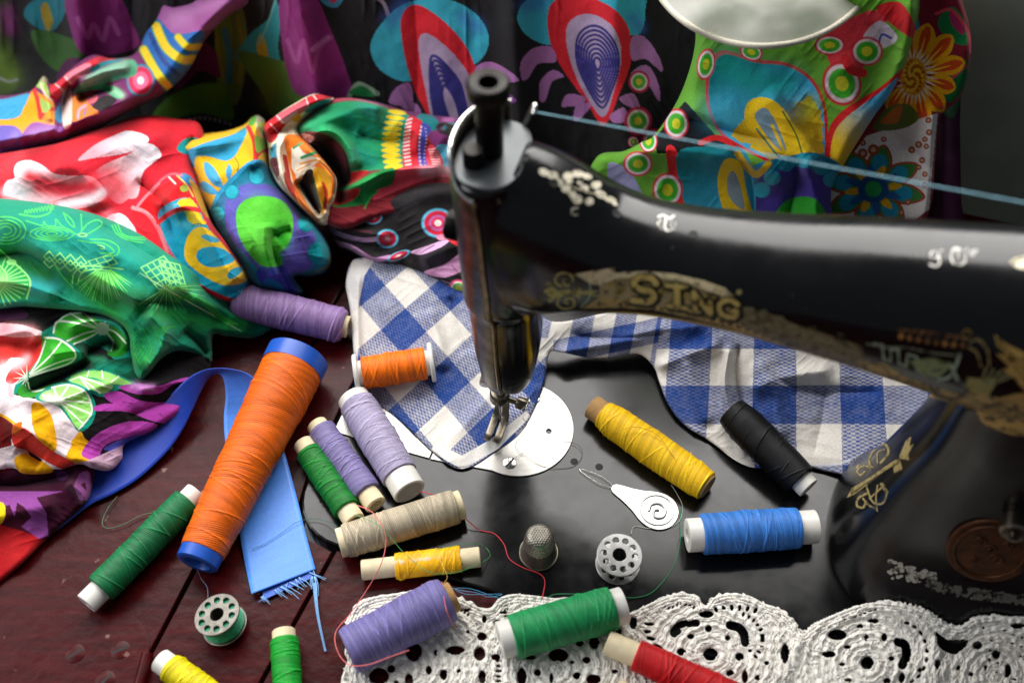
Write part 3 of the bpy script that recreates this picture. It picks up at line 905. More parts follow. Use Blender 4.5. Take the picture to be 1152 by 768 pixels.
def d_right(pt, mk):
    pt.fr(840, 250, 3.34); mk.fr(840, 250, 3.34)
    b = lambda *a, **k: both(pt, mk, *a, **k)
    t = '#8b9a80'
    b('line', [(480, 455), (510, 460), (515, 515), (540, 520), (542, 475), (570, 478), (572, 530), (600, 540), (605, 495), (640, 505), (640, 555), (670, 570)], 11, col=t, smooth=False)
    b('line', [(450, 455), (520, 468), (600, 470), (700, 490), (800, 500)], 8, col='#7d8268')
    b('poly', [(610, 520), (700, 505), (780, 530), (720, 585), (660, 570)], col='#7e8a5c', smooth=False)
    b('line', [(800, 495), (785, 540), (760, 580), (720, 590)], 14, col='#9cab96')
    b('line', [(770, 540), (800, 600), (850, 620), (900, 640)], 13, col='#9cab96')
    b('poly', [(830, 580), (950, 590), (905, 655), (820, 630)], col='#938a4e', smooth=False)
    for k in range(5):
        b('line', [(880 + 10 * k, 610), (900 + 28 * k, 545 + 6 * k)], 9, col='#8c8a5e')
    b('line', [(840, 450), (870, 440), (905, 480), (912, 540)], 8, col='#9b8a55'); b('line', [(835, 470), (865, 490), (880, 540)], 8, col='#9b8a55')
    for k in range(8):
        b('ell', 580 + 33 * k, 428 + 5.5 * k, 11, 11, col='#a5713d')
        b('line', [(580 + 33 * k, 415 + 4 * k), (600 + 33 * k, 405 + 4 * k)], 6, col='#8a5b33')
    b('line', [(570, 402), (700, 412), (810, 432)], 5, col='#8a5b33')
    b('line', [(810, 420), (825, 402), (842, 415), (835, 435), (815, 432)], 7, col='#a5803d')
    b('poly', [(410, 515), (520, 530), (600, 580), (700, 615), (780, 640), (870, 640), (1050, 680), (1050, 770), (930, 745), (850, 700), (700, 660), (560, 600), (430, 560)], col='#a98f52', smooth=False)
    pt.line([(530, 560), (550, 600)], 7, '#2a2415'); pt.line([(680, 600), (720, 650), (790, 660), (830, 630)], 11, '#2a2415'); pt.line([(600, 590), (720, 660), (860, 690), (1040, 720)], 5, '#6a5222')
    b('poly', [(930, 420), (975, 455), (1050, 490), (1050, 640), (1010, 590), (960, 550), (990, 545), (935, 490), (975, 500), (940, 460)], col='#b3924f', smooth=False)
    pt.line([(945, 440), (1000, 500), (1050, 560)], 6, '#5a4520'); pt.line([(960, 480), (1010, 540), (1050, 600)], 5, '#5a4520')
    b('poly', [(870, 690), (960, 655), (1060, 650), (1060, 800), (900, 760)], col='#a8894a')
    pt.line([(880, 700), (960, 690), (1050, 720)], 8, '#4f3d1c'); pt.line([(920, 740), (1000, 730), (1060, 760)], 8, '#4f3d1c')
decal('gold_decal', [(975, 365), (1160, 365), (1160, 500), (1090, 480), (1050, 455), (960, 425)], d_right, M['decal'], mach, .6)

def d_leaf(pt, mk):
    pt.fr(470, 60, 3.84); mk.fr(470, 60, 3.84)
    b = lambda *a, **k: both(pt, mk, *a, **k)
    w = '#e4dcc4'
    for q in ((545, 515, 26, 16, 25), (585, 528, 30, 18, 15), (650, 530, 26, 18, -15), (690, 520, 26, 18, 10), (730, 532, 24, 14, 20), (615, 560, 22, 14, 40), (640, 585, 20, 18, 0), (670, 610, 20, 14, 60), (690, 632, 22, 20, 0), (720, 582, 20, 14, 20), (740, 640, 20, 18, 0), (770, 570, 24, 18, -10), (790, 610, 28, 16, 30), (830, 632, 28, 13, 20), (655, 555, 16, 12, 0), (700, 560, 14, 10, 0), (850, 650, 14, 8, 30)):
        b('ell', *q[:4], col=w, rot=q[4])
    b('line', [(610, 560), (660, 575), (730, 600), (800, 615), (850, 640)], 7, col='#bdb59a')
    b('line', [(640, 590), (680, 650)], 7, col='#bdb59a'); b('line', [(690, 668), (668, 672), (668, 695), (688, 697)], 8, col=w)
    b('ell', 350, 640, 12, 9, col='#a89d80', rot=50)
decal('gold_decal', [(555, 185), (700, 185), (700, 246), (555, 246)], d_leaf, M['decal'], mach, .5)

def d_text(pt, mk):
    b = lambda *a, **k: both(pt, mk, *a, **k)
    w = '#dcdad2'
    # black-letter T with the worn "he", then "g Co"
    pt.fr(700, 0, 2.549); mk.fr(700, 0, 2.549)
    b('line', [(104, 622), (118, 618), (134, 626), (148, 620)], 7, col=w); b('line', [(126, 626), (122, 655), (136, 662), (146, 655)], 7, col=w); b('line', [(112, 630), (102, 642), (112, 656)], 6, col=w)
    b('line', [(140, 634), (140, 650)], 5, col=w); b('line', [(152, 636), (150, 660)], 4, col=w)
    pt.fr(840, 250, 3.34); mk.fr(840, 250, 3.34)
    b('line', [(696, 112), (690, 128), (704, 138), (720, 128), (718, 112), (700, 110)], 8, col=w, closed=False); b('line', [(718, 118), (726, 150), (710, 166), (688, 158)], 8, col=w); b('line', [(724, 110), (734, 106)], 6, col=w)
    b('line', [(806, 104), (782, 100), (768, 124), (776, 152), (802, 160), (820, 148)], 9, col=w); b('line', [(795, 104), (795, 152)], 6, col=w); b('line', [(800, 100), (820, 108), (828, 100)], 7, col=w); b('line', [(820, 118), (822, 140)], 5, col=w)
    b('line', [(845, 108), (840, 118), (850, 126), (858, 116), (850, 106)], 5, col=w); b('line', [(862, 104), (866, 112)], 5, col=w)
    b('line', [(640, 112), (640, 128)], 4, col='#777'.ljust(7, '7')); b('line', [(660, 112), (660, 130)], 4, col='#777777')
    b('poly', [(985, 150), (1010, 135), (1060, 122), (1060, 185), (1015, 172)], col='#e6dcbc', smooth=False)
decal('lettering', [(735, 238), (764, 238), (764, 264), (735, 264)], d_text, M['decal'], mach, .4)
decal('lettering', [(1025, 276), (1160, 276), (1160, 310), (1025, 304)], d_text, M['decal'], mach, .4)

def d_pillar(pt, mk):
    pt.fr(920, 400, 2.743); mk.fr(920, 400, 2.743)
    b = lambda *a, **k: both(pt, mk, *a, **k)
    g = '#a39260'
    b('poly', [(88, 440), (105, 408), (160, 375), (225, 330), (250, 315), (272, 262), (290, 248), (284, 278), (298, 272), (282, 300), (284, 322), (255, 318), (262, 350), (236, 362), (232, 342), (160, 392), (120, 425)], col=g, smooth=False)
    pt.line([(105, 425), (180, 375), (250, 330)], 4, '#1a160a'); pt.line([(100, 440), (170, 390), (235, 345)], 3, '#1a160a')
    for p_, w in (([(165, 350), (160, 315), (185, 280), (210, 275), (218, 300), (195, 330)], 8), ([(170, 345), (140, 340), (122, 355), (132, 368), (145, 358)], 7), ([(185, 330), (185, 300), (205, 290)], 6),
                  ([(120, 345), (126, 338)], 7), ([(150, 425), (125, 440), (122, 462), (140, 468), (150, 450)], 8), ([(150, 400), (170, 450), (200, 455), (212, 425), (195, 395)], 7), ([(185, 400), (180, 440), (184, 478)], 6), ([(160, 440), (205, 400)], 6), ([(140, 440), (160, 462), (180, 470)], 7), ([(200, 395), (215, 420)], 8)):
        b('line', p_, w, col=g)
decal('gold_decal', [(948, 485), (1032, 485), (1032, 578), (948, 578)], d_pillar, M['decal'], mach, .45)

def d_lace_reflection(pt, mk):
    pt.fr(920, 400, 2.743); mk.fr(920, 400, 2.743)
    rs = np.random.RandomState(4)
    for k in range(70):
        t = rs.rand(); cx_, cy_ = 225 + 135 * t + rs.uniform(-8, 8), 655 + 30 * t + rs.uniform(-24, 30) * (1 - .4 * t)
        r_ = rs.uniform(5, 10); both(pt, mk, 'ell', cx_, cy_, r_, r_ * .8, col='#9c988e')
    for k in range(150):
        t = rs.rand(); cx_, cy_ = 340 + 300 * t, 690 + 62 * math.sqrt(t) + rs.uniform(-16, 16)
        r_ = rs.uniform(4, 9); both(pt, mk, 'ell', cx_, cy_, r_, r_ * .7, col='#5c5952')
decal('lace_reflection_decal', [(998, 628), (1054, 628), (1165, 655), (1165, 690), (1060, 688), (998, 665)], d_lace_reflection, M['decal'], mach, .5)  # pale blobs painted as the lace's reflection in the black foot

# small oil holes in the casting
for qx, qy in ((780, 264), (623, 206), (646, 171), (694, 241)):
    h = on_casting(qx, qy, .00015)
    if h is None: continue
    d = Vector((float(ray(qx, qy)[0]), float(ray(qx, qy)[1]), float(ray(qx, qy)[2]))).normalized()
    nn = bvh.ray_cast(CAMO, d)[1]
    m_ = frame_mtx((0, 0, 0), nn); m_.translation = h
    lathe('oil_hole', [(0, .0), (.105, .0), (.14, .012), (.165, .0)], M['hole'], mach, 24, m_)

# brass badge and the stud above it, on the front of the pillar
dirb = Vector([float(c) for c in ray(1113, 618)]).normalized(); hb = bvh.ray_cast(CAMO, dirb)
nb = hb[1].copy()
mb = frame_mtx((0, 0, 0), nb, (AX[0], AX[1], 0)); mb.translation = hb[0] + nb * .0004
badge = flat_shape('badge', [circ(0, 0, 1.6, 56, 1.95)], .22, .09, M['brass'], mach, mb, 4)
m2 = mb @ Matrix.Translation((0, 0, .0011))
rim = [tuple(m2 @ Vector((1.28 * S * math.cos(t), 1.6 * S * math.sin(t), 0))) for t in np.linspace(0, 2 * math.pi, 48, endpoint=False)]
tube('badge_rim', np.array(rim) / S, .07, M['brass'], badge, 8, 1, True)
for ax_, ay_, r_ in ((-.45, .5, .25), (.4, -.3, .35), (0, .2, .3), (-.3, -.7, .22), (.5, .8, .22)):
    pts = [tuple((m2 @ Vector(((ax_ + r_ * k / 14 * math.cos(k * .7)) * S, (ay_ + r_ * k / 14 * math.sin(k * .7)) * S, 0))) / S) for k in range(15)]
    tube('badge_relief', pts, .05, M['brass'], badge, 6, 3)
hs_ = bvh.ray_cast(CAMO, Vector([float(c) for c in ray(1142, 584)]).normalized())
ms = frame_mtx((0, 0, 0), hs_[1]); ms.translation = hs_[0]
lathe('stud', [(0, -.2), (.5, -.2), (.5, .3), (.55, .34), (.55, .62), (.45, .72), (.2, .74), (.18, .95), (0, .98)], M['steel_dark'], mach, 32, ms)

# ================================================================== spools of thread
GROUP = 'spools of thread lying about the machine'
def thread_body(name, L, t0, t1, prof, col, parent, seed=0, pitch=.075, tilt=7, amp=.022, flat=1.0, dark=.5):
    """thread wound crosswise: helical grooves pressed into the surface"""
    rs = np.random.RandomState(seed)
    x0, x1 = L * t0, L * t1
    nx = int(min(900, (x1 - x0) / pitch * 5)); na = 72
    X = np.linspace(x0, x1, nx); A = np.linspace(0, 2 * math.pi, na, endpoint=False)
    xx, aa = np.meshgrid(X, A, indexing='ij')
    t = (xx - x0) / (x1 - x0)
    r = np.interp(t, [p_[0] for p_ in prof], [p_[1] for p_ in prof])
    R = float(np.mean([p_[1] for p_ in prof]))
    ca, sa = np.cos(aa), np.sin(aa)
    zone = fbm(xx * 1.1 + seed, 3.0 + 0 * xx, 2) + .6 * fbm(xx * .8 + ca * .8 + seed * 3, sa * .8 + 5, 3)
    lo = fbm(xx * 1.6 + 40 + seed, ca * .7 + sa * .5, 3)
    r = r * (1 + .05 * lo + .03 * np.where(zone > 0, 1, -1) * np.clip(abs(zone) * 6, 0, 1) * .5)
    k1 = tilt * 1.5; k2 = max(2, tilt * 1.2)
    ph1 = xx / pitch + k1 * aa / (2 * math.pi); ph2 = xx / (pitch * 1.07) - k2 * aa / (2 * math.pi)
    wz = 1 / (1 + np.exp(-zone * 60))
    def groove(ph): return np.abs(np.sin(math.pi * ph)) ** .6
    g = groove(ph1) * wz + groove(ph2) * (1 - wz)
    def rnd(ph, s_):
        i = np.floor(ph).astype(int); return _LAT[(i * 7 + s_) & 255, (i * 13 + 5 * s_) & 255]
    tone = rnd(ph1, seed + 3) * wz + rnd(ph2, seed + 9) * (1 - wz)
    # a few strands that lie across the rest
    for q in range(12):
        xs = rs.uniform(x0, x1); sl = rs.uniform(-.5, .5) * R; a0 = rs.uniform(0, 6.28)
        da = (aa - a0 + math.pi) % (2 * math.pi) - math.pi
        d = xx - xs - sl * da
        m = np.exp(-(d / .035) ** 2) * (abs(da) < 2.2)
        r = r + .03 * m; tone = tone + .6 * m
    e = np.clip(np.minimum(xx - x0, x1 - xx) / .06, 0, 1); e = np.sqrt(1 - (1 - e) ** 2)
    r = (r + amp * (g - .5)) * (.9 + .1 * e)
    V = np.stack([xx, r * ca, r * sa * flat], -1)
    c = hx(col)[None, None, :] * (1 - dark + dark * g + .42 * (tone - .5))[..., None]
    n = nx * na
    i = np.arange((nx - 1) * na); rr = i // na; cc = i % na; a = rr * na + cc; b = rr * na + (cc + 1) % na
    F = np.stack([a, b, b + na, a + na], -1)
    # closed ends
    V = V.reshape(-1, 3); C = c.reshape(-1, 3)
    V = np.vstack([V, [[x0 + .02, 0, 0], [x1 - .02, 0, 0]]]); C = np.vstack([C, [C[0] * .7, C[0] * .7]])
    E0 = np.array([[n, (k + 1) % na, k, k] for k in range(na)]); b0 = (nx - 1) * na
    me = bpy.data.meshes.new(name)
    faces = [tuple(f) for f in F.tolist()] + [(n, (k + 1) % na, k) for k in range(na)] + [(n + 1, b0 + k, b0 + (k + 1) % na) for k in range(na)]
    me.from_pydata((V * S).tolist(), [], faces)
    me.polygons.foreach_set('use_smooth', np.ones(len(me.polygons), bool))
    at = me.color_attributes.new('Col', 'FLOAT_COLOR', 'POINT'); c4 = np.ones((len(V), 4), np.float32); c4[:, :3] = np.clip(C, 0, 1)
    at.data.foreach_set('color', c4.ravel())
    return link(name, me, M['thread'], parent)

RX = Matrix.Rotation(math.pi / 2, 4, 'Y')          # lathe axis onto +X
def core_tube(name, x0, x1, r, rin, mat, parent, lip=.03):
    deep = min(.9, (x1 - x0) * .4)
    return lathe(name, [(rin * .55, x0 + deep), (rin, x0 + .04), (rin, x0 + lip), (rin + lip * .6, x0), (r - lip, x0), (r, x0 + lip), (r, x1 - lip), (r - lip, x1), (rin + lip * .6, x1), (rin, x1 - lip), (rin, x1 - .04), (rin * .55, x1 - deep)], mat, parent, 40, RX)

def spool(label, a, b, dpx, col, core='plastic_white', t=(.1, .9), rcore=.8, rin=.5, prof=None, zl=(0, 0), flange=0, tilt=7, pitch=.075, seed=None, roll=0, flat=1.0, dark=.5):
    global LOCAL
    seed = seed if seed is not None else int(a[0] * 3 + a[1])
    mid = ((a[0] + b[0]) / 2, (a[1] + b[1]) / 2)
    r = dpx / 2 * float(depth(mid[0], mid[1], .8)) / FOC
    prof = prof or [(0, .97), (.04, 1), (.5, 1.01), (.96, 1), (1, .97)]
    mr = max(p_[1] for p_ in prof)
    ra = r * np.interp(0, [p_[0] for p_ in prof], [p_[1] for p_ in prof]); rb = r * np.interp(1, [p_[0] for p_ in prof], [p_[1] for p_ in prof])
    fl = flange * r if flange else 0
    A_ = P(a[0], a[1], max(ra, fl) * flat + zl[0]); B_ = P(b[0], b[1], max(rb, fl) * flat + zl[1])
    d = B_ - A_; L = float(np.linalg.norm(d))
    th = bpy.data.objects.new('thread_spool', None); COL.objects.link(th); th.empty_display_size = .01
    xd = Vector(d).normalized(); up = Vector((0, 0, 1)); yd = up.cross(xd).normalized(); zd = xd.cross(yd)
    m = Matrix((xd, yd, zd)).transposed().to_4x4(); m.translation = Vector(A_) * S
    th.location = m.translation; th.rotation_euler = m.to_euler()
    tag(th, label, 'thread spool', GROUP)
    LOCAL = True
    core_tube('core', 0, L, r * rcore, r * rcore * rin, M[core], th)
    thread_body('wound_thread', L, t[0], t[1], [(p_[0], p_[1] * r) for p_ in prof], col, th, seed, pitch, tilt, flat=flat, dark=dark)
    if flange:
        for x0 in (0, L - .22):
            lathe('flange', [(r * .3, x0), (fl - .05, x0), (fl, x0 + .05), (fl, x0 + .17), (fl - .05, x0 + .22), (r * .3, x0 + .22)], M[core], th, 44, RX)
    LOCAL = False
    return th, L, r

spool('mauve thread spool with a cream core, lying against the colourful scarves', (264, 337), (392, 368), 40, '#8c6fa0', 'card', (.0, .965), .62, .62, [(0, .9), (.03, .98), (.5, 1.03), (.95, .97), (1, .8)], tilt=9, zl=(1.0, .1))
spool('small orange thread spool with white flanges lying on the blue gingham cloth', (399, 421), (488, 407), 36, '#f47000', 'plastic_white', (.1, .9), .8, .4, zl=(.25, .35), flange=1.24, tilt=4)
cone_s = spool('large orange thread cone with blue plastic ends, the biggest of the spools', (336, 400), (221, 634), 61, '#dc6000', 'plastic_blue', (.07, .95), .6, .75, [(0, 1.2), (.5, 1.0), (.96, .82), (1, .79)], tilt=12, pitch=.09)
LOCAL = True
_, cL, cr = cone_s
lathe('end_cap', [(cr * .75, .3), (cr * .98, 0), (cr * 1.16, 0), (cr * 1.22, .06), (cr * 1.21, cL * .078), (cr * .6, cL * .08)], M['plastic_blue'], cone_s[0], 56, RX)
lathe('end_cap', [(cr * .5, cL * .94), (cr * .76, cL * .945), (cr * .74, cL - .06), (cr * .68, cL), (cr * .5, cL), (cr * .45, cL - .4)], M['plastic_blue'], cone_s[0], 56, RX)
LOCAL = False
spool('dark green thread spool with white ends, alone on the bare table at the left', (97, 679), (221, 553), 36, '#0c6a3c', 'plastic_white', (.12, .91), .74, .3, tilt=10)
spool('grass green thread spool with cream ends, beside the narrow lilac spool and the blue ribbon', (341, 498), (399, 586), 31, '#0a7424', 'card', (.12, .86), .78, .6, tilt=5)
spool('narrow lilac thread spool with cream ends, between the grass green and pale lavender spools', (356, 477), (423, 568), 33, '#7a709e', 'card', (.08, .86), .74, .6, tilt=6)
spool('pale lavender thread spool with white tube ends lying on the slide plate', (397, 447), (461, 553), 43, '#a097b4', 'plastic_white', (.07, .84), .86, .82, [(0, .95), (.5, 1.03), (1, .95)], tilt=8)
spool('beige thread spool lying across the end of the lilac and green spools', (381, 611), (520, 567), 39, '#b3a68e', 'card', (.05, .95), .86, .6, tilt=5)
spool('flat yellow thread bobbin wound on white card, below the beige spool', (407, 641), (540, 626), 32, '#fab810', 'card', (.28, .84), .72, .5, [(0, .95), (.5, .93), (1, .96)], tilt=16, pitch=.09, flat=.75)
spool('large periwinkle thread spool with a brown card end, lying on the lace edge', (391, 733), (511, 670), 54, '#756ea6', 'card_end', (.0, .94), .66, .55, [(0, .9), (.06, 1), (.5, 1.0), (.92, 1.02), (1, .9)], zl=(.15, .3), tilt=6, pitch=.06)
spool('mint green thread spool with white plastic ends lying on the lace', (562, 720), (702, 680), 49, '#1f8f52', 'plastic_white', (.1, .91), .84, .4, zl=(.35, .35), tilt=13)
spool('red thread spool with a long cream end, lying on the lace at the bottom edge', (683, 722), (850, 796), 36, '#c41218', 'card', (.2, .95), .78, .5, zl=(.4, .4), tilt=9)
spool('pink thread spool just peeping out below the red one at the bottom edge', (694, 774), (800, 840), 34, '#c05a62', 'card', (.2, .95), .7, .5, zl=(.3, .3), tilt=9)
spool('lemon yellow thread spool with a white end, in front of the green-filled bobbin', (180, 742), (262, 800), 32, '#e0cf0a', 'plastic_white', (.14, .95), .86, .4, tilt=4)
spool('bright green thread spool with a cream end, in front of the frayed ribbon', (319, 709), (327, 815), 32, '#0d9a2c', 'card', (.1, .95), .84, .5, tilt=4)
spool('golden yellow thread spool with stray loops, lying on the black bed beside the needle plate', (666, 457), (797, 548), 40, '#fac614', 'card_end', (.1, .985), .72, .6, [(0, .8), (.1, .95), (.5, 1.03), (.9, .95), (1, .85)], tilt=8, pitch=.07)
spool('black thread spool with a white plastic end, leaning on the gingham cloth', (822, 462), (910, 549), 42, '#050507', 'plastic_white', (.0, .9), .62, .4, [(0, .85), (.2, 1), (.8, 1), (1, .9)], zl=(.5, .0), tilt=7)
spool('blue thread spool with white plastic ends lying level on the black bed', (773, 602), (918, 592), 46, '#3a78c8', 'plastic_white', (.11, .86), .82, .4, tilt=5)

# ================================================================== bobbins, thimble, threader
M['worn_steel'] = m_simple('worn_bobbin_steel', '#77736c', .42, .9, nscale=220, namt=.3)
def bobbin(label, c, z, wire, tiltv, r=1.03):
    th = thing('metal_bobbin', label, 'bobbin', 'metal bobbins')
    p_ = P(c[0], c[1], z)
    nrm = Vector(tiltv).normalized()
    m = frame_mtx(tuple(p_), nrm, (1, .3, 0))
    th.location = m.translation; th.rotation_euler = m.to_euler()
    global LOCAL; LOCAL = True
    mt = M['alu'] if not wire else M['worn_steel']
    for zz in (0, -.95):
        lp = [circ(0, 0, r, 56), list(reversed(circ(0, 0, .3, 24)))]
        for k in range(10):
            a = k * math.pi / 5 + .2; lp.append(list(reversed(circ(.7 * math.cos(a), .7 * math.sin(a), .135, 16))))
        flat_shape('disc', lp, .09, .03, mt, th, Matrix.Translation((0, 0, zz * S)))
    lathe('hub', [(.3, -.95), (.36, -.95), (.36, 0), (.3, 0), (.3, -.95)], mt, th, 28)
    if wire:
        lathe('wound_thread', [(.36, -.86)] + [(.9 + .02 * math.sin(k * 2.1), -.86 + .76 * k / 30) for k in range(31)] + [(.36, -.1)], m_simple('green_thread', wire, .6, nscale=500, namt=.3), th, 40)
    LOCAL = False
    return th
bobbin('empty silvery metal bobbin lying on the black bed below the needle threader', (697, 624), .98, None, (.0, -.04, 1))
bobbin('metal bobbin filled with green thread, on the maroon table below the orange cone', (244, 691), 1.06, '#2a9a72', (-.17, .1, 1), 1.0)

th = thing('thimble', 'tarnished metal thimble with a dimpled crown standing on the black bed', 'thimble', None, tuple(P(606, 622, 0)))
pr = []
hT, r0, r1 = 1.95, .84, .62
for k in range(15): pr.append((r0 + .07 * max(0, 1 - abs(k - 1.5) / 1.5) if k < 4 else r0 - (k - 3) * .002, k * .02))
for z in np.linspace(.3, 1.62, 70): pr.append((np.interp(z, [.3, 1.62], [r0 - .03, r1 + .02]), z))
for a in np.linspace(0, math.pi / 2, 60): pr.append((r1 - .32 + .34 * math.cos(a) if a < 1.4 else (r1 - .32 + .34 * math.cos(a)), 1.62 + .33 * math.sin(a)))
for q in np.linspace(.28, 0, 20): pr.append((q, 1.955))
pr = np.array(pr); na = 180
LOCAL = True
o = lathe('cap', [tuple(p_) for p_ in pr], m_simple('worn_thimble', '#8f8a80', .36, .9, nscale=160, namt=.25), th, na)
co = np.empty(len(o.data.vertices) * 3, np.float32); o.data.vertices.foreach_get('co', co); co = co.reshape(-1, 3)
rr = np.hypot(co[:, 0], co[:, 1]); an = np.arctan2(co[:, 1], co[:, 0]); z = co[:, 2] / S
side = (z > 1.0) & (z < 1.7)
row = np.floor((z - 1.0) / .115); ph = (an / (2 * math.pi) * 28 + .5 * (row % 2)) % 1 - .5; pz = ((z - 1.0) / .115) % 1 - .5
dim = np.exp(-((ph / .28) ** 2 + (pz / .28) ** 2)) * side
gx, gy = co[:, 0] / S / .12, co[:, 1] / S / .12; gy2 = gy / .866; rw = np.floor(gy2); fx = (gx + .5 * (rw % 2)) % 1 - .5; fy = gy2 % 1 - .5
dtop = np.exp(-((fx / .28) ** 2 + (fy / .28) ** 2)) * (z >= 1.7)
f = 1 - .06 * dim
co[:, 0] *= f; co[:, 1] *= f; co[:, 2] -= .03 * S * dtop
o.data.vertices.foreach_set('co', co.ravel().astype(np.float32)); o.data.update()
tube('rim', [(.86 * math.cos(t), .86 * math.sin(t), .08) for t in np.linspace(0, 6.283, 40, endpoint=False)], .06, M['steel_dark'], o, 10, 1, True)
LOCAL = False

# needle threader: stamped tin leaf with a wire loop
th = thing('needle_threader', 'flat white metal needle threader with a wire loop, lying on the black bed', 'needle threader', None, tuple(P(739, 574, 0)))
c0 = P(739, 574, .06); tipp = P(688, 547, .06); d = (tipp - c0)[:2]; Lt = np.hypot(*d); d /= Lt; e = np.array([-d[1], d[0]])
half = [(-1.02, .0), (-.9, .5), (-.5, .88), (0, .98), (.5, .86), (1.0, .62), (1.6, .42), (2.1, .3), (Lt - .1, .2), (Lt, 0)]
ol = spline(half + [(a, -b_) for a, b_ in reversed(half[1:-1])], True, 5)
def TL(a, b_, z=.06): return (c0[0] + d[0] * a + e[0] * b_, c0[1] + d[1] * a + e[1] * b_, z)
lf = flat_shape('leaf', [[TL(a, b_)[:2] for a, b_ in ol]], .07, .025, M['alu'], th, Matrix.Translation((0, 0, .06 * S)))
tube('embossed_ring', [TL(.78 * math.cos(t), .78 * math.sin(t), .1) for t in np.linspace(0, 6.283, 36, endpoint=False)], .04, M['alu'], lf, 8, 1, True)
tube('embossed_head', [TL(.3, .25, .1), TL(.35, -.1, .11), (TL(.05, -.35, .11)), TL(-.35, -.2, .1), TL(-.4, .2, .11), TL(-.1, .38, .1), TL(.1, .1, .11), TL(-.1, -.05, .11)], .07, M['alu'], lf, 8, 5)
tube('wire_loop', [TL(Lt - .1, .05, .09), TL(Lt + .6, .2, .12), TL(Lt + 1.5, .1, .1), TL(Lt + 1.75, 0, .09), TL(Lt + 1.5, -.1, .1), TL(Lt + .6, -.2, .12), TL(Lt - .1, -.05, .09)], .013, M['steel'], th, 6, 5)
# ================================================================== cloths
def zplane(x, y, n0, m):
    """height where the sight line meets a sheet leaning on the wall: n = n0 + m z"""
    dx, dy, dz = ray(x, y)
    nd = dx * AN[0] + dy * AN[1]
    t = (AO @ AN + n0 + m * CAMH) / (nd - m * dz)
    z = CAMH + dz * t
    return .15 + np.logaddexp(0, (z - .15) * 1.2) / 1.2

# ---------------- dark backdrop with paisley drops
x, y, Q, pl = rect_cloth([(-60, -60), (860, -60), (830, 40), (790, 150), (740, 250), (560, 262), (380, 230), (280, 230), (100, 250), (-60, 260)], 1.0)
f = Field(x, y, 0); f.z = zplane(x, y, 15.5, .22)
f.fold([(330, -60), (345, 60), (380, 200)], 22, .9).fold([(575, -60), (580, 80), (590, 220)], 20, .8).fold([(250, -60), (262, 60), (240, 180)], 16, -.7, 30)
f.fold([(75, -60), (90, 60), (60, 200)], 18, .8).fold([(150, -60), (150, 60), (170, 200)], 20, -.5).fold([(460, -60), (470, 90), (450, 200)], 28, -.5).fold([(700, -60), (690, 80), (720, 220)], 24, .7)
f.noise(60, .8, 2.0).noise(18, .15)
f.crease(14, .4, 5, 85).crease(9, .2, 4, 60, 5)
c = Paint(x, y, '#1b1a1c')
c.fr(0, 0, 2.845)
c.poly([(-100, 0), (20, 0), (30, 120), (60, 250), (20, 300), (-100, 290)], '#2c3a16'); c.fade([(0, 190), (30, 240)], '#5a7424', 40, .7)
c.poly([(75, 45), (110, 0), (210, -20), (205, 50), (165, 100), (110, 85)], '#1a6c78'); c.poly([(130, 30), (150, 10), (170, 70), (150, 100)], '#8a7820'); c.poly([(100, 100), (190, 110), (300, 170), (200, 230), (130, 180)], '#2e5420')
c.poly([(215, -20), (360, -30), (430, 90), (440, 150), (330, 180), (260, 170), (225, 90)], '#7a2468'); c.line([(250, 60), (280, 120), (300, 80), (330, 130), (350, 60), (380, 110)], 16, '#a8589a', a=.7)
c.poly([(690, 80), (740, 20), (780, 40), (790, 180), (760, 330), (700, 300)], '#5a6a22'); c.line([(720, 100), (735, 180), (730, 260)], 22, '#266484', a=.8); c.line([(760, 60), (775, 160), (765, 260)], 14, '#8a7a20', a=.6)
c.poly([(755, 180), (800, 110), (860, 60), (880, 0), (900, 60), (890, 150), (900, 220), (850, 200), (800, 210)], '#2c8a94'); c.poly([(820, 150), (840, 110), (860, 190), (845, 210)], '#a08a22')
c.poly([(480, 385), (540, 310), (640, 270), (720, 275), (745, 340), (740, 385), (660, 365), (580, 375), (510, 430)], '#4a7a1e'); c.fade([(560, 340), (700, 300)], '#5f7a1c', 30, .6)
c.poly([(760, 170), (880, 190), (950, 220), (1010, 310), (940, 340), (870, 370), (840, 300)], '#4a6c22'); c.fade([(860, 330), (870, 250)], '#6a6a1a', 35, .5)
for k in range(12): c.ell(560 + 16 * k, 398 - 20 * math.sin(k / 11 * 3.14), 5, 6, '#9a8a90')
c.poly([(900, -20), (1000, -20), (1060, 100), (1110, 230), (1120, 310), (1000, 310), (940, 290), (905, 160)], '#842a70')
c.line([(920, 130), (950, 200), (970, 130), (1000, 230), (1020, 160), (1060, 120)], 14, '#a0508e', a=.7); c.line([(1000, 160), (1050, 120)], 16, '#c078b4', a=.6)
c.line([(885, -10), (860, 70), (830, 140)], 7, '#5fa0a0'); c.poly([(215, 190), (300, 200), (320, 260), (250, 300), (180, 270)], '#4a1640'); c.poly([(560, 150), (640, 130), (700, 180), (705, 250), (640, 230), (560, 290)], '#5c1a48'); c.poly([(660, 20), (700, 0), (740, 30), (700, 80), (640, 130)], '#4c6a20'); c.line([(690, 90), (700, 180), (715, 260)], 10, '#8a7a20', a=.6); c.fade([(20, 40), (30, 90)], '#7a2468', 25, .7); c.line([(0, 250), (30, 262), (55, 255)], 8, '#8a8890', a=.6)
c.fr(340, 0, 2.845)
c.poly([(60, -10), (130, -10), (110, 25), (70, 15)], '#357a9a'); c.poly([(80, -10), (115, -10), (100, 12)], '#a03050')
c.line([(225, -10), (260, 10), (275, 50)], 12, '#8f7f92'); c.line([(240, 300), (180, 270), (150, 310)], 16, '#87a087'); c.poly([(150, 300), (190, 275), (230, 310)], '#1f7a40')
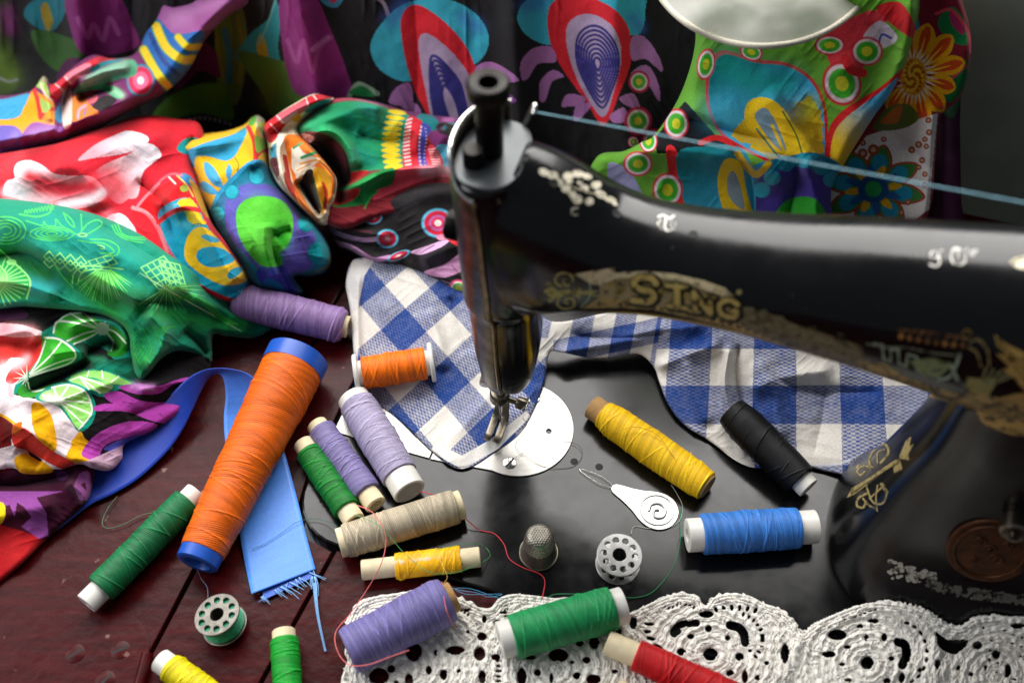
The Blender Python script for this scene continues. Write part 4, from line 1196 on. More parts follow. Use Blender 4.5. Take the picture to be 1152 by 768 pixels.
DROPB, DROPR, DROPL, INK, PET = '#38a6bc', '#cf2430', '#a892ae', '#332f74', '#a56ca4'
c.poly([(218, 150), (255, 75), (330, 12), (450, -5), (555, 45), (598, 130), (555, 205), (450, 215), (340, 262), (250, 225)], DROPB)
c.fade([(290, 60), (330, 20)], '#3d63b0', 30, .6); c.fade([(520, 60), (560, 90)], '#3d63b0', 25, .6)
c.poly([(315, 70), (350, 18), (400, 30), (470, 85), (530, 160), (565, 260), (560, 370), (440, 400), (380, 330), (335, 210)], DROPR)
c.poly([(372, 150), (388, 108), (430, 125), (490, 180), (540, 260), (550, 400), (430, 400), (395, 290)], DROPL)
for k in range(7):
    q = k * .13
    c.line([(430 + 60 * q, 400), (412 + 50 * q, 300 + 30 * q), (410 + 50 * q, 200 + 110 * q), (425 + 40 * q, 180 + 120 * q), (470 + 10 * q, 220 + 100 * q), (510 - 20 * q, 280 + 70 * q), (535 - 30 * q, 400)], 9, INK)
c.poly([(555, 215), (600, 198), (650, 220), (695, 258), (640, 262), (570, 250)], PET); c.poly([(600, 290), (660, 300), (685, 325), (640, 330)], '#7a3f8a'); c.poly([(278, 330), (300, 282), (345, 268), (350, 335)], PET); c.poly([(320, 345), (360, 330), (380, 365)], PET)
c.poly([(688, 60), (715, 5), (800, -25), (1070, -30), (1098, 40), (1075, 112), (990, 100), (880, 130), (790, 145), (720, 115)], DROPB)
c.fade([(720, 20), (760, 10)], '#3d63b0', 25, .6); c.fade([(1060, 60), (1080, 90)], '#3d63b0', 22, .6)
c.poly([(785, 60), (800, 10), (850, -12), (930, -5), (1010, 40), (1050, 110), (1052, 200), (1015, 300), (965, 402), (905, 320), (835, 225), (795, 140)], DROPR)
c.poly([(845, 95), (880, 52), (940, 50), (1000, 95), (1022, 180), (1000, 285), (962, 375), (895, 285), (855, 185)], DROPL)
for k in range(8):
    q = 1 - k * .12
    c.line([(945 + (a - 945) * q, 205 + (b - 205) * q) for a, b in ((880, 200), (882, 120), (920, 85), (965, 95), (1005, 150), (1012, 220), (990, 290), (960, 345), (915, 285))], 8, INK, closed=True)
for q in ([(702, 252), (700, 200), (735, 158), (795, 150), (812, 198), (755, 205), (722, 252)], [(760, 320), (762, 262), (800, 225), (838, 245), (800, 262), (778, 322)], [(830, 338), (850, 302), (905, 312), (895, 335), (850, 342)], [(868, 378), (880, 335), (925, 335), (885, 385)],
          [(1055, 120), (1100, 122), (1145, 190), (1150, 230), (1100, 190), (1055, 192)], [(1055, 230), (1105, 210), (1140, 270), (1142, 325), (1100, 262), (1058, 260)], [(1015, 315), (1060, 300), (1080, 350), (1040, 340)], [(985, 370), (1030, 345), (1040, 385), (1000, 395)]):
    c.poly(q, PET); 
for q in ((1078, 262, 34), (1075, 388, 44), (1125, 455, 40), (1060, 455, 18)):
    c.rings(q[0], q[1], q[2], q[2] * 1.05, [(1, '#b02048'), (.78, '#d8c0c0'), (.62, '#4f9a3a'), (.28, '#c8b030')])
c.fade([(480, 60), (520, 160)], '#0c0c10', 1, 0)
c.c *= np.interp(x, [250, 420], [1.0, 1.3])[:, None]  # print brightened from the middle rightwards, standing in for more light
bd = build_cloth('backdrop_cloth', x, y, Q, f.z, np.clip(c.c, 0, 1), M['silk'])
tag(bd, 'black cloth printed with red and blue paisley drops hanging behind the machine head', 'cloth')

# ---------------- plum cloth at the far right, behind the others
x, y, Q, pl = rect_cloth([(1020, 90), (1075, 90), (1080, 150), (1082, 230), (1090, 290), (990, 300), (1000, 200)], 1.2)
f = Field(x, y, 0); f.z = zplane(x, y, 16.5, .12); f.fold([(1062, 100), (1060, 290)], 10, .6); f.fold([(1045, 100), (1035, 290)], 8, -.4); f.noise(20, .4)
c = Paint(x, y, '#3d1230'); c.fade([(1068, 180), (1072, 260)], '#6a2a58', 9, .7); c.poly([(1055, 90), (1080, 90), (1075, 130), (1060, 125)], '#1d5a34')
tag(build_cloth('plum_cloth', x, y, Q, f.z, np.clip(c.c, 0, 1), M['silk']), 'dark plum cloth hanging at the right, behind the cloth with the yellow flower', 'cloth')

# ---------------- flower cloth
x, y, Q, pl = rect_cloth([(960, -60), (1060, -60), (1082, 0), (1092, 40), (1090, 80), (1080, 110), (1064, 125), (1056, 135), (1052, 180), (1046, 235), (1020, 262), (900, 280), (880, 200), (940, 60)], .8)
f = Field(x, y, 0); f.z = zplane(x, y, 14.5, .16)
f.fold([(1012, -40), (1015, 60), (990, 160)], 16, .7); f.fold([(1050, 110), (1040, 260)], 12, .5); f.fold([(990, 140), (1030, 170), (1050, 200)], 10, -.3); f.noise(30, .5).noise(9, .1); f.rim(pl, 8, .4)
f.crease(11, .35, 4, 75)
c = Paint(x, y, '#8a2430').fr(700, 0, 2.549)
c.poly([(700, -60), (960, -60), (1005, 80), (1000, 180), (960, 290), (900, 330), (780, 300)], '#7d1f2e', smooth=False)
for q in ([(820, -30), (850, 60), (840, 90), (760, 40), (740, -30)], ):
    c.poly(q, '#2a8aa8')
c.poly([(905, 60), (950, 20), (990, 80), (985, 130), (930, 110)], '#1d7a40'); c.poly([(930, 200), (985, 170), (990, 230), (950, 290), (915, 280)], '#14602e'); c.poly([(940, 30), (980, 70), (975, 100), (945, 70)], '#b03060'); c.line([(900, 40), (945, 30), (990, 90), (1000, 150)], 9, '#d84a58'); c.line([(930, 240), (985, 190)], 8, '#c04050')
c.poly([(700, 30), (800, -30), (835, 60), (800, 100), (740, 60)], '#d8c8d8')
for ang, ln, w in ((-100, 115, 30), (-70, 125, 30), (-40, 140, 30), (-12, 145, 28), (15, 120, 27), (45, 118, 28), (75, 120, 28), (105, 120, 26), (130, 110, 24), (-130, 70, 20)):
    a = math.radians(ang); ox, oy = 835 + 40 * math.cos(a), 215 + 40 * math.sin(a); ex, ey = 835 + ln * 1.05 * math.cos(a), 215 + ln * 1.25 * math.sin(a)
    px_, py_ = -math.sin(a), math.cos(a); mx_, my_ = ox + (ex - ox) * .65, oy + (ey - oy) * .65
    c.poly([(ox, oy), (mx_ + px_ * w, my_ + py_ * w), (ex, ey), (mx_ - px_ * w, my_ - py_ * w)], '#e0a012')
    c.poly([(ox, oy), (mx_ + px_ * w * .5, my_ + py_ * w * .5), (ex * .93 + ox * .07, ey * .93 + oy * .07), (mx_ - px_ * w * .5, my_ - py_ * w * .5)], '#c8481a')
    c.line([(ox, oy), (mx_, my_)], 9, '#f0c030', taper=True)
for k in range(26):
    a = k * 2 * math.pi / 26; c.line([(838 + 30 * math.cos(a), 220 + 45 * math.sin(a)), (842 + 62 * math.cos(a + .1), 220 + 80 * math.sin(a + .1))], 8, '#e8d8c8', taper=True)
c.ell(835, 220, 38, 55, '#d8920c'); 
for k in range(50):
    a = k * 2.4; r_ = .9 * math.sqrt(k / 50); c.ell(835 + 34 * r_ * math.cos(a), 220 + 50 * r_ * math.sin(a), 5, 5, '#a85a0a' if k % 2 else '#f0bc30')
c.poly([(700, 390), (905, 325), (890, 480), (880, 600), (800, 660), (540, 690), (560, 560), (640, 470)], '#dcd6d2', smooth=False)
c.poly([(720, 370), (760, 310), (820, 300), (850, 340), (800, 370)], '#5a6a28'); c.poly([(740, 350), (800, 300), (790, 350)], '#b8641c')
for ang in range(0, 360, 45):
    a = math.radians(ang + 12); e = (720 + 150 * math.cos(a), 540 + 125 * math.sin(a)); p1 = (720 + 95 * math.cos(a + .36), 540 + 80 * math.sin(a + .36)); p2 = (720 + 95 * math.cos(a - .36), 540 + 80 * math.sin(a - .36))
    c.poly([(720, 540), p1, e, p2], '#3d7a3c'); c.line([(720, 540), p1, e, p2], 6, '#a8382c', closed=True)
    c.ell(720 + 88 * math.cos(a), 540 + 74 * math.sin(a), 26, 22, '#2290b0', rot=ang)
for ang in range(22, 382, 30):
    a = math.radians(ang); c.poly([(720 + 25 * math.cos(a), 542 + 22 * math.sin(a)), (720 + 60 * math.cos(a + .2), 542 + 52 * math.sin(a + .2)), (720 + 85 * math.cos(a), 542 + 72 * math.sin(a)), (720 + 60 * math.cos(a - .2), 542 + 52 * math.sin(a - .2))], '#d8a820' if ang % 60 > 25 else '#2a5a9a')
c.ell(720, 542, 45, 40, '#1d4f80'); c.ell(720, 542, 24, 23, '#2a9a50')
for q in ((830, 430, 10), (850, 415, 10), (868, 400, 8), (880, 380, 9), (878, 345, 9), (872, 420, 8), (850, 480, 8), (868, 500, 8), (868, 530, 8), (860, 460, 9), (690, 410, 9), (720, 430, 16), (750, 400, 8), (690, 440, 14), (800, 610, 9), (820, 580, 9), (790, 635, 9)):
    c.ell(*q, q[2], '#9a4a30'); c.ell(q[0], q[1], q[2] * .45, q[2] * .45, '#c8a088')
tag(build_cloth('flower_cloth', x, y, Q, f.z, np.clip(c.c, 0, 1), M['cloth']), 'cloth with a big yellow flower above a white panel with a blue mandala bloom', 'cloth')

# ---------------- bright teal, yellow and lime cloth
x, y, Q, pl = rect_cloth([(790, -60), (1030, -60), (1036, -10), (1030, 36), (1012, 92), (984, 130), (950, 184), (935, 215), (928, 280), (820, 280), (690, 260), (660, 215), (672, 176), (702, 170), (722, 160), (738, 150), (766, 105), (782, 50), (780, 0)], .7)
f = Field(x, y, 0); f.z = zplane(x, y, 11.5, .3)
f.fold([(760, 110), (800, 140), (850, 165), (930, 185)], 16, .8, 26); f.fold([(765, 130), (830, 150), (880, 160)], 7, -.55, 10)
f.fold([(690, 175), (760, 170), (850, 185), (900, 215)], 14, .9, 18); f.fold([(905, 175), (915, 215), (920, 280)], 12, .7); f.fold([(900, 178), (890, 230), (880, 280)], 8, -.6)
f.fold([(940, 60), (960, 120), (940, 200)], 22, .6); f.fold([(1025, -40), (1020, 60), (960, 160)], 12, .5); f.fold([(860, 100), (900, 150), (930, 190)], 10, .5, 22)
f.fold([(820, 165), (845, 200), (850, 270)], 9, -.45, 14); f.noise(45, .9).noise(14, .22).noise(6, .05); f.rim(pl, 14, 1.0)
f.crease(13, .55, 4, 20).crease(8, .3, 4, -50, 5)
c = Paint(x, y, '#68a636').fr(700, 0, 2.549)
c.poly([(-60, 460), (0, 440), (130, 440), (160, 470), (200, 640), (-60, 640)], '#66a238', smooth=False)
c.poly([(-40, 470), (20, 490), (60, 560), (80, 600), (-20, 560)], '#9a98c0')
c.poly([(90, 400), (180, 290), (270, 390), (330, 410), (300, 440), (100, 440)], '#17161a', smooth=False)
R1, TE, YE, GR = '#d8282c', '#128f96', '#e8c020', '#38a028'
c.poly([(575, 100), (640, 60), (720, 30), (760, 60), (700, 120), (690, 200), (640, 210), (600, 190)], '#e0404c')
c.poly([(690, 110), (740, 60), (790, 110), (740, 140)], '#d8ccd8'); c.line([(735, 130), (745, 100), (770, 110)], 7, '#4a5ab0')
c.poly([(700, 230), (840, 80), (830, 170), (790, 230), (690, 260)], '#74b040')
c.poly([(730, 20), (800, 10), (850, 100), (830, 110), (760, 60)], '#d02a30')
# large teal petal
pe = [(240, 290), (245, 200), (285, 145), (380, 170), (470, 180), (540, 220), (580, 290), (590, 380), (580, 480), (480, 490), (330, 420), (270, 370)]
c.poly(pe, R1); pe2 = [(a + (415 - a) * .055, b + (320 - b) * .07) for a, b in pe]
c.grad(pe2, '#117f88', '#46aee0', (300, 180), (420, 330)); c.fade([(300, 190), (380, 230), (470, 240)], '#1a9c94', 50, .8); c.fade([(280, 320), (320, 340)], '#4ab4d4', 50, .7)
c.poly([(320, 390), (350, 340), (440, 350), (530, 280), (565, 330), (570, 470), (480, 480), (360, 420)], '#d8b424', wob=10); c.fade([(520, 320), (545, 300)], '#a8b030', 30, .7); c.fade([(440, 340), (480, 320)], '#7a98a0', 30, .8)
c.poly([(350, 330), (365, 290), (410, 280), (460, 310), (500, 380), (530, 470), (480, 470), (420, 420), (365, 370)], YE)
c.poly([(380, 330), (410, 310), (440, 350), (470, 430), (440, 420), (400, 370)], '#7a96a8'); c.line([(430, 360), (470, 450)], 9, '#d8b424'); c.line([(385, 370), (440, 440), (470, 465)], 6, '#4f7a70')
c.line([(460, 320), (500, 390), (520, 460)], 5, '#58752a')
# right petal
c.poly([(585, 470), (590, 380), (630, 320), (740, 250), (810, 195), (800, 240), (740, 330), (690, 400), (650, 470)], R1)
c.grad([(600, 470), (605, 390), (645, 335), (740, 265), (790, 225), (740, 320), (690, 390), (640, 470)], '#e4bc24', '#4fb0dc', (620, 420), (710, 290), g=1.4)
# lower cup: teal rim, purple body, green dome
c.poly([(370, 480), (470, 450), (560, 440), (640, 490), (600, 560), (570, 640), (370, 640), (340, 560)], '#1a7c9c')
c.poly([(390, 520), (440, 490), (520, 480), (600, 520), (580, 640), (380, 640)], '#4a3a94'); c.fade([(400, 520), (380, 600)], '#2a2050', 25, .7)
for q in ((430, 510), (470, 470), (520, 460), (570, 480), (600, 515), (400, 545)): c.ell(q[0], q[1], 24, 22, '#2a98b0')
c.poly([(440, 640), (455, 590), (500, 565), (560, 575), (580, 640)], '#2fa030')
# lower-left teal fold
c.poly([(125, 440), (160, 440), (215, 640), (170, 640)], R1); c.grad([(155, 450), (240, 420), (330, 420), (370, 480), (370, 640), (210, 640)], '#0f7078', '#3aa4c4', (180, 480), (270, 600))
c.poly([(275, 500), (300, 455), (340, 470), (355, 540), (375, 640), (310, 640), (280, 570)], YE); c.poly([(300, 520), (315, 490), (335, 520), (350, 600), (310, 570)], '#8a9aa0'); c.line([(330, 440), (380, 500), (420, 470)], 20, '#c8a020')
# eyelets
def eye(cx, cy, rx, ry, rot=0):
    c.rings(cx, cy, rx, ry, [(1, '#d0283c'), (.86, '#e8d4d8'), (.68, '#44b030'), (.34, '#cfd030')], rot)
for q in ((240, 185, 26, 46, 10), (370, 150, 34, 24, 20), (155, 355, 36, 44, 0), (75, 405, 26, 34, 0), (45, 470, 42, 36, 0), (130, 545, 44, 50, 0), (630, 240, 56, 64, -15), (702, 148, 46, 42, 0), (595, 130, 44, 28, 0), (280, 90, 30, 24, 0)): eye(*q)
c.line([(225, 410), (270, 395), (320, 415)], 16, R1); c.line([(640, 170), (655, 200), (690, 210)], 26, '#e02a34')
tag(build_cloth('bright_printed_cloth', x, y, Q, f.z, np.clip(c.c, 0, 1), M['cloth']), 'lime, teal and yellow printed cotton cloth with red eyelets, heaped behind the machine arm', 'cloth')

# ---------------- purple twisted scarf, top left
x, y, Q, pl = rect_cloth([(-50, 105), (0, 108), (35, 102), (49, 86), (60, 95), (84, 74), (105, 62), (126, 66), (151, 61), (165, 35), (175, 15), (180, -50), (310, -50), (292, 2), (260, 16), (232, 44), (211, 81), (186, 104), (151, 123), (105, 148), (63, 163), (24, 175), (-50, 190)], .7)
f = Field(x, y, [(0, 150, 4.2), (60, 120, 4.6), (150, 95, 5.2), (200, 50, 6.5), (260, -10, 8.2), (180, 0, 7.4), (-50, 150, 4)])
f.fold([(120, 118), (180, 85), (225, 30), (300, -40)], 14, 1.4, 18, .0); f.fold([(-40, 165), (60, 145), (120, 122), (160, 105)], 10, 1.1); f.fold([(55, 110), (80, 85), (120, 66)], 7, 1.0); f.fold([(85, 112), (110, 105), (130, 100)], 7, -1.6)
f.fold([(45, 90), (55, 120), (55, 140)], 6, .7); f.fold([(85, 95), (120, 80), (150, 75)], 6, .8); f.fold([(65, 150), (72, 115), (80, 92)], 5, -.8); f.noise(20, .8, 2.5, -35).noise(8, .15); f.rim(pl, 12, 1.6)
f.crease(7, .35, 5, -38)
c = Paint(x, y, '#6a1d58')
c.fr(0, 0, 2.845)
c.poly([(490, 60), (510, -60), (870, -60), (840, 10), (740, 50), (690, 90), (600, 110), (520, 130)], '#8f4a88'); c.fade([(560, 60), (700, 20)], '#b880b0', 35, .6); c.fade([(640, 60), (760, 20)], '#7a2a6a', 30, .6)
c.poly([(450, 110), (500, 60), (560, 110), (650, 100), (640, 150), (600, 230), (530, 295), (500, 230)], '#1d5aa0')
for p_, w in (([(500, 85), (530, 150), (580, 190), (620, 190)], 24), ([(460, 160), (500, 230), (540, 280)], 22), ([(570, 120), (600, 150), (640, 150)], 18)): c.line(p_, w + 8, '#7aa040'); c.line(p_, w, '#d8b41c')
c.line([(480, 110), (520, 190), (570, 240)], 14, '#123a7a')
c.rings(450, 258, 45, 52, [(1, '#357a98'), (.85, '#c02048'), (.55, '#d85a80'), (.25, '#e8c8c8')])
c.fr(0, 60, 5.486)
c.poly([(440, 250), (520, 170), (640, 90), (820, 40), (840, 130), (740, 160), (640, 190), (520, 235)], '#4f9a78'); c.fade([(560, 160), (760, 70)], '#98c0a8', 40, .7); c.poly([(480, 245), (600, 195), (720, 210), (760, 260), (720, 280), (620, 225)], '#1f9a60'); c.fade([(700, 230), (750, 260)], '#a8d0b0', 22, .7)
c.poly([(310, 190), (400, 130), (560, 40), (640, 15), (720, 30), (560, 100), (480, 160), (430, 230), (380, 250), (330, 300)], '#c81f34'); c.poly([(400, 140), (540, 60), (560, 110), (480, 160), (440, 190)], '#d8788c'); c.line([(340, 190), (390, 230)], 7, '#e8c8c0'); c.line([(400, 145), (440, 190)], 7, '#e8c8c0')
c.poly([(560, 100), (640, 50), (760, 40), (640, 80), (580, 115)], '#2a8a98')
c.poly([(-250, 270), (0, 285), (180, 250), (150, 330), (90, 400), (-250, 430)], '#3a9ac4'); c.poly([(-250, 420), (80, 405), (150, 330), (200, 230), (250, 250), (330, 300), (325, 470), (230, 430), (120, 510), (-250, 520)], '#f09a14')
c.line([(210, 225), (235, 300), (250, 400)], 26, '#d8282c'); c.line([(250, 400), (290, 350), (330, 345)], 22, '#d8282c'); c.poly([(245, 280), (290, 300), (320, 330), (270, 370)], '#a4cc60'); c.poly([(200, 190), (240, 150), (280, 170), (310, 290), (260, 230)], '#a4cc60'); c.line([(250, 190), (270, 240), (320, 295)], 12, '#e8c8c0'); c.ell(275, 160, 26, 22, '#a8a080')
c.poly([(-200, 440), (0, 450), (40, 520), (60, 640), (-200, 680)], '#4a6ad0'); c.poly([(-200, 500), (90, 450), (130, 620), (-200, 720)], '#6a5ab0'); c.fade([(60, 560), (100, 500)], '#9a80c8', 30, .6)
c.poly([(130, 520), (200, 430), (300, 440), (420, 470), (360, 560), (160, 590)], '#8a4a98'); c.fade([(200, 500), (300, 470)], '#b088c0', 40, .6)
c.poly([(430, 290), (500, 260), (560, 320), (610, 370), (540, 390), (440, 420)], '#e07a2a'); c.line([(480, 400), (490, 350), (530, 320)], 16, '#c898b0'); c.line([(520, 380), (530, 340)], 10, '#4a70b0'); c.poly([(340, 360), (390, 300), (400, 420), (350, 420)], '#3a8ab0'); c.poly([(385, 250), (440, 230), (440, 440), (390, 450)], '#dcc0b8'); c.poly([(520, 250), (600, 260), (590, 300), (550, 310)], '#d86070')
c.poly([(570, 330), (640, 260), (720, 290), (640, 350)], '#140a10')  # shade inside the twist's hollow, painted near-black
tag(build_cloth('purple_scarf', x, y, Q, f.z, np.clip(c.c, 0, 1), M['silk']), 'twisted purple scarf with a blue and yellow striped stretch, lying behind the red floral scarf', 'scarf')

# ---------------- red floral scarf with the teal and yellow fold
x, y, Q, pl = rect_cloth([(-50, 178), (0, 172), (60, 162), (110, 145), (160, 130), (200, 134), (225, 140), (232, 175), (226, 205), (236, 246), (257, 277), (280, 318), (262, 340), (200, 320), (100, 280), (-50, 260)], .7)
f = Field(x, y, [(-50, 200, 5), (0, 200, 5), (100, 160, 5.2), (170, 140, 5.2), (180, 200, 5.0), (225, 170, 4.8), (240, 270, 4.6), (270, 325, 2.6), (200, 300, 4.0), (60, 250, 4.6)])
f.fold([(0, 205), (80, 185), (150, 160), (200, 150)], 16, .8, 22); f.fold([(175, 235), (195, 215), (215, 195)], 6, .7, 12); f.fold([(150, 200), (185, 232), (196, 270)], 7, -.5, 11); f.fold([(185, 240), (215, 235), (245, 285), (270, 325)], 18, 1.3, 10, .1)
f.fold([(60, 175), (100, 205), (110, 240)], 14, .4); f.fold([(215, 150), (222, 200), (240, 250)], 6, -1.0); f.noise(40, 1.0).noise(12, .22).noise(5, .05); f.rim(pl, 10, .9)
f.crease(11, .4, 4, -20).crease(7, .2, 4, 35, 5)
c = Paint(x, y, '#d2202e').fr(0, 60, 5.486)
c.poly([(-300, 640), (200, 620), (500, 560), (900, 500), (1150, 470), (1300, 480), (1300, 1400), (-300, 1400)], '#d22434', smooth=False); c.fade([(100, 640), (300, 560)], '#8a1420', 60, .7); c.fade([(0, 720), (120, 640)], '#d84a52', 50, .6)
W = '#ecdfe6'; PK = '#e66a78'
c.grad([(480, 660), (580, 570), (700, 510), (800, 478), (915, 520), (880, 580), (760, 620), (640, 640), (560, 650)], '#e8e0e8', '#e2909c', (800, 500), (600, 640))
c.grad([(560, 768), (640, 690), (800, 620), (900, 560), (960, 575), (995, 630), (940, 680), (880, 740), (850, 880), (790, 900), (740, 930), (680, 900), (620, 850)], '#efe6ee', '#d23a4a', (900, 640), (620, 800)); c.fade([(690, 760), (740, 830)], '#d02a3a', 60, .7)
c.grad([(85, 720), (110, 675), (180, 660), (260, 690), (330, 740), (420, 755), (560, 760), (640, 830), (650, 890), (560, 940), (470, 960), (360, 960), (200, 925), (60, 880), (20, 850), (40, 790), (90, 770)], '#f0e6ec', '#e88a96', (140, 700), (420, 860))
c.fade([(180, 760), (290, 800), (420, 830), (560, 820)], '#cf1f30', 55, .95); c.fade([(240, 830), (420, 850)], '#d63040', 40, .9); c.fade([(40, 860), (120, 880)], W, 30, .9); c.fade([(380, 935), (560, 900), (630, 860)], W, 26, .9)
c.fr(0, 210, 5.486)
c.poly([(660, 190), (740, 165), (800, 210), (840, 290), (700, 260)], W); c.fade([(690, 190), (660, 170)], PK, 40, .7)
c.poly([(850, 110), (960, 20), (1100, -60), (1180, 60), (1060, 130), (980, 190), (900, 150)], '#c6141c', smooth=False); c.line([(980, -20), (900, 60), (850, 120)], 16, '#e2808c'); c.line([(820, 130), (900, 160), (960, 230), (1000, 310), (1030, 400)], 24, '#e09aa0', a=.8)
c.poly([(820, 150), (930, 180), (1000, 290), (1040, 410), (930, 370), (850, 310), (830, 230)], '#c81a24', a=.5)
c.fr(170, 90, 5.486)
c.poly([(160, 430), (200, 370), (270, 355), (330, 400), (240, 460)], '#128e94'); c.poly([(320, 345), (380, 305), (470, 335), (430, 370), (350, 370)], '#58b832'); c.poly([(170, 590), (220, 580), (270, 630), (250, 660)], '#2a80b0')
c.line([(110, 600), (150, 640)], 10, '#e8d8d0'); c.line([(160, 590), (220, 650), (260, 720)], 8, '#e8c860'); c.poly([(180, 660), (210, 650), (230, 680), (190, 690)], '#a4b848'); c.line([(0, 700), (60, 620), (130, 580), (190, 590)], 14, '#e07080', a=.7)
# the teal and yellow fold
c.fr(180, 190, 5.486)
c.poly([(-10, 270), (80, 200), (170, 180), (240, 240), (280, 330), (380, 480), (470, 580), (560, 700), (480, 800), (300, 740), (180, 650), (90, 540), (20, 400)], '#1596b4'); c.fade([(60, 420), (110, 520)], '#0c7a98', 40, .7); c.fade([(120, 330), (180, 350)], '#5abccc', 30, .6)
c.poly([(100, 215), (170, 185), (230, 230), (240, 280), (280, 340), (200, 350), (170, 300), (150, 260)], '#e0b81e', wob=6); c.poly([(0, 265), (70, 215), (110, 225), (20, 290)], '#5aa8c8')
c.line([(-10, 330), (60, 275), (150, 245), (250, 255)], 30, '#d8262c'); c.line([(195, 355), (230, 340), (280, 350)], 8, '#187a70')
c.poly([(150, 520), (165, 430), (210, 370), (270, 360), (330, 400), (400, 480), (470, 570), (540, 680), (430, 720), (340, 700), (240, 640), (170, 580)], '#e2b41c')
c.poly([(230, 560), (240, 500), (320, 480), (400, 500), (460, 560), (400, 595), (300, 605)], '#1292b8'); c.poly([(255, 420), (290, 405), (370, 440), (320, 455)], '#3a9ab8'); c.poly([(415, 660), (440, 620), (500, 605), (500, 640), (440, 680)], '#128ca8')
c.fade([(270, 180), (300, 280), (360, 420)], '#7a1a18', 16, .6)
c.poly([(180, 60), (260, 150), (300, 300), (260, 260), (220, 180)], '#c8901c')
tag(build_cloth('floral_scarf', x, y, Q, f.z, np.clip(c.c, 0, 1), M['cloth']), 'red scarf with white blossoms and a teal and yellow fold, heaped at the left', 'scarf')

# ---------------- teal and yellow bundle with the purple and green dome
x, y, Q, pl = rect_cloth([(226, 151), (256, 147), (275, 140), (283, 132), (291, 130), (299, 138), (302, 163), (303, 185), (311, 206), (335, 230), (358, 256), (371, 278), (372, 298), (362, 309), (345, 311), (331, 312), (341, 329), (318, 334), (285, 325), (268, 298), (249, 268), (238, 246), (226, 222), (218, 200), (205, 175), (198, 166), (207, 157)], .6)
f = Field(x, y, [(215, 168, 5.2), (288, 135, 5.6), (260, 165, 5.6), (300, 180, 5.2), (240, 220, 5.0), (300, 220, 5.6), (280, 270, 5.0), (345, 260, 4.0), (368, 290, 2.6), (330, 320, 2.0), (280, 318, 2.8), (320, 290, 4.2)])
f.fold([(312, 258), (306, 276), (318, 310), (330, 332)], 6, -.5, 9, .1); f.fold([(296, 250), (300, 285), (312, 315)], 9, .5, 7, .1); f.fold([(330, 258), (318, 262), (309, 268)], 10, -.45, 6, .2); f.fold([(289, 135), (285, 160), (290, 190)], 8, .7); f.fold([(210, 165), (245, 160), (275, 142)], 9, .5)
f.fold([(235, 205), (262, 190), (285, 185)], 10, .4); f.fold([(345, 240), (368, 275), (365, 300)], 10, .7, 14); f.noise(30, .7).noise(10, .2).noise(5, .05); f.rim(pl, 16, 2.6)
f.crease(9, .3, 4, 55).crease(6, .15, 4, -10, 5)
c = Paint(x, y, '#e0b01c').fr(170, 90, 5.486)
c.poly([(150, 430), (200, 440), (330, 390), (480, 345), (590, 310), (540, 430), (490, 490), (400, 500), (300, 480), (270, 540), (200, 500)], '#359cc6'); c.poly([(520, 330), (610, 270), (650, 220), (690, 260), (600, 300)], '#3a9890')
c.poly([(270, 490), (340, 470), (500, 495), (590, 330), (640, 260), (720, 400), (720, 600), (640, 520), (560, 540), (480, 620), (430, 760), (330, 760), (290, 640)], '#e6b41c')
for q in ([(325, 520), (350, 510), (400, 560), (445, 660), (390, 650), (340, 590)], [(300, 640), (340, 630), (410, 690), (400, 710), (330, 690)], [(460, 570), (480, 520), (500, 560), (480, 620)]): c.poly(q, '#45a0d0')
c.line([(515, 480), (540, 520), (530, 570)], 6, '#5a6a20')
c.line([(600, 290), (635, 380), (645, 500)], 26, '#d42a28'); c.line([(645, 490), (670, 450), (720, 430)], 22, '#d42a28'); c.poly([(640, 345), (690, 370), (715, 400), (655, 450)], '#86c040'); c.poly([(640, 270), (670, 250), (710, 330), (720, 390), (660, 320)], '#9ac850'); c.line([(650, 270), (665, 320), (715, 380)], 9, '#e8c8c0'); c.ell(668, 240, 30, 24, '#a8a58a'); c.poly([(600, 280), (620, 230), (650, 230), (630, 280)], '#58a040')
c.fr(180, 190, 5.486)
BO = [(330, 250), (360, 180), (420, 110), (490, 40), (560, -20), (640, -30), (690, 30), (760, 130), (860, 250), (980, 370), (1060, 480), (1070, 620), (960, 690), (860, 680), (890, 800), (700, 800), (560, 700), (450, 560), (370, 430), (300, 320)]
c.poly([(a - 12, b - 24) for a, b in BO], '#2f9cc8'); c.poly(BO, '#16768e'); c.fade([(380, 440), (480, 600), (560, 700)], '#0c5f78', 40, .8)
c.poly([(400, 320), (410, 200), (490, 110), (600, 90), (700, 110), (800, 200), (870, 300), (960, 420), (950, 560), (900, 630), (780, 650), (640, 640), (530, 540), (440, 430)], '#5a52aa'); c.fade([(760, 260), (850, 380), (900, 520)], '#564a94', 60, .7); c.fade([(430, 200), (560, 130)], '#6a6ac0', 50, .6)
c.poly([(600, 620), (750, 590), (850, 760), (760, 768), (640, 720)], '#3a3ca0'); c.poly([(640, 690), (700, 680), (770, 740), (760, 768), (660, 740)], '#1a6a9a')
for q in ((597, 45, 46), (443, 142, 40), (355, 278, 42), (985, 520, 68), (905, 335, 48)): c.ell(q[0], q[1], q[2] + 6, q[2] + 8, '#126a86'); c.ell(q[0], q[1], q[2], q[2] + 2, '#2aa4b8' if q[0] < 800 else '#0f8a92')
c.line([(960, 640), (1040, 590), (1055, 520)], 10, '#8a8a40', a=.8)
c.poly([(470, 300), (480, 240), (530, 190), (620, 168), (720, 180), (790, 230), (822, 320), (810, 420), (770, 490), (740, 520), (752, 590), (660, 605), (590, 570), (520, 480), (480, 390)], '#52bc34'); c.fade([(600, 220), (560, 330), (600, 450)], '#6cd048', 60, .5); c.fade([(740, 380), (760, 450)], '#188a14', 50, .9); c.fade([(650, 560), (720, 560)], '#26a01c', 40, .8)
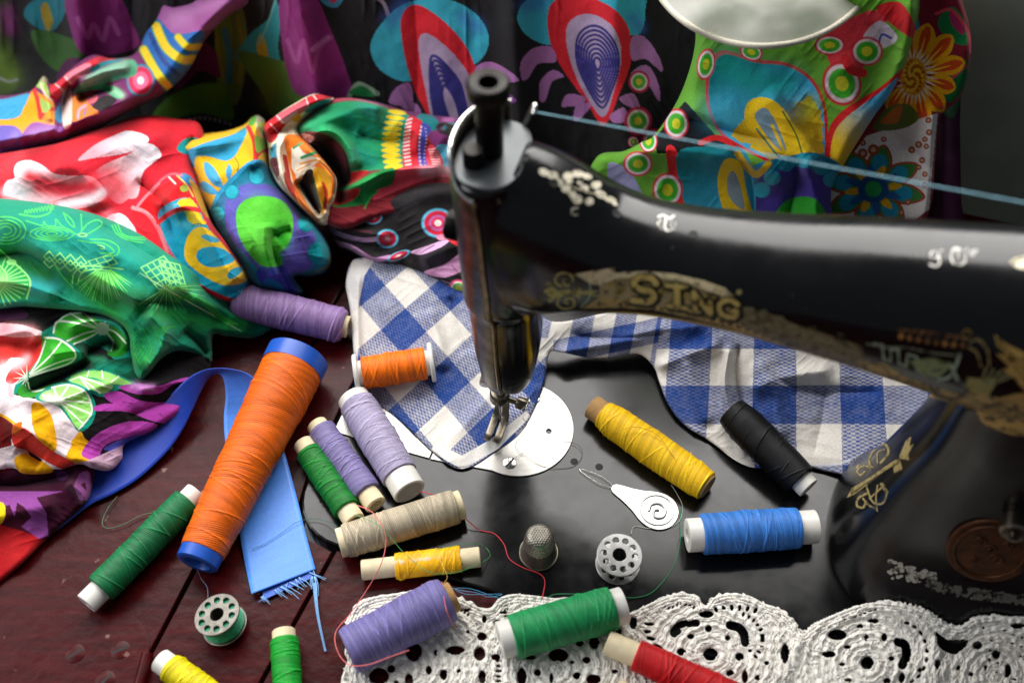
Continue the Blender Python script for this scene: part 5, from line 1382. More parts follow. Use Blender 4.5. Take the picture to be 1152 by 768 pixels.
tag(build_cloth('dome_print_cloth', x, y, Q, f.z, np.clip(c.c, 0, 1), M['cloth']), 'bunched cloth printed with a green dome on purple, behind the mauve spool', 'cloth')
# ---------------- teal green cloth with the striped band
x, y, Q, pl = rect_cloth([(329, 148), (345, 129), (365, 115), (385, 110), (420, 114), (455, 124), (490, 130), (530, 134), (575, 140), (580, 220), (500, 235), (430, 245), (390, 258), (366, 250), (352, 225), (345, 190)], .6)
f = Field(x, y, [(335, 148, 5.4), (380, 120, 6.0), (440, 130, 6.2), (520, 140, 6.0), (575, 180, 5.0), (520, 215, 4.0), (430, 200, 4.6), (380, 240, 3.6), (360, 200, 4.0)])
f.fold([(333, 150), (370, 135), (410, 120), (440, 122)], 9, .8, 14); f.fold([(345, 152), (372, 148), (392, 165), (402, 192)], 5, 1.0, 8); f.fold([(355, 165), (372, 180), (385, 205), (380, 235)], 10, -2.0); f.fold([(400, 150), (430, 158), (470, 155)], 9, -.5, 8)
f.fold([(378, 218), (410, 205), (440, 192), (500, 188)], 6, .8, 9, .1); f.fold([(440, 130), (470, 150), (500, 170)], 14, .5); f.noise(26, .8).noise(9, .18); f.rim(pl, 9, 1.0)
f.crease(9, .35, 4, 15).crease(6, .18, 4, -20, 5)
c = Paint(x, y, '#7a1a24').fr(330, 90, 5.486)
c.poly([(300, 110), (500, 130), (700, 180), (900, 220), (1300, 240), (1300, 520), (1000, 560), (820, 330), (700, 200), (500, 150)], '#6a2060'); c.fade([(850, 300), (1000, 330)], '#8a3a70', 40, .6); c.ell(830, 260, 75, 48, '#157a80', 25); c.ell(980, 300, 60, 40, '#157a80'); c.fade([(940, 250), (980, 240)], '#c070b0', 22, .8); c.poly([(880, 420), (950, 400), (1050, 450), (1100, 600), (920, 560)], '#5ab0cc')
c.poly([(80, 190), (130, 150), (240, 120), (240, 140), (150, 180), (100, 200)], '#1a8a90'); c.line([(250, 130), (380, 120), (560, 170), (720, 240)], 14, '#c04060')
gm = [(-10, 330), (60, 270), (140, 200), (250, 145), (380, 130), (500, 150), (600, 190), (580, 280), (560, 400), (560, 480), (580, 545), (470, 560), (360, 590), (340, 500), (310, 420), (230, 350), (140, 320), (40, 325)]
c.poly(gm, '#148f5a'); c.fade([(420, 180), (520, 220), (560, 280)], '#2f9088', 50, .8); c.fade([(330, 180), (400, 190)], '#0f7a48', 40, .8); c.fade([(340, 240), (420, 330), (480, 300)], '#0d8878', 50, .7); c.fade([(180, 300), (280, 350), (340, 430)], '#22b468', 22, .8); c.fade([(400, 450), (480, 500)], '#0f8a80', 50, .6); c.fade([(60, 290), (160, 220)], '#35b074', 30, .6)
c.poly([(330, 580), (460, 560), (400, 620), (350, 650)], '#c01a20')
# striped band
c.poly([(600, 180), (720, 225), (690, 300), (680, 400), (690, 530), (580, 545), (555, 480), (560, 380), (580, 270)], '#1f8a70')
for k in range(11):
    t = k / 10; cy = 200 + 335 * t; cx = 640 - 40 * math.sin(t * 2.6); c.ell(cx, cy, 58, 15 + 3 * t, '#e0c41e', 8 - 14 * t)
c.poly([(715, 225), (800, 265), (770, 350), (760, 430), (775, 530), (685, 535), (675, 430), (690, 320)], '#d02030')
for k in range(13):
    t = k / 12; c.line([(700 - 18 * math.sin(t * 2.8), 250 + 275 * t), (730 - 16 * math.sin(t * 2.8), 240 + 280 * t)], 12, '#f0c8c8')
c.poly([(795, 265), (850, 300), (815, 380), (815, 450), (835, 530), (780, 530), (765, 430), (780, 340)], '#3a44a0')
for k in range(11): t = k / 10; c.ell(785 - 12 * math.sin(t * 2.8) + 4, 290 + 235 * t, 7, 8, '#d8b0c0'); c.ell(815 + 6 * math.sin(t * 6), 300 + 225 * t, 6, 6, '#b088b8')
c.poly([(850, 400), (900, 450), (925, 530), (835, 530), (820, 440)], '#d83848')
for k in range(7): c.line([(835 + 4 * k, 430 + 15 * k), (880 + 6 * k, 425 + 16 * k)], 7, '#f0c0c4')
# hollow below the loop with its shade painted dark, then the green and red strips
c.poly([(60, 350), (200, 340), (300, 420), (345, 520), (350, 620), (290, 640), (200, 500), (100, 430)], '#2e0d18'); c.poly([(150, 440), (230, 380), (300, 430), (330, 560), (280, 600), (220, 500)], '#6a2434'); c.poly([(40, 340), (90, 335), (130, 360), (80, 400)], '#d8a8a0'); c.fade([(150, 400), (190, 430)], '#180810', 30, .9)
c.poly([(240, 690), (350, 650), (480, 580), (620, 545), (610, 640), (560, 690), (500, 700), (440, 768), (240, 780)], '#0f7a36'); c.fade([(300, 680), (500, 590)], '#2aa050', 14, .8); c.poly([(240, 700), (330, 680), (410, 670), (380, 730), (300, 768), (240, 768)], '#b81c22')
c.poly([(610, 640), (640, 560), (720, 535), (830, 530), (1150, 560), (1150, 620), (900, 600), (700, 660), (500, 740), (520, 680)], '#e04a5a'); c.fade([(800, 565), (950, 560)], '#e8c0cc', 30, .8); c.line([(440, 790), (480, 720), (520, 690)], 10, '#28a048')
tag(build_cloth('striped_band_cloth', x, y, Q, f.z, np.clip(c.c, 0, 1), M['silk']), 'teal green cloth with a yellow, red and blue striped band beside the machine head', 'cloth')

# ---------------- orange and white knotted scarf with the red roll
x, y, Q, pl = rect_cloth([(297, 143), (312, 129), (334, 115), (352, 106), (367, 108), (376, 113), (352, 127), (341, 138), (336, 147), (346, 160), (360, 175), (372, 190), (379, 203), (377, 222), (373, 236), (374, 248), (362, 254), (347, 242), (330, 226), (313, 209), (304, 190), (301, 165)], .5)
f = Field(x, y, [(300, 150, 5.4), (350, 112, 6.2), (320, 160, 6.0), (350, 185, 5.6), (375, 205, 5.0), (370, 245, 3.4), (330, 220, 4.6)])
f.fold([(300, 145), (335, 122), (365, 110)], 7, .9, 7, .0); f.fold([(322, 148), (314, 175), (325, 210), (360, 248)], 5, .8, 8, .1); f.fold([(335, 200), (345, 215), (362, 245)], 6, -1.6); f.fold([(338, 160), (362, 182), (376, 205), (374, 235)], 5, .9, 8); f.fold([(356, 205), (360, 225), (367, 245)], 5, .6); f.fold([(305, 165), (312, 190)], 4, -.5); f.noise(18, .5).noise(7, .12); f.rim(pl, 7, 1.2)
c = Paint(x, y, '#e8d8b8').fr(170, 90, 5.486)
c.poly([(690, 280), (780, 215), (900, 145), (1010, 90), (1120, 105), (1000, 170), (900, 220), (820, 290), (790, 340), (730, 390)], '#c41a26'); c.poly([(780, 220), (950, 130), (970, 170), (860, 250), (810, 270)], '#d05a6a'); c.poly([(800, 250), (900, 190), (880, 240), (830, 270)], '#caa0b8'); c.line([(775, 220), (815, 265)], 8, '#ecd0cc'); c.line([(955, 110), (970, 160)], 7, '#ecd0cc'); c.line([(735, 270), (780, 320)], 7, '#e8b0b0'); c.line([(1000, 95), (1020, 120)], 8, '#ecd0cc'); c.poly([(950, 190), (1020, 140), (1110, 115), (1060, 160), (970, 200)], '#1a8290'); c.poly([(860, 240), (910, 210), (930, 240), (900, 262)], '#d8a030')
c.poly([(735, 430), (770, 390), (790, 430), (775, 500), (740, 480)], '#3a9ab8'); c.poly([(735, 490), (780, 490), (790, 620), (750, 560)], '#5a1a20')
c.line([(820, 480), (835, 560), (850, 640), (900, 740), (960, 830)], 40, '#b02a18'); c.line([(800, 340), (790, 440), (810, 560)], 34, '#eedfc8')
c.poly([(825, 350), (920, 345), (1000, 430), (1100, 520), (1140, 620), (1120, 720), (1090, 760), (1040, 620), (1020, 540), (960, 545), (910, 600), (900, 700), (860, 560), (835, 450)], '#ec7a1a')
c.poly([(865, 420), (910, 410), (940, 450), (1050, 490), (1000, 530), (930, 560), (900, 620), (890, 580), (865, 540)], '#f0ead8', smooth=False); c.line([(930, 480), (1010, 450)], 20, '#2a9a60'); c.line([(880, 420), (930, 390)], 14, '#4aa070'); c.line([(920, 520), (1020, 495), (1070, 510)], 12, '#f0a030'); c.line([(900, 560), (980, 520)], 8, '#e8a040')
c.poly([(920, 640), (960, 560), (1000, 560), (1020, 640), (1040, 790), (990, 790), (950, 700)], '#1c1210'); c.poly([(1000, 560), (1060, 550), (1110, 610), (1090, 740), (1060, 830), (1030, 740)], '#dca414'); c.line([(1060, 640), (1080, 700), (1070, 790)], 22, '#c23418'); c.line([(1030, 590), (1050, 660)], 14, '#e8c030'); c.line([(1000, 600), (1030, 720), (1050, 800)], 12, '#2a4a28')  # first shape: opening in the knot, its shade painted near-black
c.poly([(880, 620), (920, 640), (960, 760), (1040, 860), (980, 860), (900, 740)], '#ec8222'); c.line([(910, 650), (960, 740), (1030, 850)], 16, '#f0e4c8'); c.line([(870, 640), (930, 760), (1000, 850)], 8, '#d8401c'); c.line([(1040, 500), (1130, 600), (1130, 700)], 7, '#3a2a14')
c.line([(790, 600), (860, 720), (960, 830), (1060, 900)], 20, '#a89878')
tag(build_cloth('knotted_scarf', x, y, Q, f.z, np.clip(c.c, 0, 1), M['silk']), 'knotted orange and white scarf with a red roll, beside the green dome print', 'scarf')

# ---------------- black cloth with ringed spots
x, y, Q, pl = rect_cloth([(370, 252), (378, 243), (395, 238), (418, 227), (438, 216), (465, 203), (510, 195), (575, 196), (580, 345), (528, 335), (512, 331), (488, 318), (457, 306), (428, 300), (412, 293), (392, 283), (378, 273)], .6)
f = Field(x, y, [(372, 253, 2.2), (420, 240, 3.6), (470, 215, 4.2), (540, 205, 4.0), (560, 270, 3.6), (470, 270, 3.4), (400, 275, 2.2), (450, 300, 1.9), (520, 325, 1.9), (570, 340, 1.8)])
f.fold([(375, 253), (410, 262), (440, 265)], 5, .4, 5); f.fold([(375, 262), (410, 275), (445, 278)], 4, -.3); f.fold([(378, 270), (420, 290), (455, 290)], 5, .35); f.fold([(430, 230), (480, 215), (540, 215)], 10, .5, 16); f.fold([(470, 295), (500, 280), (530, 265)], 8, .4, 12); f.noise(30, .6).noise(9, .12); f.rim(pl, 12, 1.5)
f.crease(9, .3, 4, -20).crease(6, .15, 4, 10, 5)
c = Paint(x, y, '#1a1719').fr(340, 190, 5.12); c.fade([(600, 200), (780, 120)], '#343034', 60, .7); c.fade([(720, 540), (800, 520)], '#3c2f44', 40, .6)
c.line([(200, 275), (240, 300), (300, 302), (375, 298)], 20, '#c8a0c4'); c.line([(205, 272), (260, 285), (330, 290)], 5, '#7ab8d8'); c.line([(165, 330), (190, 365), (260, 390), (340, 408), (425, 405)], 26, '#c49ac0'); c.line([(165, 320), (180, 360), (240, 385)], 7, '#4a98c0'); c.line([(190, 430), (280, 450), (360, 500), (420, 525), (500, 510)], 30, '#b984b0', taper=False); c.line([(200, 425), (270, 445), (340, 490)], 10, '#907a98')
c.line([(200, 330), (300, 350), (400, 365)], 12, '#5a1a2a', a=.7)
def spot(cx, cy, rx, ry, rot=0): c.rings(cx, cy, rx, ry, [(1, '#5ab4d4'), (.8, '#c01834'), (.5, '#8a1030'), (.46, '#d04868'), (.22, '#f0d0c8')], rot)
spot(410, 280, 52, 40, -10); spot(490, 402, 64, 54); spot(555, 500, 70, 24, -22)
c.rings(782, 312, 95, 84, [(1, '#5ab8dc'), (.84, '#d82040'), (.7, '#c81c3c'), (.56, '#c060a0'), (.4, '#d83860'), (.22, '#f4e4e0')])
c.poly([(625, 478), (700, 450), (800, 415), (850, 410), (800, 450), (700, 490), (660, 492)], '#d8a8d0'); c.line([(680, 485), (760, 440)], 5, '#3a2038'); c.poly([(775, 385), (840, 375), (850, 400), (790, 410)], '#e890b0'); c.poly([(840, 405), (930, 395), (1000, 420), (1000, 470), (920, 460)], '#d82a34')
c.poly([(700, 595), (820, 550), (920, 480), (1100, 400), (1100, 570), (940, 585), (820, 625)], '#d498c4'); c.line([(860, 555), (900, 600)], 4, '#6a3a5a'); c.line([(760, 580), (940, 500)], 5, '#b070a0'); c.rings(905, 690, 62, 50, [(1, '#d84878'), (.78, '#e8e0d8'), (.66, '#58a032'), (.4, '#a8b828')], 25)
for k in range(9): c.line([(800 + 14 * k, 640 + 4 * k), (820 + 14 * k, 655 + 4 * k)], 3, '#8a7488')
tag(build_cloth('ringed_spot_cloth', x, y, Q, f.z, np.clip(c.c, 0, 1), M['silk']), 'black cloth with ringed spots and pink stripes lying over the far end of the gingham', 'cloth')

# ---------------- dark plum and red cloth, bottom left
x, y, Q, pl = rect_cloth([(-50, 470), (20, 470), (70, 500), (104, 520), (104, 545), (100, 560), (88, 574), (52, 607), (27, 632), (0, 655), (-50, 695)], .8)
f = Field(x, y, [(-50, 480, 2.2), (0, 500, 2.0), (60, 520, 1.6), (100, 545, .8), (104, 522, .9), (50, 605, .3), (0, 650, .3), (-50, 690, .3), (0, 580, 1.2), (40, 560, 1.2)])
f.fold([(-40, 540), (20, 545), (90, 530)], 9, -.7); f.fold([(75, 540), (92, 555), (96, 570)], 5, .5); f.fold([(-40, 590), (20, 575), (70, 565)], 14, .5); f.noise(26, .7).noise(9, .12); f.rim(pl, 8, .35)
f.crease(10, .3, 4, -25).crease(6, .15, 4, 30, 5)
c = Paint(x, y, '#3c0e26').fr(0, 450, 3.658)
c.poly([(-200, 520), (0, 512), (100, 540), (195, 575), (120, 660), (0, 760), (-200, 900)], '#b01a20', smooth=False); c.fade([(20, 600), (100, 640)], '#c82a2c', 60, .5)
c.poly([(-150, 400), (0, 375), (150, 375), (260, 375), (150, 400), (190, 460), (200, 560), (160, 570), (90, 520), (130, 480), (100, 440), (70, 420), (60, 480), (40, 430), (0, 440), (-150, 470)], '#8a4690', smooth=False); c.poly([(305, 350), (330, 300), (370, 300), (370, 400), (330, 410), (310, 370)], '#7a4078'); c.poly([(335, 350), (350, 340), (355, 370)], '#3c0e26'); c.ell(255, 310, 26, 20, '#6a3070')
c.poly([(-60, 430), (10, 420), (22, 470), (0, 510), (-60, 510)], '#e0c018'); c.poly([(-150, 80), (60, 90), (60, 200), (30, 290), (-150, 310)], '#7a1018')
tag(build_cloth('plum_scarf', x, y, Q, f.z, np.clip(c.c, 0, 1), M['cloth']), 'dark plum scarf with a red corner spread on the table at the lower left', 'scarf')

# ---------------- lime slice scarf
x, y, Q, pl = rect_cloth([(-50, 330), (30, 345), (80, 340), (130, 345), (165, 380), (200, 385), (232, 396), (237, 410), (226, 434), (219, 448), (196, 469), (172, 485), (141, 499), (137, 517), (123, 529), (105, 527), (88, 522), (57, 532), (28, 534), (8, 528), (-50, 540)], .6)
f = Field(x, y, [(-50, 400, 3.8), (0, 350, 2.6), (30, 368, 3.6), (60, 378, 3.0), (100, 360, 3.0), (140, 385, 2.4), (70, 430, 2.6), (95, 450, 2.6), (40, 470, 3.4), (0, 440, 4.0), (110, 480, 2.4), (190, 440, 1.7), (226, 420, .9), (172, 484, 1.0), (130, 520, 1.0), (140, 500, 1.1), (50, 525, 1.6), (0, 520, 2.2)])
f.fold([(25, 443), (50, 432), (80, 418), (105, 405)], 9, -1.5, 8); f.fold([(55, 400), (80, 395), (100, 398)], 8, .7, 6); f.fold([(70, 372), (105, 360), (135, 368), (145, 395)], 7, 1.0, 7); f.fold([(95, 400), (120, 385), (135, 395)], 6, -1.2); f.fold([(-20, 380), (30, 372), (48, 385)], 9, .8)
f.fold([(20, 446), (60, 450), (90, 440), (140, 425)], 7, .5, 9); f.fold([(150, 440), (190, 430), (222, 428)], 8, .5, 8); f.fold([(140, 470), (180, 455), (215, 445)], 7, -.35); f.fold([(0, 470), (40, 490), (80, 515), (120, 520)], 10, .4); f.fold([(20, 500), (50, 520)], 8, -.5); f.fold([(90, 355), (140, 352), (175, 380)], 7, -1.0)
f.noise(30, .8).noise(10, .2).noise(5, .05); f.rim(pl, 9, .5)
f.crease(9, .28, 4, -30).crease(6, .15, 4, 20, 5)
c = Paint(x, y, '#151115').fr(0, 340, 4.8)
c.poly([(-200, 20), (60, 20), (150, 60), (100, 90), (-200, 100)], '#5c2c58')
c.poly([(-300, 105), (0, 110), (120, 120), (225, 155), (245, 220), (200, 330), (110, 420), (80, 500), (180, 520), (330, 540), (420, 680), (470, 770), (500, 830), (350, 900), (-300, 900)], '#e9d8dc', smooth=False)
c.poly([(-200, 160), (0, 180), (110, 190), (235, 180), (240, 240), (190, 340), (100, 420), (60, 440), (30, 420), (60, 360), (130, 310), (60, 300), (0, 340), (-200, 360)], '#e23a34'); c.fade([(60, 150), (170, 160)], '#e89aa0', 36, .8); c.fade([(20, 340), (90, 340), (150, 300)], '#ecc4c8', 26, .8); c.fade([(200, 240), (180, 310)], '#c82420', 30, .7); c.fade([(-40, 180), (20, 150)], '#d8405a', 40, .7); c.fade([(50, 440), (60, 500)], '#e89aa0', 18, .7)
TEAL, LM, LM2, WH = '#0c8a74', '#38aa2c', '#8fd46a', '#e6eedc'
# upper slice
c.poly([(225, 170), (290, 120), (350, 65), (450, 45), (560, 60), (680, 130), (720, 220), (700, 310), (620, 310), (560, 250), (450, 240), (470, 290), (400, 320), (300, 220)], TEAL)
c.poly([(285, 155), (320, 95), (400, 60), (490, 70), (545, 130), (500, 190), (400, 220), (350, 200), (300, 180)], LM); c.poly([(555, 140), (620, 130), (680, 190), (690, 260), (640, 295), (580, 280), (610, 230), (590, 180)], '#1f8a20')
for p_ in ([(290, 160), (310, 105), (400, 110), (520, 140)], [(380, 60), (450, 100), (530, 140)], [(450, 55), (500, 100), (545, 140)], [(350, 215), (450, 170), (530, 150)], [(400, 225), (480, 190), (540, 155)], [(560, 140), (620, 160), (680, 220)], [(570, 160), (610, 210), (600, 260)]): c.line(p_, 10, WH)
c.line([(288, 165), (300, 120), (360, 70), (450, 55)], 8, WH)
for k in range(10): a = k * .63; c.line([(553, 142), (553 + 48 * math.cos(a), 142 + 44 * math.sin(a))], 9, WH, taper=True)
c.ell(553, 142, 36, 34, '#d8dcd4')
c.poly([(400, 230), (470, 225), (520, 300), (600, 310), (760, 300), (780, 410), (700, 420), (560, 380), (440, 370), (400, 300)], '#0a4a34'); c.fade([(500, 300), (560, 310)], '#3a9a70', 18, .7); c.fade([(540, 350), (680, 360)], '#108a70', 26, .7)
# middle slice
c.poly([(225, 165), (300, 180), (390, 230), (440, 280), (425, 320), (300, 360), (160, 410), (80, 500), (85, 440), (130, 400), (180, 340), (235, 250)], TEAL); c.poly([(235, 195), (300, 200), (380, 240), (405, 290), (360, 330), (250, 360), (180, 380), (220, 300)], LM); c.line([(240, 190), (320, 200), (395, 255), (405, 300), (360, 335), (250, 370), (160, 400)], 11, WH)
for p_ in ([(165, 385), (260, 300), (330, 215)], [(165, 390), (300, 330), (400, 300)], [(160, 385), (210, 310), (245, 210)]): c.line(p_, 8, WH)
for k in range(8): a = 1.2 + k * .5; c.line([(145, 405), (145 + 75 * math.cos(a), 415 + 75 * math.sin(a))], 7, WH, taper=True)
c.poly([(150, 420), (250, 390), (330, 370), (400, 330), (470, 300), (420, 400), (320, 440), (200, 480), (150, 470)], '#062a16'); c.poly([(90, 480), (130, 440), (160, 470), (290, 440), (320, 445), (220, 500), (130, 515)], '#2a8a24'); c.line([(150, 430), (180, 480), (320, 445)], 8, WH)  # first shape: valley of the fold, its shade painted dark green
# small slices and the bottom one
c.poly([(355, 410), (440, 365), (560, 365), (660, 400), (735, 440), (640, 470), (560, 510), (470, 480), (400, 440)], TEAL); c.poly([(380, 405), (450, 372), (560, 372), (660, 410), (710, 440), (600, 440), (500, 405)], LM2); c.poly([(370, 420), (430, 400), (520, 420), (610, 450), (560, 490), (480, 465)], LM2)
for p_ in ([(430, 400), (540, 490)], [(430, 400), (600, 460)], [(430, 400), (380, 420)], [(430, 400), (480, 470)], [(550, 370), (555, 410)], [(480, 370), (470, 400)], [(640, 400), (600, 430)]): c.line(p_, 7, WH)
c.poly([(190, 520), (270, 450), (370, 430), (460, 460), (510, 530), (515, 600), (490, 660), (430, 700), (380, 640), (310, 560)], TEAL); c.poly([(210, 515), (280, 465), (370, 450), (450, 480), (488, 540), (490, 600), (460, 650), (420, 680), (370, 610), (310, 545)], LM2, wob=3)
for q in ((370, 450), (450, 480), (490, 540), (488, 600), (450, 655), (290, 460), (230, 500)): c.line([(315, 530), q], 9, WH)
c.line([(280, 460), (370, 445), (455, 478), (490, 540), (490, 605), (425, 685)], 9, WH); c.fade([(300, 530), (260, 520)], '#e6e6dc', 26, .9)
# petals
Y = '#eaa90c'
c.poly([(170, 570), (190, 550), (250, 580), (300, 700), (300, 800), (240, 800), (180, 680)], Y); c.poly([(385, 770), (410, 720), (440, 700), (480, 790), (540, 850), (430, 900)], Y); c.poly([(60, 700), (70, 660), (150, 690), (230, 760), (330, 830), (400, 860), (340, 900), (200, 830), (80, 760)], '#e0382a'); c.poly([(-200, 540), (0, 610), (70, 660), (60, 740), (40, 780), (-200, 790)], '#6a1210'); c.line([(-150, 570), (0, 605), (80, 655)], 14, Y)
c.fr(0, 450, 3.658)
c.poly([(60, 240), (110, 215), (160, 240), (220, 290), (150, 305), (80, 295)], Y); c.poly([(130, 20), (160, 10), (210, 60), (230, 150), (225, 200), (180, 160), (140, 90)], Y); c.poly([(270, 240), (330, 150), (400, 220), (340, 250)], Y); c.poly([(50, 110), (80, 110), (180, 190), (310, 260), (260, 280), (150, 210), (60, 190)], '#e0382a'); c.poly([(50, 140), (60, 100), (90, 90), (80, 130)], '#d86a18')
c.fr(0, 340, 4.8)
# purple bands on black at the right
PU = '#a63c9c'
for q in ([(640, 455), (760, 440), (860, 450), (950, 420), (1030, 405), (1085, 450), (1060, 520), (1000, 550), (1050, 480), (1020, 430), (940, 440), (860, 490), (740, 495)], [(560, 500), (640, 480), (760, 530), (900, 540), (1020, 520), (960, 600), (900, 640), (860, 600), (740, 580), (620, 550)], [(515, 560), (600, 545), (720, 575), (840, 590), (900, 650), (820, 640), (680, 590), (520, 585)],
          [(440, 820), (500, 730), (600, 670), (720, 640), (850, 660), (780, 710), (640, 740), (560, 780), (520, 850)]): c.poly(q, PU)
c.fade([(720, 450), (820, 460)], '#c890c8', 22, .7); c.poly([(560, 790), (640, 745), (760, 712), (700, 760), (620, 800)], '#4a4aa8'); c.poly([(360, 900), (480, 850), (600, 800), (680, 770), (650, 860), (560, 920)], '#c8a4bc')
tag(build_cloth('lime_slice_scarf', x, y, Q, f.z, np.clip(c.c, 0, 1), M['cloth']), 'scarf printed with green lime slices, white and yellow petals and purple bands on black', 'scarf')

# ---------------- green line-drawn scarf
x, y, Q, pl = rect_cloth([(-50, 218), (0, 223), (60, 230), (110, 242), (160, 264), (200, 290), (250, 322), (288, 354), (306, 368), (286, 380), (255, 378), (240, 377), (239, 400), (236, 408), (218, 398), (198, 395), (180, 405), (162, 426), (152, 420), (147, 396), (142, 372), (125, 358), (100, 351), (70, 348), (30, 345), (-50, 338)], .55)
f = Field(x, y, [(-50, 240, 5.6), (0, 228, 5.6), (100, 245, 5.6), (180, 285, 4.8), (270, 345, 1.2), (300, 370, .4), (255, 330, 2.2), (230, 350, 3.0), (160, 330, 4.8), (60, 290, 5.2), (0, 290, 5.0), (0, 335, 4.2), (80, 340, 4.2), (150, 380, 3.6), (158, 420, 2.6), (238, 402, 1.0), (190, 380, 3.0)])
f.fold([(-40, 300), (20, 285), (60, 300), (110, 325), (150, 350)], 9, -1.1, 14, .1); f.fold([(-30, 240), (60, 258), (140, 290), (240, 345)], 18, .8, 26); f.fold([(20, 270), (80, 300), (150, 335), (190, 350)], 12, .6, 8); f.fold([(150, 345), (200, 340), (260, 365)], 9, -.6, 12); f.fold([(160, 350), (185, 375), (165, 420)], 9, .8, 10)
f.fold([(210, 330), (245, 348), (290, 368)], 8, .4, 14); f.fold([(205, 370), (222, 385), (235, 402)], 7, -.7); f.fold([(-40, 315), (20, 318), (70, 335)], 8, .6); f.fold([(110, 250), (150, 275), (190, 300)], 8, -.35); f.noise(30, .7, 1.6, 30).noise(10, .18).noise(5, .05); f.rim(pl, 8, .9)
f.crease(11, .4, 5, 28).crease(6, .18, 4, 45, 5)
c = Paint(x, y, '#0c8c6c').fr(0, 210, 5.486)
G1, G2 = '#4fc95c', '#8fe07a'
c.fade([(300, 260), (520, 350), (800, 480)], '#109c8c', 120, .8); c.fade([(900, 480), (1100, 560)], '#0f947c', 90, .7); c.fade([(180, 590), (320, 600)], '#128c98', 60, .8); c.fade([(600, 640), (900, 740), (1200, 820), (1500, 850)], '#0a7a2a', 90, .9); c.fade([(0, 420), (150, 480), (300, 540)], '#0a7028', 60, .9); c.fade([(820, 690), (950, 720)], '#0a5a3a', 60, .8); c.fade([(450, 560), (600, 660), (760, 900)], '#168a2a', 70, .8); c.fade([(700, 1000), (900, 1060)], '#0a7a2c', 120, .8); c.fade([(1250, 950), (1280, 1080)], '#075a40', 60, .9)
for r_ in (32, 58, 84, 112): c.line([(45 + r_ * 1.1 * math.cos(a) - 10, 270 + r_ * .75 * math.sin(a)) for a in np.linspace(-2.6, 1.9, 14)], 8, G1)
for r_ in (.25, .5, .75, 1.0): c.line([(320 + 135 * r_ * math.cos(a), 290 + 42 * r_ * math.sin(a)) for a in np.linspace(.2, 6.1, 16)], 7, G1)
c.line([(120, 170), (180, 180), (230, 185), (300, 165), (320, 130), (330, 120)], 9, G1); 
for k in range(9): c.line([(150 + 20 * k, 165 - 3 * k), (158 + 20 * k, 145 - 4 * k), (168 + 20 * k, 165 - 3 * k)], 6, G1)
c.line([(160, 210), (260, 240), (270, 215), (290, 240), (340, 240), (345, 200), (380, 240), (450, 285), (500, 300)], 7, G1); c.line([(390, 160), (420, 220), (460, 250), (440, 200), (390, 160)], 7, G1); c.line([(500, 170), (505, 270)], 7, G1); c.line([(500, 280), (540, 230), (600, 205), (630, 230), (580, 270), (520, 300)], 7, G1)
c.ell(510, 298, 30, 13, G2); c.ell(510, 298, 18, 7, '#0c8c6c')
c.line([(480, 330), (560, 345), (640, 350), (700, 390), (690, 410), (620, 410)], 8, G1); c.line([(560, 325), (660, 330), (730, 370), (720, 420), (640, 430)], 8, G1); c.line([(600, 360), (640, 370), (640, 385), (620, 380)], 7, G2)
for r_ in (0, 18, 36): c.line([(690 + r_, 240 - r_ * .3), (720 + r_, 290), (790 + r_, 330 - r_ * .5), (880 + r_, 345 - r_)], 7, G1)
def mesh_(x0, y0, ux, uy, vx, vy, nu, nv, w=7, col=G2):
    for i in range(nu + 1): c.line([(x0 + ux * i, y0 + uy * i), (x0 + ux * i + vx * nv, y0 + uy * i + vy * nv)], w, col)
    for j in range(nv + 1): c.line([(x0 + vx * j, y0 + vy * j), (x0 + vx * j + ux * nu, y0 + vy * j + uy * nu)], w, col)
for k in range(4):
    for dy_ in (0, 36): c.line([(270 + 65 * k, 430 + 10 * k + dy_), (305 + 65 * k, 398 + 10 * k + dy_), (340 + 65 * k, 440 + 10 * k + dy_), (305 + 65 * k, 465 + 10 * k + dy_), (270 + 65 * k, 430 + 10 * k + dy_)], 7, G2, smooth=False)
mesh_(545, 460, 45, -14, 22, 28, 3, 2, 6)
mesh_(870, 500, 35, -18, 28, 34, 4, 4, 7); mesh_(980, 450, 32, 8, 12, 40, 4, 4, 7)
c.line([(445, 600), (460, 530), (530, 490), (640, 495), (760, 510)], 8, G2); c.line([(480, 600), (500, 540), (570, 510), (680, 520)], 7, G2); c.line([(340, 490), (400, 570), (450, 620)], 8, G1)
for k in range(26):
    a = .15 + k * .11; r0 = 60; c.line([(640 + 40 * math.cos(a), 510 + 20 * math.sin(a)), (640 + 190 * math.cos(a * .9 + .15), 530 + 190 * math.sin(a * .9 + .15))], 12, '#7ad868' if k % 3 else '#22a83c', taper=True)
for k in range(22): a = -.2 + k * .12; c.line([(1030, 620), (1030 + 260 * math.cos(a), 620 + 150 * math.sin(a))], 8, G2 if k % 2 else '#30b048', taper=True)
for k in range(12): c.line([(860 + 20 * k, 530 + 12 * k), (1050 + 40 * k, 650 + 22 * k)], 5, '#b4eca4', a=.6)
for r_ in (0, 22, 46): c.line([(1060 + r_, 720 - r_), (1150 + r_, 690 - r_ * .4), (1260 + r_, 730), (1330 + r_, 800), (1420 + r_, 850)], 9, '#38b840')
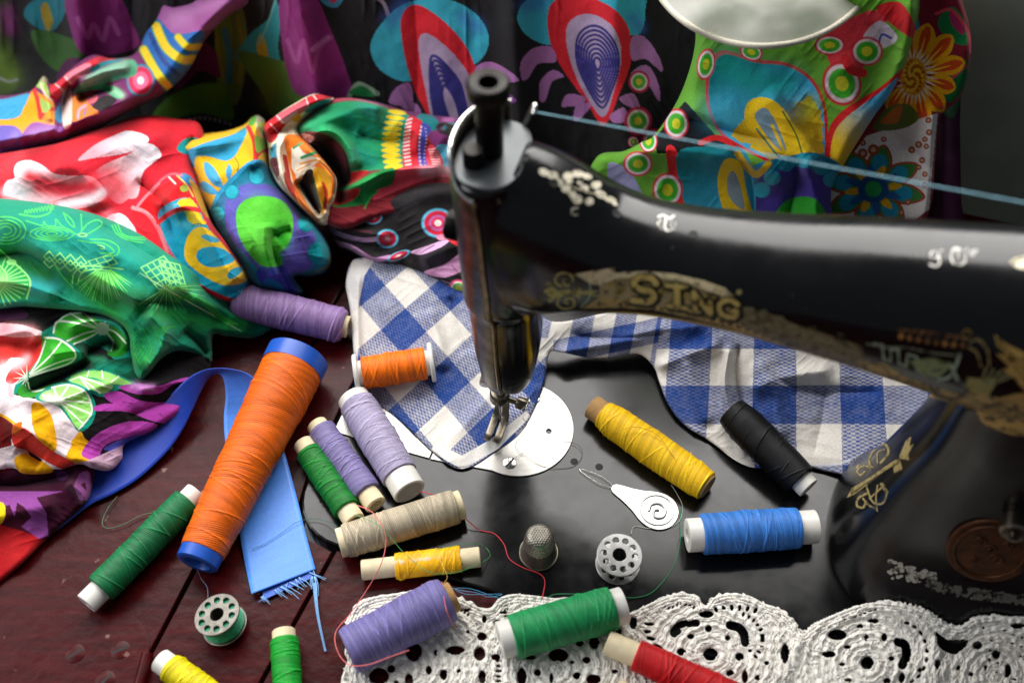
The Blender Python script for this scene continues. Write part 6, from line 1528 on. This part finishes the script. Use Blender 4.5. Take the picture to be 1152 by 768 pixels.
# fan medallion at the left
c.poly([(-200, 420), (0, 390), (70, 460), (180, 570), (160, 690), (0, 690), (-200, 690)], '#15964a')
for k in range(16): a = -1.5 + k * .2; c.line([(-20, 590), (-20 + 190 * math.cos(a), 590 + 150 * math.sin(a))], 9, G2, taper=False, a=.8)
c.line([(0, 390), (70, 455), (182, 570), (165, 690)], 12, G2); c.line([(-20, 470), (40, 540), (30, 610), (-30, 680)], 10, G2); c.ell(70, 465, 30, 18, G2)
for k in range(30):
    xx = 560 + (k * 97) % 460; yy = 820 + (k * 53) % 230
    c.line([(xx, yy), (xx + 40, yy + 70), (xx + 60, yy + 150)], 7, '#2fae3c' if k % 2 else '#0c6a30', taper=True, a=.8)
for k in range(9): c.line([(880 - 14 * k, 1120 - 20 * k), (960 - 10 * k, 960 - 10 * k), (1060 + 4 * k, 860)], 6, '#20a040', a=.7)
tag(build_cloth('green_scarf', x, y, Q, f.z, np.clip(c.c, 0, 1), M['silk']), 'emerald green scarf with fine pale green line drawings, lying across the left heap', 'scarf')

# ---------------- blue gingham
x, y, Q, pl = rect_cloth([(398, 292), (425, 292), (470, 298), (560, 318), (600, 345), (625, 362), (680, 352), (720, 345), (800, 352), (900, 390), (1000, 425), (1075, 455), (1070, 480), (1010, 515), (970, 535), (930, 530), (905, 524), (880, 524), (850, 526), (828, 518), (800, 497), (770, 478), (752, 455), (742, 430), (735, 412), (718, 398), (690, 402), (660, 402), (630, 396), (618, 398), (612, 430), (600, 462), (585, 486), (560, 505), (520, 527), (487, 508), (440, 464), (402, 440), (399, 410), (394, 350), (389, 318)], .5)
f = Field(x, y, [(395, 300, 1.5), (393, 345, 1.1), (420, 310, 1.9), (460, 320, 1.7), (540, 345, 1.8), (440, 370, .9), (400, 410, .25), (402, 440, .15), (440, 440, .3), (500, 420, .5), (487, 505, .22), (520, 525, .24), (580, 470, .3), (600, 420, .6), (570, 380, 1.3), (620, 375, 1.9),
                 (660, 400, .4), (700, 360, 2.2), (735, 412, .4), (780, 400, 1.8), (800, 370, 2.4), (752, 455, .3), (828, 517, .2), (850, 480, .5), (900, 450, 1.0), (960, 470, .9), (930, 528, .2), (1040, 458, 1.6), (880, 523, .2), (900, 395, 2.4)])
f.fold([(405, 300), (402, 350), (405, 420)], 4, .25, 8); f.fold([(480, 345), (495, 385), (500, 420)], 7, .35, 12); f.fold([(505, 330), (520, 370), (530, 400)], 9, -.35); f.fold([(850, 400), (870, 440), (880, 500)], 9, .35, 14); f.fold([(930, 430), (925, 470), (915, 515)], 12, -.3); f.fold([(770, 400), (780, 440), (800, 480)], 9, .3); f.fold([(430, 330), (450, 380), (470, 440)], 12, .25); f.fold([(560, 430), (530, 470), (500, 500)], 8, .15); f.fold([(620, 398), (690, 385), (740, 372), (800, 365)], 7, .5, 8); f.fold([(640, 375), (700, 380), (760, 372)], 5, -.45)
f.fold([(822, 385), (815, 430), (822, 470), (840, 515)], 5, .55, 4, .1); f.fold([(832, 385), (828, 420), (835, 460)], 5, -.5); f.fold([(735, 415), (770, 400), (815, 385)], 7, .45); f.fold([(840, 440), (880, 425), (940, 415)], 8, .4, 12); f.fold([(860, 420), (920, 440), (1000, 440)], 10, -.3); f.fold([(545, 490), (580, 470), (605, 430)], 7, .15); f.noise(34, .5).noise(12, .12).noise(5, .03); f.rim(pl, 3, .12)
f.crease(12, .22, 4, 10).crease(7, .12, 4, -40, 5)
f.z = np.maximum(f.z, .17)
C = np.empty((len(x), 3))
BL, WHT = hx('#123c84'), hx('#ded8cf')
lft = (x < 622) & ~((x > 600) & (y < 380))
pw = P(x, y, .4)
def gcoord(o, pa, na, pb, nb):
    o_ = P(*o, .4)[:2]; a = (P(*pa[1], .4) - P(*pa[0], .4))[:2] / na; b = (P(*pb[1], .4) - P(*pb[0], .4))[:2] / nb
    return np.linalg.solve(np.stack([a, b], 1), (pw[:, :2] - o_).T)
ga = gcoord((454, 372), ((420, 327), (540, 466)), 5.0, ((413, 366), (459, 327)), 1.67)
gb = gcoord((896, 455), ((872, 452), (966, 452)), 1.9, ((890, 450), (890, 492)), .95)
gb2 = gcoord((700, 380), ((640, 390), (740, 368)), 4, ((690, 372), (684, 402)), 1)
wt = np.clip((x - 735 + (y - 400) * .15) / 6, 0, 1)
for kk, (u, v, msk) in enumerate(((ga[0], ga[1], lft), (gb[0] + .5, gb[1], ~lft & (wt > .5)), (gb2[0], gb2[1], ~lft & (wt <= .5)))):
    u = u[msk] + .03 * fbm(x[msk] / 15, y[msk] / 15); v = v[msk] + .03 * fbm(x[msk] / 15 + 9, y[msk] / 15)
    su = np.clip((((u + .5) % 2 < 1) * 1.0), 0, 1); sv = np.clip((((v + .5) % 2 < 1) * 1.0), 0, 1)
    # plain weave of blue and white yarns
    fu, fv = u * 21, v * 21
    over = ((np.floor(fu) + 2 * np.floor(fv)) % 4 < 2) * 1.0
    yarn = np.where(over > 0, su, sv)
    mixv = .38 * yarn + .62 * (su + sv) / 2 + .22 * fbm(fu * .9, fv * .25) + .22 * fbm(fu * .25 + 9, fv * .9)
    both_ = (su + sv) / 2
    k_ = np.where(both_ == 1, .96, np.where(both_ == 0, 0.0, .18 + .95 * mixv)) + .08 * (over - .5) + .16 * fbm(fu * .7, fv * .3) + .12 * fbm(u * 2.2, v * 2.2)
    k_ = np.clip(k_, 0, 1)
    C[msk] = WHT * (1 - k_)[:, None] + BL * k_[:, None]
pt = Paint(x, y, '#ffffff'); pt.c = C
pt.poly([(388, 318), (397, 291), (421, 293), (410, 310), (404, 340), (402, 420), (398, 420), (393, 350)], '#ddd8d0', smooth=False, a=.8)
pt.poly([(484, 507), (520, 528), (560, 505), (597, 468), (592, 462), (552, 494), (520, 512), (490, 498)], '#eee9e0', smooth=False, a=.85)
pt.line([(822, 470), (830, 500), (845, 524)], 8, '#ded8d0', a=.8); pt.line([(880, 520), (930, 523), (955, 518)], 3, '#d8d8dc', a=.7); pt.line([(640, 398), (700, 388), (740, 370), (800, 360)], 1.2, '#26355a', a=.5)
tag(build_cloth('gingham_cloth', x, y, Q, f.z, np.clip(pt.c, 0, 1), M['check']), 'blue and white gingham cloth running under the presser foot and behind the arm', 'cloth')

# ---------------- sheer white veil with a corded rim, top
vz = 16.0
vp = []
a = np.linspace(0, 2 * math.pi, 96, endpoint=False)
rw_, rh_ = 131, 104
nr = 40
V = []; 
for i in range(nr + 1):
    t = i / nr
    for k in a:
        px_, py_ = 858 + rw_ * t * math.cos(k), -52 + rh_ * t * math.sin(k)
        zz = vz + 1.6 * (1 - t * t) + .12 * math.sin(9 * k) * t * t + .25 * float(fbm(np.array([px_ / 40]), np.array([py_ / 40]))[0])
        V.append(P(px_, py_, zz))
V = np.array(V); n = len(a)
F = [(i * n + k, (i + 1) * n + k, (i + 1) * n + (k + 1) % n, i * n + (k + 1) % n) for i in range(nr) for k in range(n)]
m, nt, b = newmat('sheer_voile'); L = nt.links
tc = N_(nt, 'ShaderNodeTexCoord'); w1 = N_(nt, 'ShaderNodeTexNoise'); w1.inputs['Scale'].default_value = 45; w1.inputs['Detail'].default_value = 3; L.new(tc.outputs['Object'], w1.inputs['Vector'])
r = ramp(nt, [(.3, (.74, .74, .74, 1)), (.7, (.93, .93, .93, 1))]); L.new(w1.outputs[0], r.inputs[0])
df = N_(nt, 'ShaderNodeBsdfDiffuse'); df.inputs['Color'].default_value = (.86, .84, .79, 1)
tl = N_(nt, 'ShaderNodeBsdfTranslucent'); tl.inputs['Color'].default_value = (.9, .88, .83, 1)
m1 = N_(nt, 'ShaderNodeMixShader'); m1.inputs[0].default_value = .55; L.new(df.outputs[0], m1.inputs[1]); L.new(tl.outputs[0], m1.inputs[2])
tp_ = N_(nt, 'ShaderNodeBsdfTransparent'); m2_ = N_(nt, 'ShaderNodeMixShader'); L.new(r.outputs[0], m2_.inputs[0]); L.new(tp_.outputs[0], m2_.inputs[1]); L.new(m1.outputs[0], m2_.inputs[2])
L.new(m2_.outputs[0], nt.nodes['Material Output'].inputs['Surface'])
M['cord'] = m_cloth('pale_cord', .9, attr=False, base='#c6c0ae')
ve = thing('voile_cover', 'sheer white voile cover with a corded rim hanging in at the top edge', 'voile cover', None, tuple(P(858, -52, vz)))
link('voile', mesh_np('voile', V * S, np.array(F)), m, ve)
rimp = V[-n:]
tube('cord', rimp, .13, M['cord'], ve, 10, 1, True)
tw = []
for i in range(n * 5):
    q = i / 5; k0 = int(q) % n; fr_ = q - int(q); p_ = rimp[k0] * (1 - fr_) + rimp[(k0 + 1) % n] * fr_
    tw.append(p_ + .1 * np.array([math.cos(i * 1.5) * .5, math.cos(i * 1.5) * .5, math.sin(i * 1.5)]))
tube('cord_twist', tw, .06, M['cord'], ve, 5, 1, True)
# ---------------- blue satin ribbon
def strip(A, B, nu=14, nseg=14):
    a = spline(A, False, nseg); b = spline(B, False, nseg)
    t = np.linspace(0, 1, nu)
    PA = P(a[:, 0], a[:, 1], a[:, 2]); PB = P(b[:, 0], b[:, 1], b[:, 2])
    V = PA[:, None, :] * (1 - t)[None, :, None] + PB[:, None, :] * t[None, :, None]
    m = len(a); i = np.arange((m - 1) * (nu - 1)); r = i // (nu - 1); c = i % (nu - 1); k = r * nu + c
    return V, np.stack([k, k + 1, k + nu + 1, k + nu], -1)
A = [(40, 612, .1), (70, 592, .1), (101, 568, .1), (128, 555, .1), (153, 540, .12), (174, 522, .2), (192, 503, .35), (206, 482, .6), (217, 460, .95), (227, 438, 1.4), (236, 424, 1.75), (246, 420, 1.9), (252, 428, 1.75), (254, 446, 1.3), (252, 470, .7), (254, 500, .25), (262, 540, .1), (268, 590, .07), (276, 635, .12), (283, 668, .22)]
B = [(20, 580, .2), (50, 560, .25), (80, 530, .3), (105, 512, .35), (130, 500, .45), (152, 482, .6), (172, 463, .9), (190, 446, 1.4), (208, 428, 1.95), (224, 418, 2.15), (240, 414, 2.3), (262, 415, 2.3), (282, 422, 2.0), (296, 440, 1.4), (306, 465, .8), (314, 490, .3), (322, 515, .12), (333, 555, .08), (344, 600, .08), (355, 640, .1)]
V, F = strip(A, B)
m_, nu_ = V.shape[:2]
tt = np.repeat(np.linspace(0, 1, m_), nu_)
c0_, c1_ = hx('#123aa8'), hx('#4a8ae8')
w_ = np.clip((tt - .55) / .2, 0, 1)[:, None]  # satin sheen painted in: front stretch lighter than the back
C = c0_ * (1 - w_) + c1_ * w_
C *= (1 + .25 * fbm(tt * 160, np.tile(np.linspace(0, 1, nu_), m_) * 3, 2))[:, None]
ed = np.tile(np.abs(np.linspace(-1, 1, nu_)), m_); C *= np.where(ed > .95, 1.25, 1)[:, None]
rb = link('satin_ribbon', mesh_np('satin_ribbon', V.reshape(-1, 3) * S, F, np.clip(C, 0, 1)), M['satin'])
sd = rb.modifiers.new('t', 'SOLIDIFY'); sd.thickness = .0003
tag(rb, 'blue satin ribbon looping under the orange cone, its frayed cut end painted paler with sheen', 'ribbon')
# folded under-layer at the cut end and the fray
V, F = strip([(290, 655, .05), (296, 670, .05), (290, 677, .05)], [(340, 628, .05), (352, 640, .05), (350, 650, .05)], 8, 8)
link('under_fold', mesh_np('under_fold', V.reshape(-1, 3) * S, F, np.tile(hx('#2a5cc0'), (V.shape[0] * V.shape[1], 1))), M['satin'], rb)
m_fray = m_simple('fray_thread', '#7fb2e6', .6, nscale=400)
rs = np.random.RandomState(3)
fv, ff = [], []
for k in range(26):
    t = rs.rand(); x0, y0 = 292 + 62 * t, 672 - 32 * t
    dx_, dy_ = rs.uniform(-4, 22), rs.uniform(6, 14)
    if k > 19: x0, y0, dx_, dy_ = 352 + rs.uniform(-3, 3), 648, rs.uniform(-2, 6), rs.uniform(10, 32)
    V, F = tube_mesh('f', [P(x0, y0, .08), P(x0 + dx_ * .5 + rs.uniform(-3, 3), y0 + dy_ * .4, .12), P(x0 + dx_, y0 + dy_, .05)], [.025, .012], 5, 4)
    ff += (F + len(fv)).tolist(); fv += V.tolist()
for k in range(5):
    V, F = tube_mesh('f', [P(352 + k, 655, .08), P(356 + k * .6, 690, .1 + .05 * k), P(365 + k * .5, 732, .05)], [.02, .008], 5, 5)
    ff += (F + len(fv)).tolist(); fv += V.tolist()
link('frayed_edge', mesh_np('frayed_edge', np.array(fv), np.array(ff)), m_fray, rb)

# ---------------- crochet lace
pts = [(376, 800), (386, 760), (391, 742), (388, 715), (394, 694), (402, 680), (415, 673), (430, 669), (440, 668), (470, 664), (500, 668), (521, 674), (542, 684), (553, 684), (562, 673), (578, 668), (596, 669), (620, 672), (650, 676), (680, 684), (708, 689), (722, 683), (737, 676), (752, 670), (768, 667), (785, 671), (793, 683), (803, 672), (823, 667), (846, 671), (860, 679), (878, 685), (891, 697), (902, 713), (909, 708), (922, 699), (946, 688), (965, 681), (985, 677), (1012, 679), (1030, 684), (1045, 689), (1058, 699), (1070, 704), (1082, 704), (1096, 695), (1120, 692), (1175, 690), (1190, 760), (1190, 830), (376, 830)]
# the far rim carries picot bumps
base_ = spline(pts[2:47], False, 8)
seg = np.r_[0, np.cumsum(np.hypot(*np.diff(base_, axis=0).T))]
s_ = np.arange(0, seg[-1], 1.6); bx_ = np.interp(s_, seg, base_[:, 0]); by_ = np.interp(s_, seg, base_[:, 1])
tx, ty = np.gradient(bx_), np.gradient(by_); ln_ = np.hypot(tx, ty); 
amp = 3.0 * np.abs(np.sin(math.pi * s_ / (15 + 3 * np.sin(s_ / 41)))) ** 1.6 * (.6 + .4 * np.sin(s_ / 23))
outl = np.concatenate([np.stack([bx_ + ty / ln_ * amp, by_ - tx / ln_ * amp], -1), np.array([(1190, 700), (1190, 830), (376, 830), (384, 762)])])
x, y, Q, pl = rect_cloth(outl, .55, smooth=False)
hole = Paint(x, y, '#000000'); HW = '#ffffff'
def blob(cx, cy, rx, ry=None, rot=0): hole.ell(cx, cy, rx, ry or rx, HW, rot, soft=.5)
hole.fr(640, 640, 4.267)
hole.line([(505, 308), (520, 275), (560, 260), (612, 258)], 34, HW); blob(512, 300, 26); hole.line([(775, 268), (815, 280), (840, 310), (848, 350)], 42, HW)
for q in ((680, 408, 34, 30), (820, 420, 20, 18), (540, 396, 20, 17), (585, 322, 16, 12), (670, 285, 15, 16), (762, 330, 12, 12), (775, 500, 18, 16), (310, 258, 18, 30), (660, 216, 34, 16), (1038, 405, 20, 46), (845, 515, 14, 30), (85, 435, 18, 15), (40, 510, 18, 16), (222, 490, 16, 9), (118, 528, 34, 24), (50, 352, 18, 13), (122, 350, 24, 30), (240, 300, 14, 14), (930, 330, 9, 13), (950, 450, 12, 9), (905, 520, 12, 12), (870, 390, 9, 7), (630, 520, 16, 12), (710, 540, 14, 10), (470, 470, 14, 10)): blob(*q)
for k in range(6): blob(706 + 38 * k, 184 + (abs(k - 2.2)) ** 2 * 1.8, 8, 14, 10 * (k - 2))
for q in ((385, 262, 5), (372, 298, 3), (392, 332, 12), (428, 370, 25)): blob(q[0], q[1], 22, 8, q[2])
for k in range(9): blob(440 + 20 * k, 176 + 10 * math.sin(k * .9), 5, 9, 40)
for k in range(10): a_ = -1.25 + k * .22; blob(795 + 135 * math.cos(a_), 335 + 125 * math.sin(a_), 6, 11, math.degrees(a_) + 90)
hole.fr(880, 640, 4.235)
hole.line([(552, 345), (585, 362), (592, 410), (572, 455)], 42, HW)
for q in ((262, 312, 44, 24), (222, 405, 32, 14), (405, 446, 30, 30), (435, 246, 24, 11), (370, 272, 14, 12), (486, 325, 13, 18), (401, 326, 10, 15), (310, 370, 16, 8), (285, 452, 13, 8), (520, 425, 13, 11), (741, 452, 16, 22), (500, 532, 18, 14), (572, 520, 16, 26), (315, 528, 16, 9), (930, 362, 22, 18), (1020, 405, 20, 20), (1076, 482, 14, 30), (1125, 270, 34, 13), (655, 480, 9, 12), (690, 390, 9, 6), (840, 470, 10, 14), (900, 500, 12, 10), (970, 470, 9, 14)): blob(*q)
hole.poly([(733, 300), (790, 335), (880, 335), (872, 372), (835, 400), (795, 402), (745, 365)], HW)
for k in range(9): a_ = -1.3 + k * .3; blob(560 + 130 * math.cos(a_), 400 + 150 * math.sin(a_), 7, 12, math.degrees(a_))
for k in range(7): blob(300 + 24 * k, 240 - 8 * k, 9, 4, -20)
for k in range(16): blob(960 + (k * 37) % 190, 280 + (k * 61) % 260, 8, 5, 20)
hole.fr(360, 640, 3.84)
for q in ((585, 350, 40, 18), (690, 365, 24, 28), (405, 356, 34, 40), (308, 430, 16, 16), (470, 436, 12, 18), (536, 455, 17, 22), (385, 478, 17, 26), (700, 290, 20, 17), (765, 230, 15, 12), (640, 175, 20, 8), (760, 380, 19, 13), (702, 466, 16, 28), (792, 186, 16, 6), (1030, 372, 42, 28), (872, 462, 20, 38), (940, 446, 14, 14), (1110, 460, 15, 12), (910, 380, 22, 9), (1122, 320, 14, 12), (255, 462, 42, 36), (710, 215, 9, 16), (1000, 470, 8, 20), (1060, 300, 12, 14), (640, 270, 8, 6), (500, 360, 8, 12), (330, 488, 10, 8), (600, 440, 9, 9), (1090, 400, 9, 7), (960, 340, 9, 12)): blob(*q)
for k in range(5): blob(772, 395 + 22 * k, 14, 5); blob(805, 160 + 14 * k, 10, 4, -20)
for k in range(6): blob(570 + 14 * k, 150 + 9 * k, 4, 8, 20)
hv = hole.c[:, 0]
# motif rings give the crochet its relief
z = np.full(len(x), .0); best = np.full(len(x), 1e9); mo = [(799, 736), (975, 745), (625, 752), (455, 752), (1120, 760)]
ph = np.zeros(len(x)); rr_ = np.zeros(len(x))
for cx_, cy_ in mo:
    d = np.hypot(x - cx_, (y - cy_) * 1.08); m__ = d < best; best = np.where(m__, d, best); ph = np.where(m__, np.arctan2(y - cy_, x - cx_), ph)
rel = .05 * np.sin(best * 2 * math.pi / 11.0) + .035 * np.sin(ph * np.maximum(6, np.round(best / 11.0) * 7)) * (np.sin(best * 2 * math.pi / 11.0) > -.3)
f = Field(x, y, [(390, 700, .25), (390, 768, .2), (460, 700, .3), (550, 690, .22), (620, 680, .3), (700, 700, .3), (790, 690, .28), (830, 680, .45), (900, 715, .4), (980, 690, .6), (1050, 700, .8), (1100, 700, 1.1), (1170, 700, 1.2), (1060, 760, .7), (800, 768, .4), (600, 768, .35)])
f.fold([(905, 715), (890, 740), (880, 768)], 9, .25); f.fold([(1060, 705), (1050, 740), (1060, 768)], 10, .35); f.fold([(930, 700), (980, 684), (1040, 690)], 9, .2); f.noise(28, .3).noise(9, .12)
f.rim(pl, 5, .13)
for i_ in np.nonzero((x > 985) & (y < 790))[0][::1]:
    dx_, dy_, dz_ = ray(x[i_], y[i_])
    h_ = bvh.ray_cast(CAMO, Vector((float(dx_), float(dy_), float(dz_))).normalized())
    if h_[0] is not None: f.z[i_] = max(f.z[i_], h_[0].z / S + .24)
z = f.z + rel + .05 * fbm(x / 2.2, y / 2.2, 2) - .1 * np.clip(hv * 2, 0, 1)
# stitches along the rim
dr, pr_, _ = segdist(pl, x, y, True)
z += .05 * np.sin(pr_ * 1500) * np.exp(-((dr - 5) / 3) ** 2)
C = np.empty((len(x), 3)); C[:] = hx('#f7f3ea')
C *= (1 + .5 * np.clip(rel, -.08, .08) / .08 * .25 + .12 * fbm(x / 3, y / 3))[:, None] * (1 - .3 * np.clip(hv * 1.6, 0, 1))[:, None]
tan = np.clip((x - 1040) / 90, 0, 1) * np.clip((y - 690) / 40, 0, 1); C = C * (1 - .25 * tan)[:, None] + hx('#a08a6c') * (.25 * tan)[:, None]
keep = (hv[Q] > .5).sum(1) < 2
Q = Q[keep]; used = np.unique(Q); mp = np.full(len(x), -1); mp[used] = np.arange(len(used))
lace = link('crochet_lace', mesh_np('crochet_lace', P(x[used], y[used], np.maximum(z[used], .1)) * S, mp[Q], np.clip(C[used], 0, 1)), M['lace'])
# yarn rounds worked over the sheet
key = {}
for xi, yi, zi, hi in zip(np.round(x / 1.5).astype(int), np.round(y / 1.5).astype(int), z, hv):
    key[(xi, yi)] = (zi, hi)
fv, ff = [], []; nV = 0
rs = np.random.RandomState(5)
def yarn(path, r):
    global nV
    run = []
    for px_, py_ in list(path) + [(None, None)]:
        k = key.get((int(round(px_ / 1.5)), int(round(py_ / 1.5)))) if px_ is not None else None
        if k is not None and k[1] < .4:
            run.append((px_, py_, k[0] + .035))
        else:
            if len(run) > 4:
                q = np.array(run); V, F = tube_mesh('y', P(q[:, 0], q[:, 1], q[:, 2]), r, 5, 2)
                # the ply twist
                m_ = len(V) // 5; tw_ = 1 + .22 * np.sin(np.arange(m_)[:, None] * 1.5 + np.arange(5)[None, :] * 1.26)
                c_ = V.reshape(m_, 5, 3); mid = c_.mean(1, keepdims=True); V = (mid + (c_ - mid) * tw_[..., None]).reshape(-1, 3)
                fv.append(V); ff.append(F + nV); nV += len(V)
            run = []
for cx_, cy_ in mo:
    for R_ in np.arange(8, 112, 6.5):
        n_ = int(R_ * 2.6) + 20; t_ = np.linspace(0, 2 * math.pi, n_)
        pet = 6 + int(R_ / 11) * 3
        rad = R_ + (1.6 + R_ * .02) * np.abs(np.sin(pet * t_ / 2 + R_)) + rs.uniform(-.5, .5)
        yarn(np.stack([cx_ + rad * np.cos(t_), cy_ + rad * np.sin(t_) / 1.08], -1), .034)
    for k in range(46):
        t_ = k / 46 * 2 * math.pi + rs.uniform(-.03, .03); r0 = rs.choice([14, 27, 40, 53, 66, 79]); rr2 = np.linspace(r0, r0 + 13, 10)
        yarn(np.stack([cx_ + rr2 * np.cos(t_), cy_ + rr2 * np.sin(t_) / 1.08], -1), .034)
for off in (1.5, 5, 8.5):
    yarn(np.stack([bx_ - ty / ln_ * off, by_ + tx / ln_ * off], -1), .055)
fv = np.vstack(fv); ff = np.vstack(ff)
link('yarn', mesh_np('yarn', fv, ff, np.tile(hx('#f8f4ec'), (len(fv), 1))), M['lace'], lace)
sd = lace.modifiers.new('t', 'SOLIDIFY'); sd.thickness = .0009; sd.offset = -1
tag(lace, 'white crochet lace edging with scalloped motifs lying along the front of the machine bed', 'lace')

# ---------------- stray threads
def loose(label, pts, r, col, rough=.6):
    o = tube('loose_thread', [P(a, b, z_) for a, b, z_ in pts], r, m_simple('thread_' + col.strip('#'), col, rough, nscale=600), None, 6, 8)
    return tag(o, label, 'thread', 'stray threads')
loose('pink thread running down from the beige spool over the yellow bobbin to the periwinkle spool', [(402, 568, 1.2), (420, 577, 1.75), (432, 596, 1.75), (434, 612, 1.6), (428, 636, 1.45), (412, 664, .6), (394, 690, .5), (379, 708, .6), (377, 722, .9), (383, 738, 1.3), (395, 748, 1.7), (415, 747, 2.2), (440, 738, 2.3), (460, 731, 2.1)], .022, '#e06a6a')
loose('pink thread wound over the right end of the periwinkle spool', [(497, 654, 1.0), (499, 668, 2.1), (502, 685, 2.35), (508, 700, 1.9), (512, 706, 1.2)], .022, '#d86a6a')
loose('red thread wandering over the black bed towards the lace', [(470, 552, 1.0), (500, 561, .9), (525, 584, .5), (540, 596, .08), (556, 600, .05), (567, 612, .05), (573, 628, .05), (588, 638, .05), (607, 645, .05), (613, 654, .05), (610, 672, .35)], .024, '#c8323c')
loose('thin green thread crossing the beige spool and the yellow bobbin', [(398, 578, 1.4), (425, 590, 1.85), (440, 605, 1.7), (455, 622, 1.45), (480, 642, 1.5), (500, 645, 1.3), (525, 640, 1.2), (549, 628, .1), (550, 620, .05), (540, 612, .05), (520, 612, 1.0), (490, 618, 1.3)], .014, '#3a9a58')
loose('green thread curving from the needle threader to the mint green spool', [(766, 572, .05), (765, 590, .05), (765, 610, .05), (758, 636, .05), (745, 655, .05), (730, 668, .05), (710, 672, .1), (690, 668, .4), (660, 668, .4), (625, 668, .4), (615, 674, .45)], .018, '#178050')
loose('pale thread looped round the head of the needle threader', [(710, 600, .1), (714, 592, .05), (730, 594, .05), (750, 594, .05), (764, 586, .05), (768, 570, .05), (762, 556, .05), (755, 545, .05)], .016, '#b0b8a8')
loose('dark green thread curling on the table left of the orange cone', [(215, 575, .9), (200, 577, .6), (180, 576, .08), (160, 579, .05), (140, 589, .05), (122, 594, .05), (115, 588, .05), (121, 572, .05), (132, 558, .05)], .016, '#4a7a5a')
loose('fine teal thread lying over the blue ribbon beside the grass green spool', [(283, 618, .2), (300, 610, .2), (320, 597, .2), (332, 588, .25), (350, 583, .2), (368, 586, .3), (380, 592, .9)], .012, '#1c6a62')
loose('dark thread curling over the needle plate to the bed', [(588, 470, 1.2), (592, 480, .3), (580, 500, .18), (590, 512, .18), (610, 524, .12), (628, 527, .04), (646, 524, .04), (655, 512, .1), (652, 502, .15), (640, 497, .12), (618, 497, .18), (600, 503, .18), (582, 513, .18), (575, 520, .2)], .011, '#3a3430')
loose('blue thread tangle lying between the yellow bobbin and the lace', [(505, 660, .1), (520, 664, .25), (535, 666, .3), (550, 671, .35), (565, 668, .4), (545, 668, .4), (525, 668, .3), (512, 662, .2), (530, 662, .2), (560, 672, .45), (572, 672, .5)], .014, '#4a90b8')
loose('yellow thread loop lying beside the golden yellow spool', [(694, 485, 1.5), (715, 480, 1.8), (738, 488, 1.75), (752, 505, 1.65), (760, 520, 1.4), (748, 528, .5), (735, 525, .1), (725, 510, .1), (715, 495, .6)], .018, '#d8a818')
loose('yellow thread standing up from the end of the yellow bobbin', [(494, 628, 1.0), (500, 640, 1.3), (503, 650, 1.2), (496, 658, 1.0)], .014, '#d8b050')
loose('pale thread tail hanging below the orange cone', [(222, 640, .6), (226, 650, .1), (233, 660, .05), (234, 672, .05)], .014, '#8a98b0')
o = tube('taut_thread', [MW(.95, 1.6, 19.2), tuple(P(1152, 228, 21.2)), tuple(P(1290, 252, 21.8))], .024, m_simple('sky_blue_thread', '#8cc0d0', .6, nscale=600), None, 8, 8)
tag(o, 'taut sky blue thread stretched from the machine head to the right above the arm', 'thread')
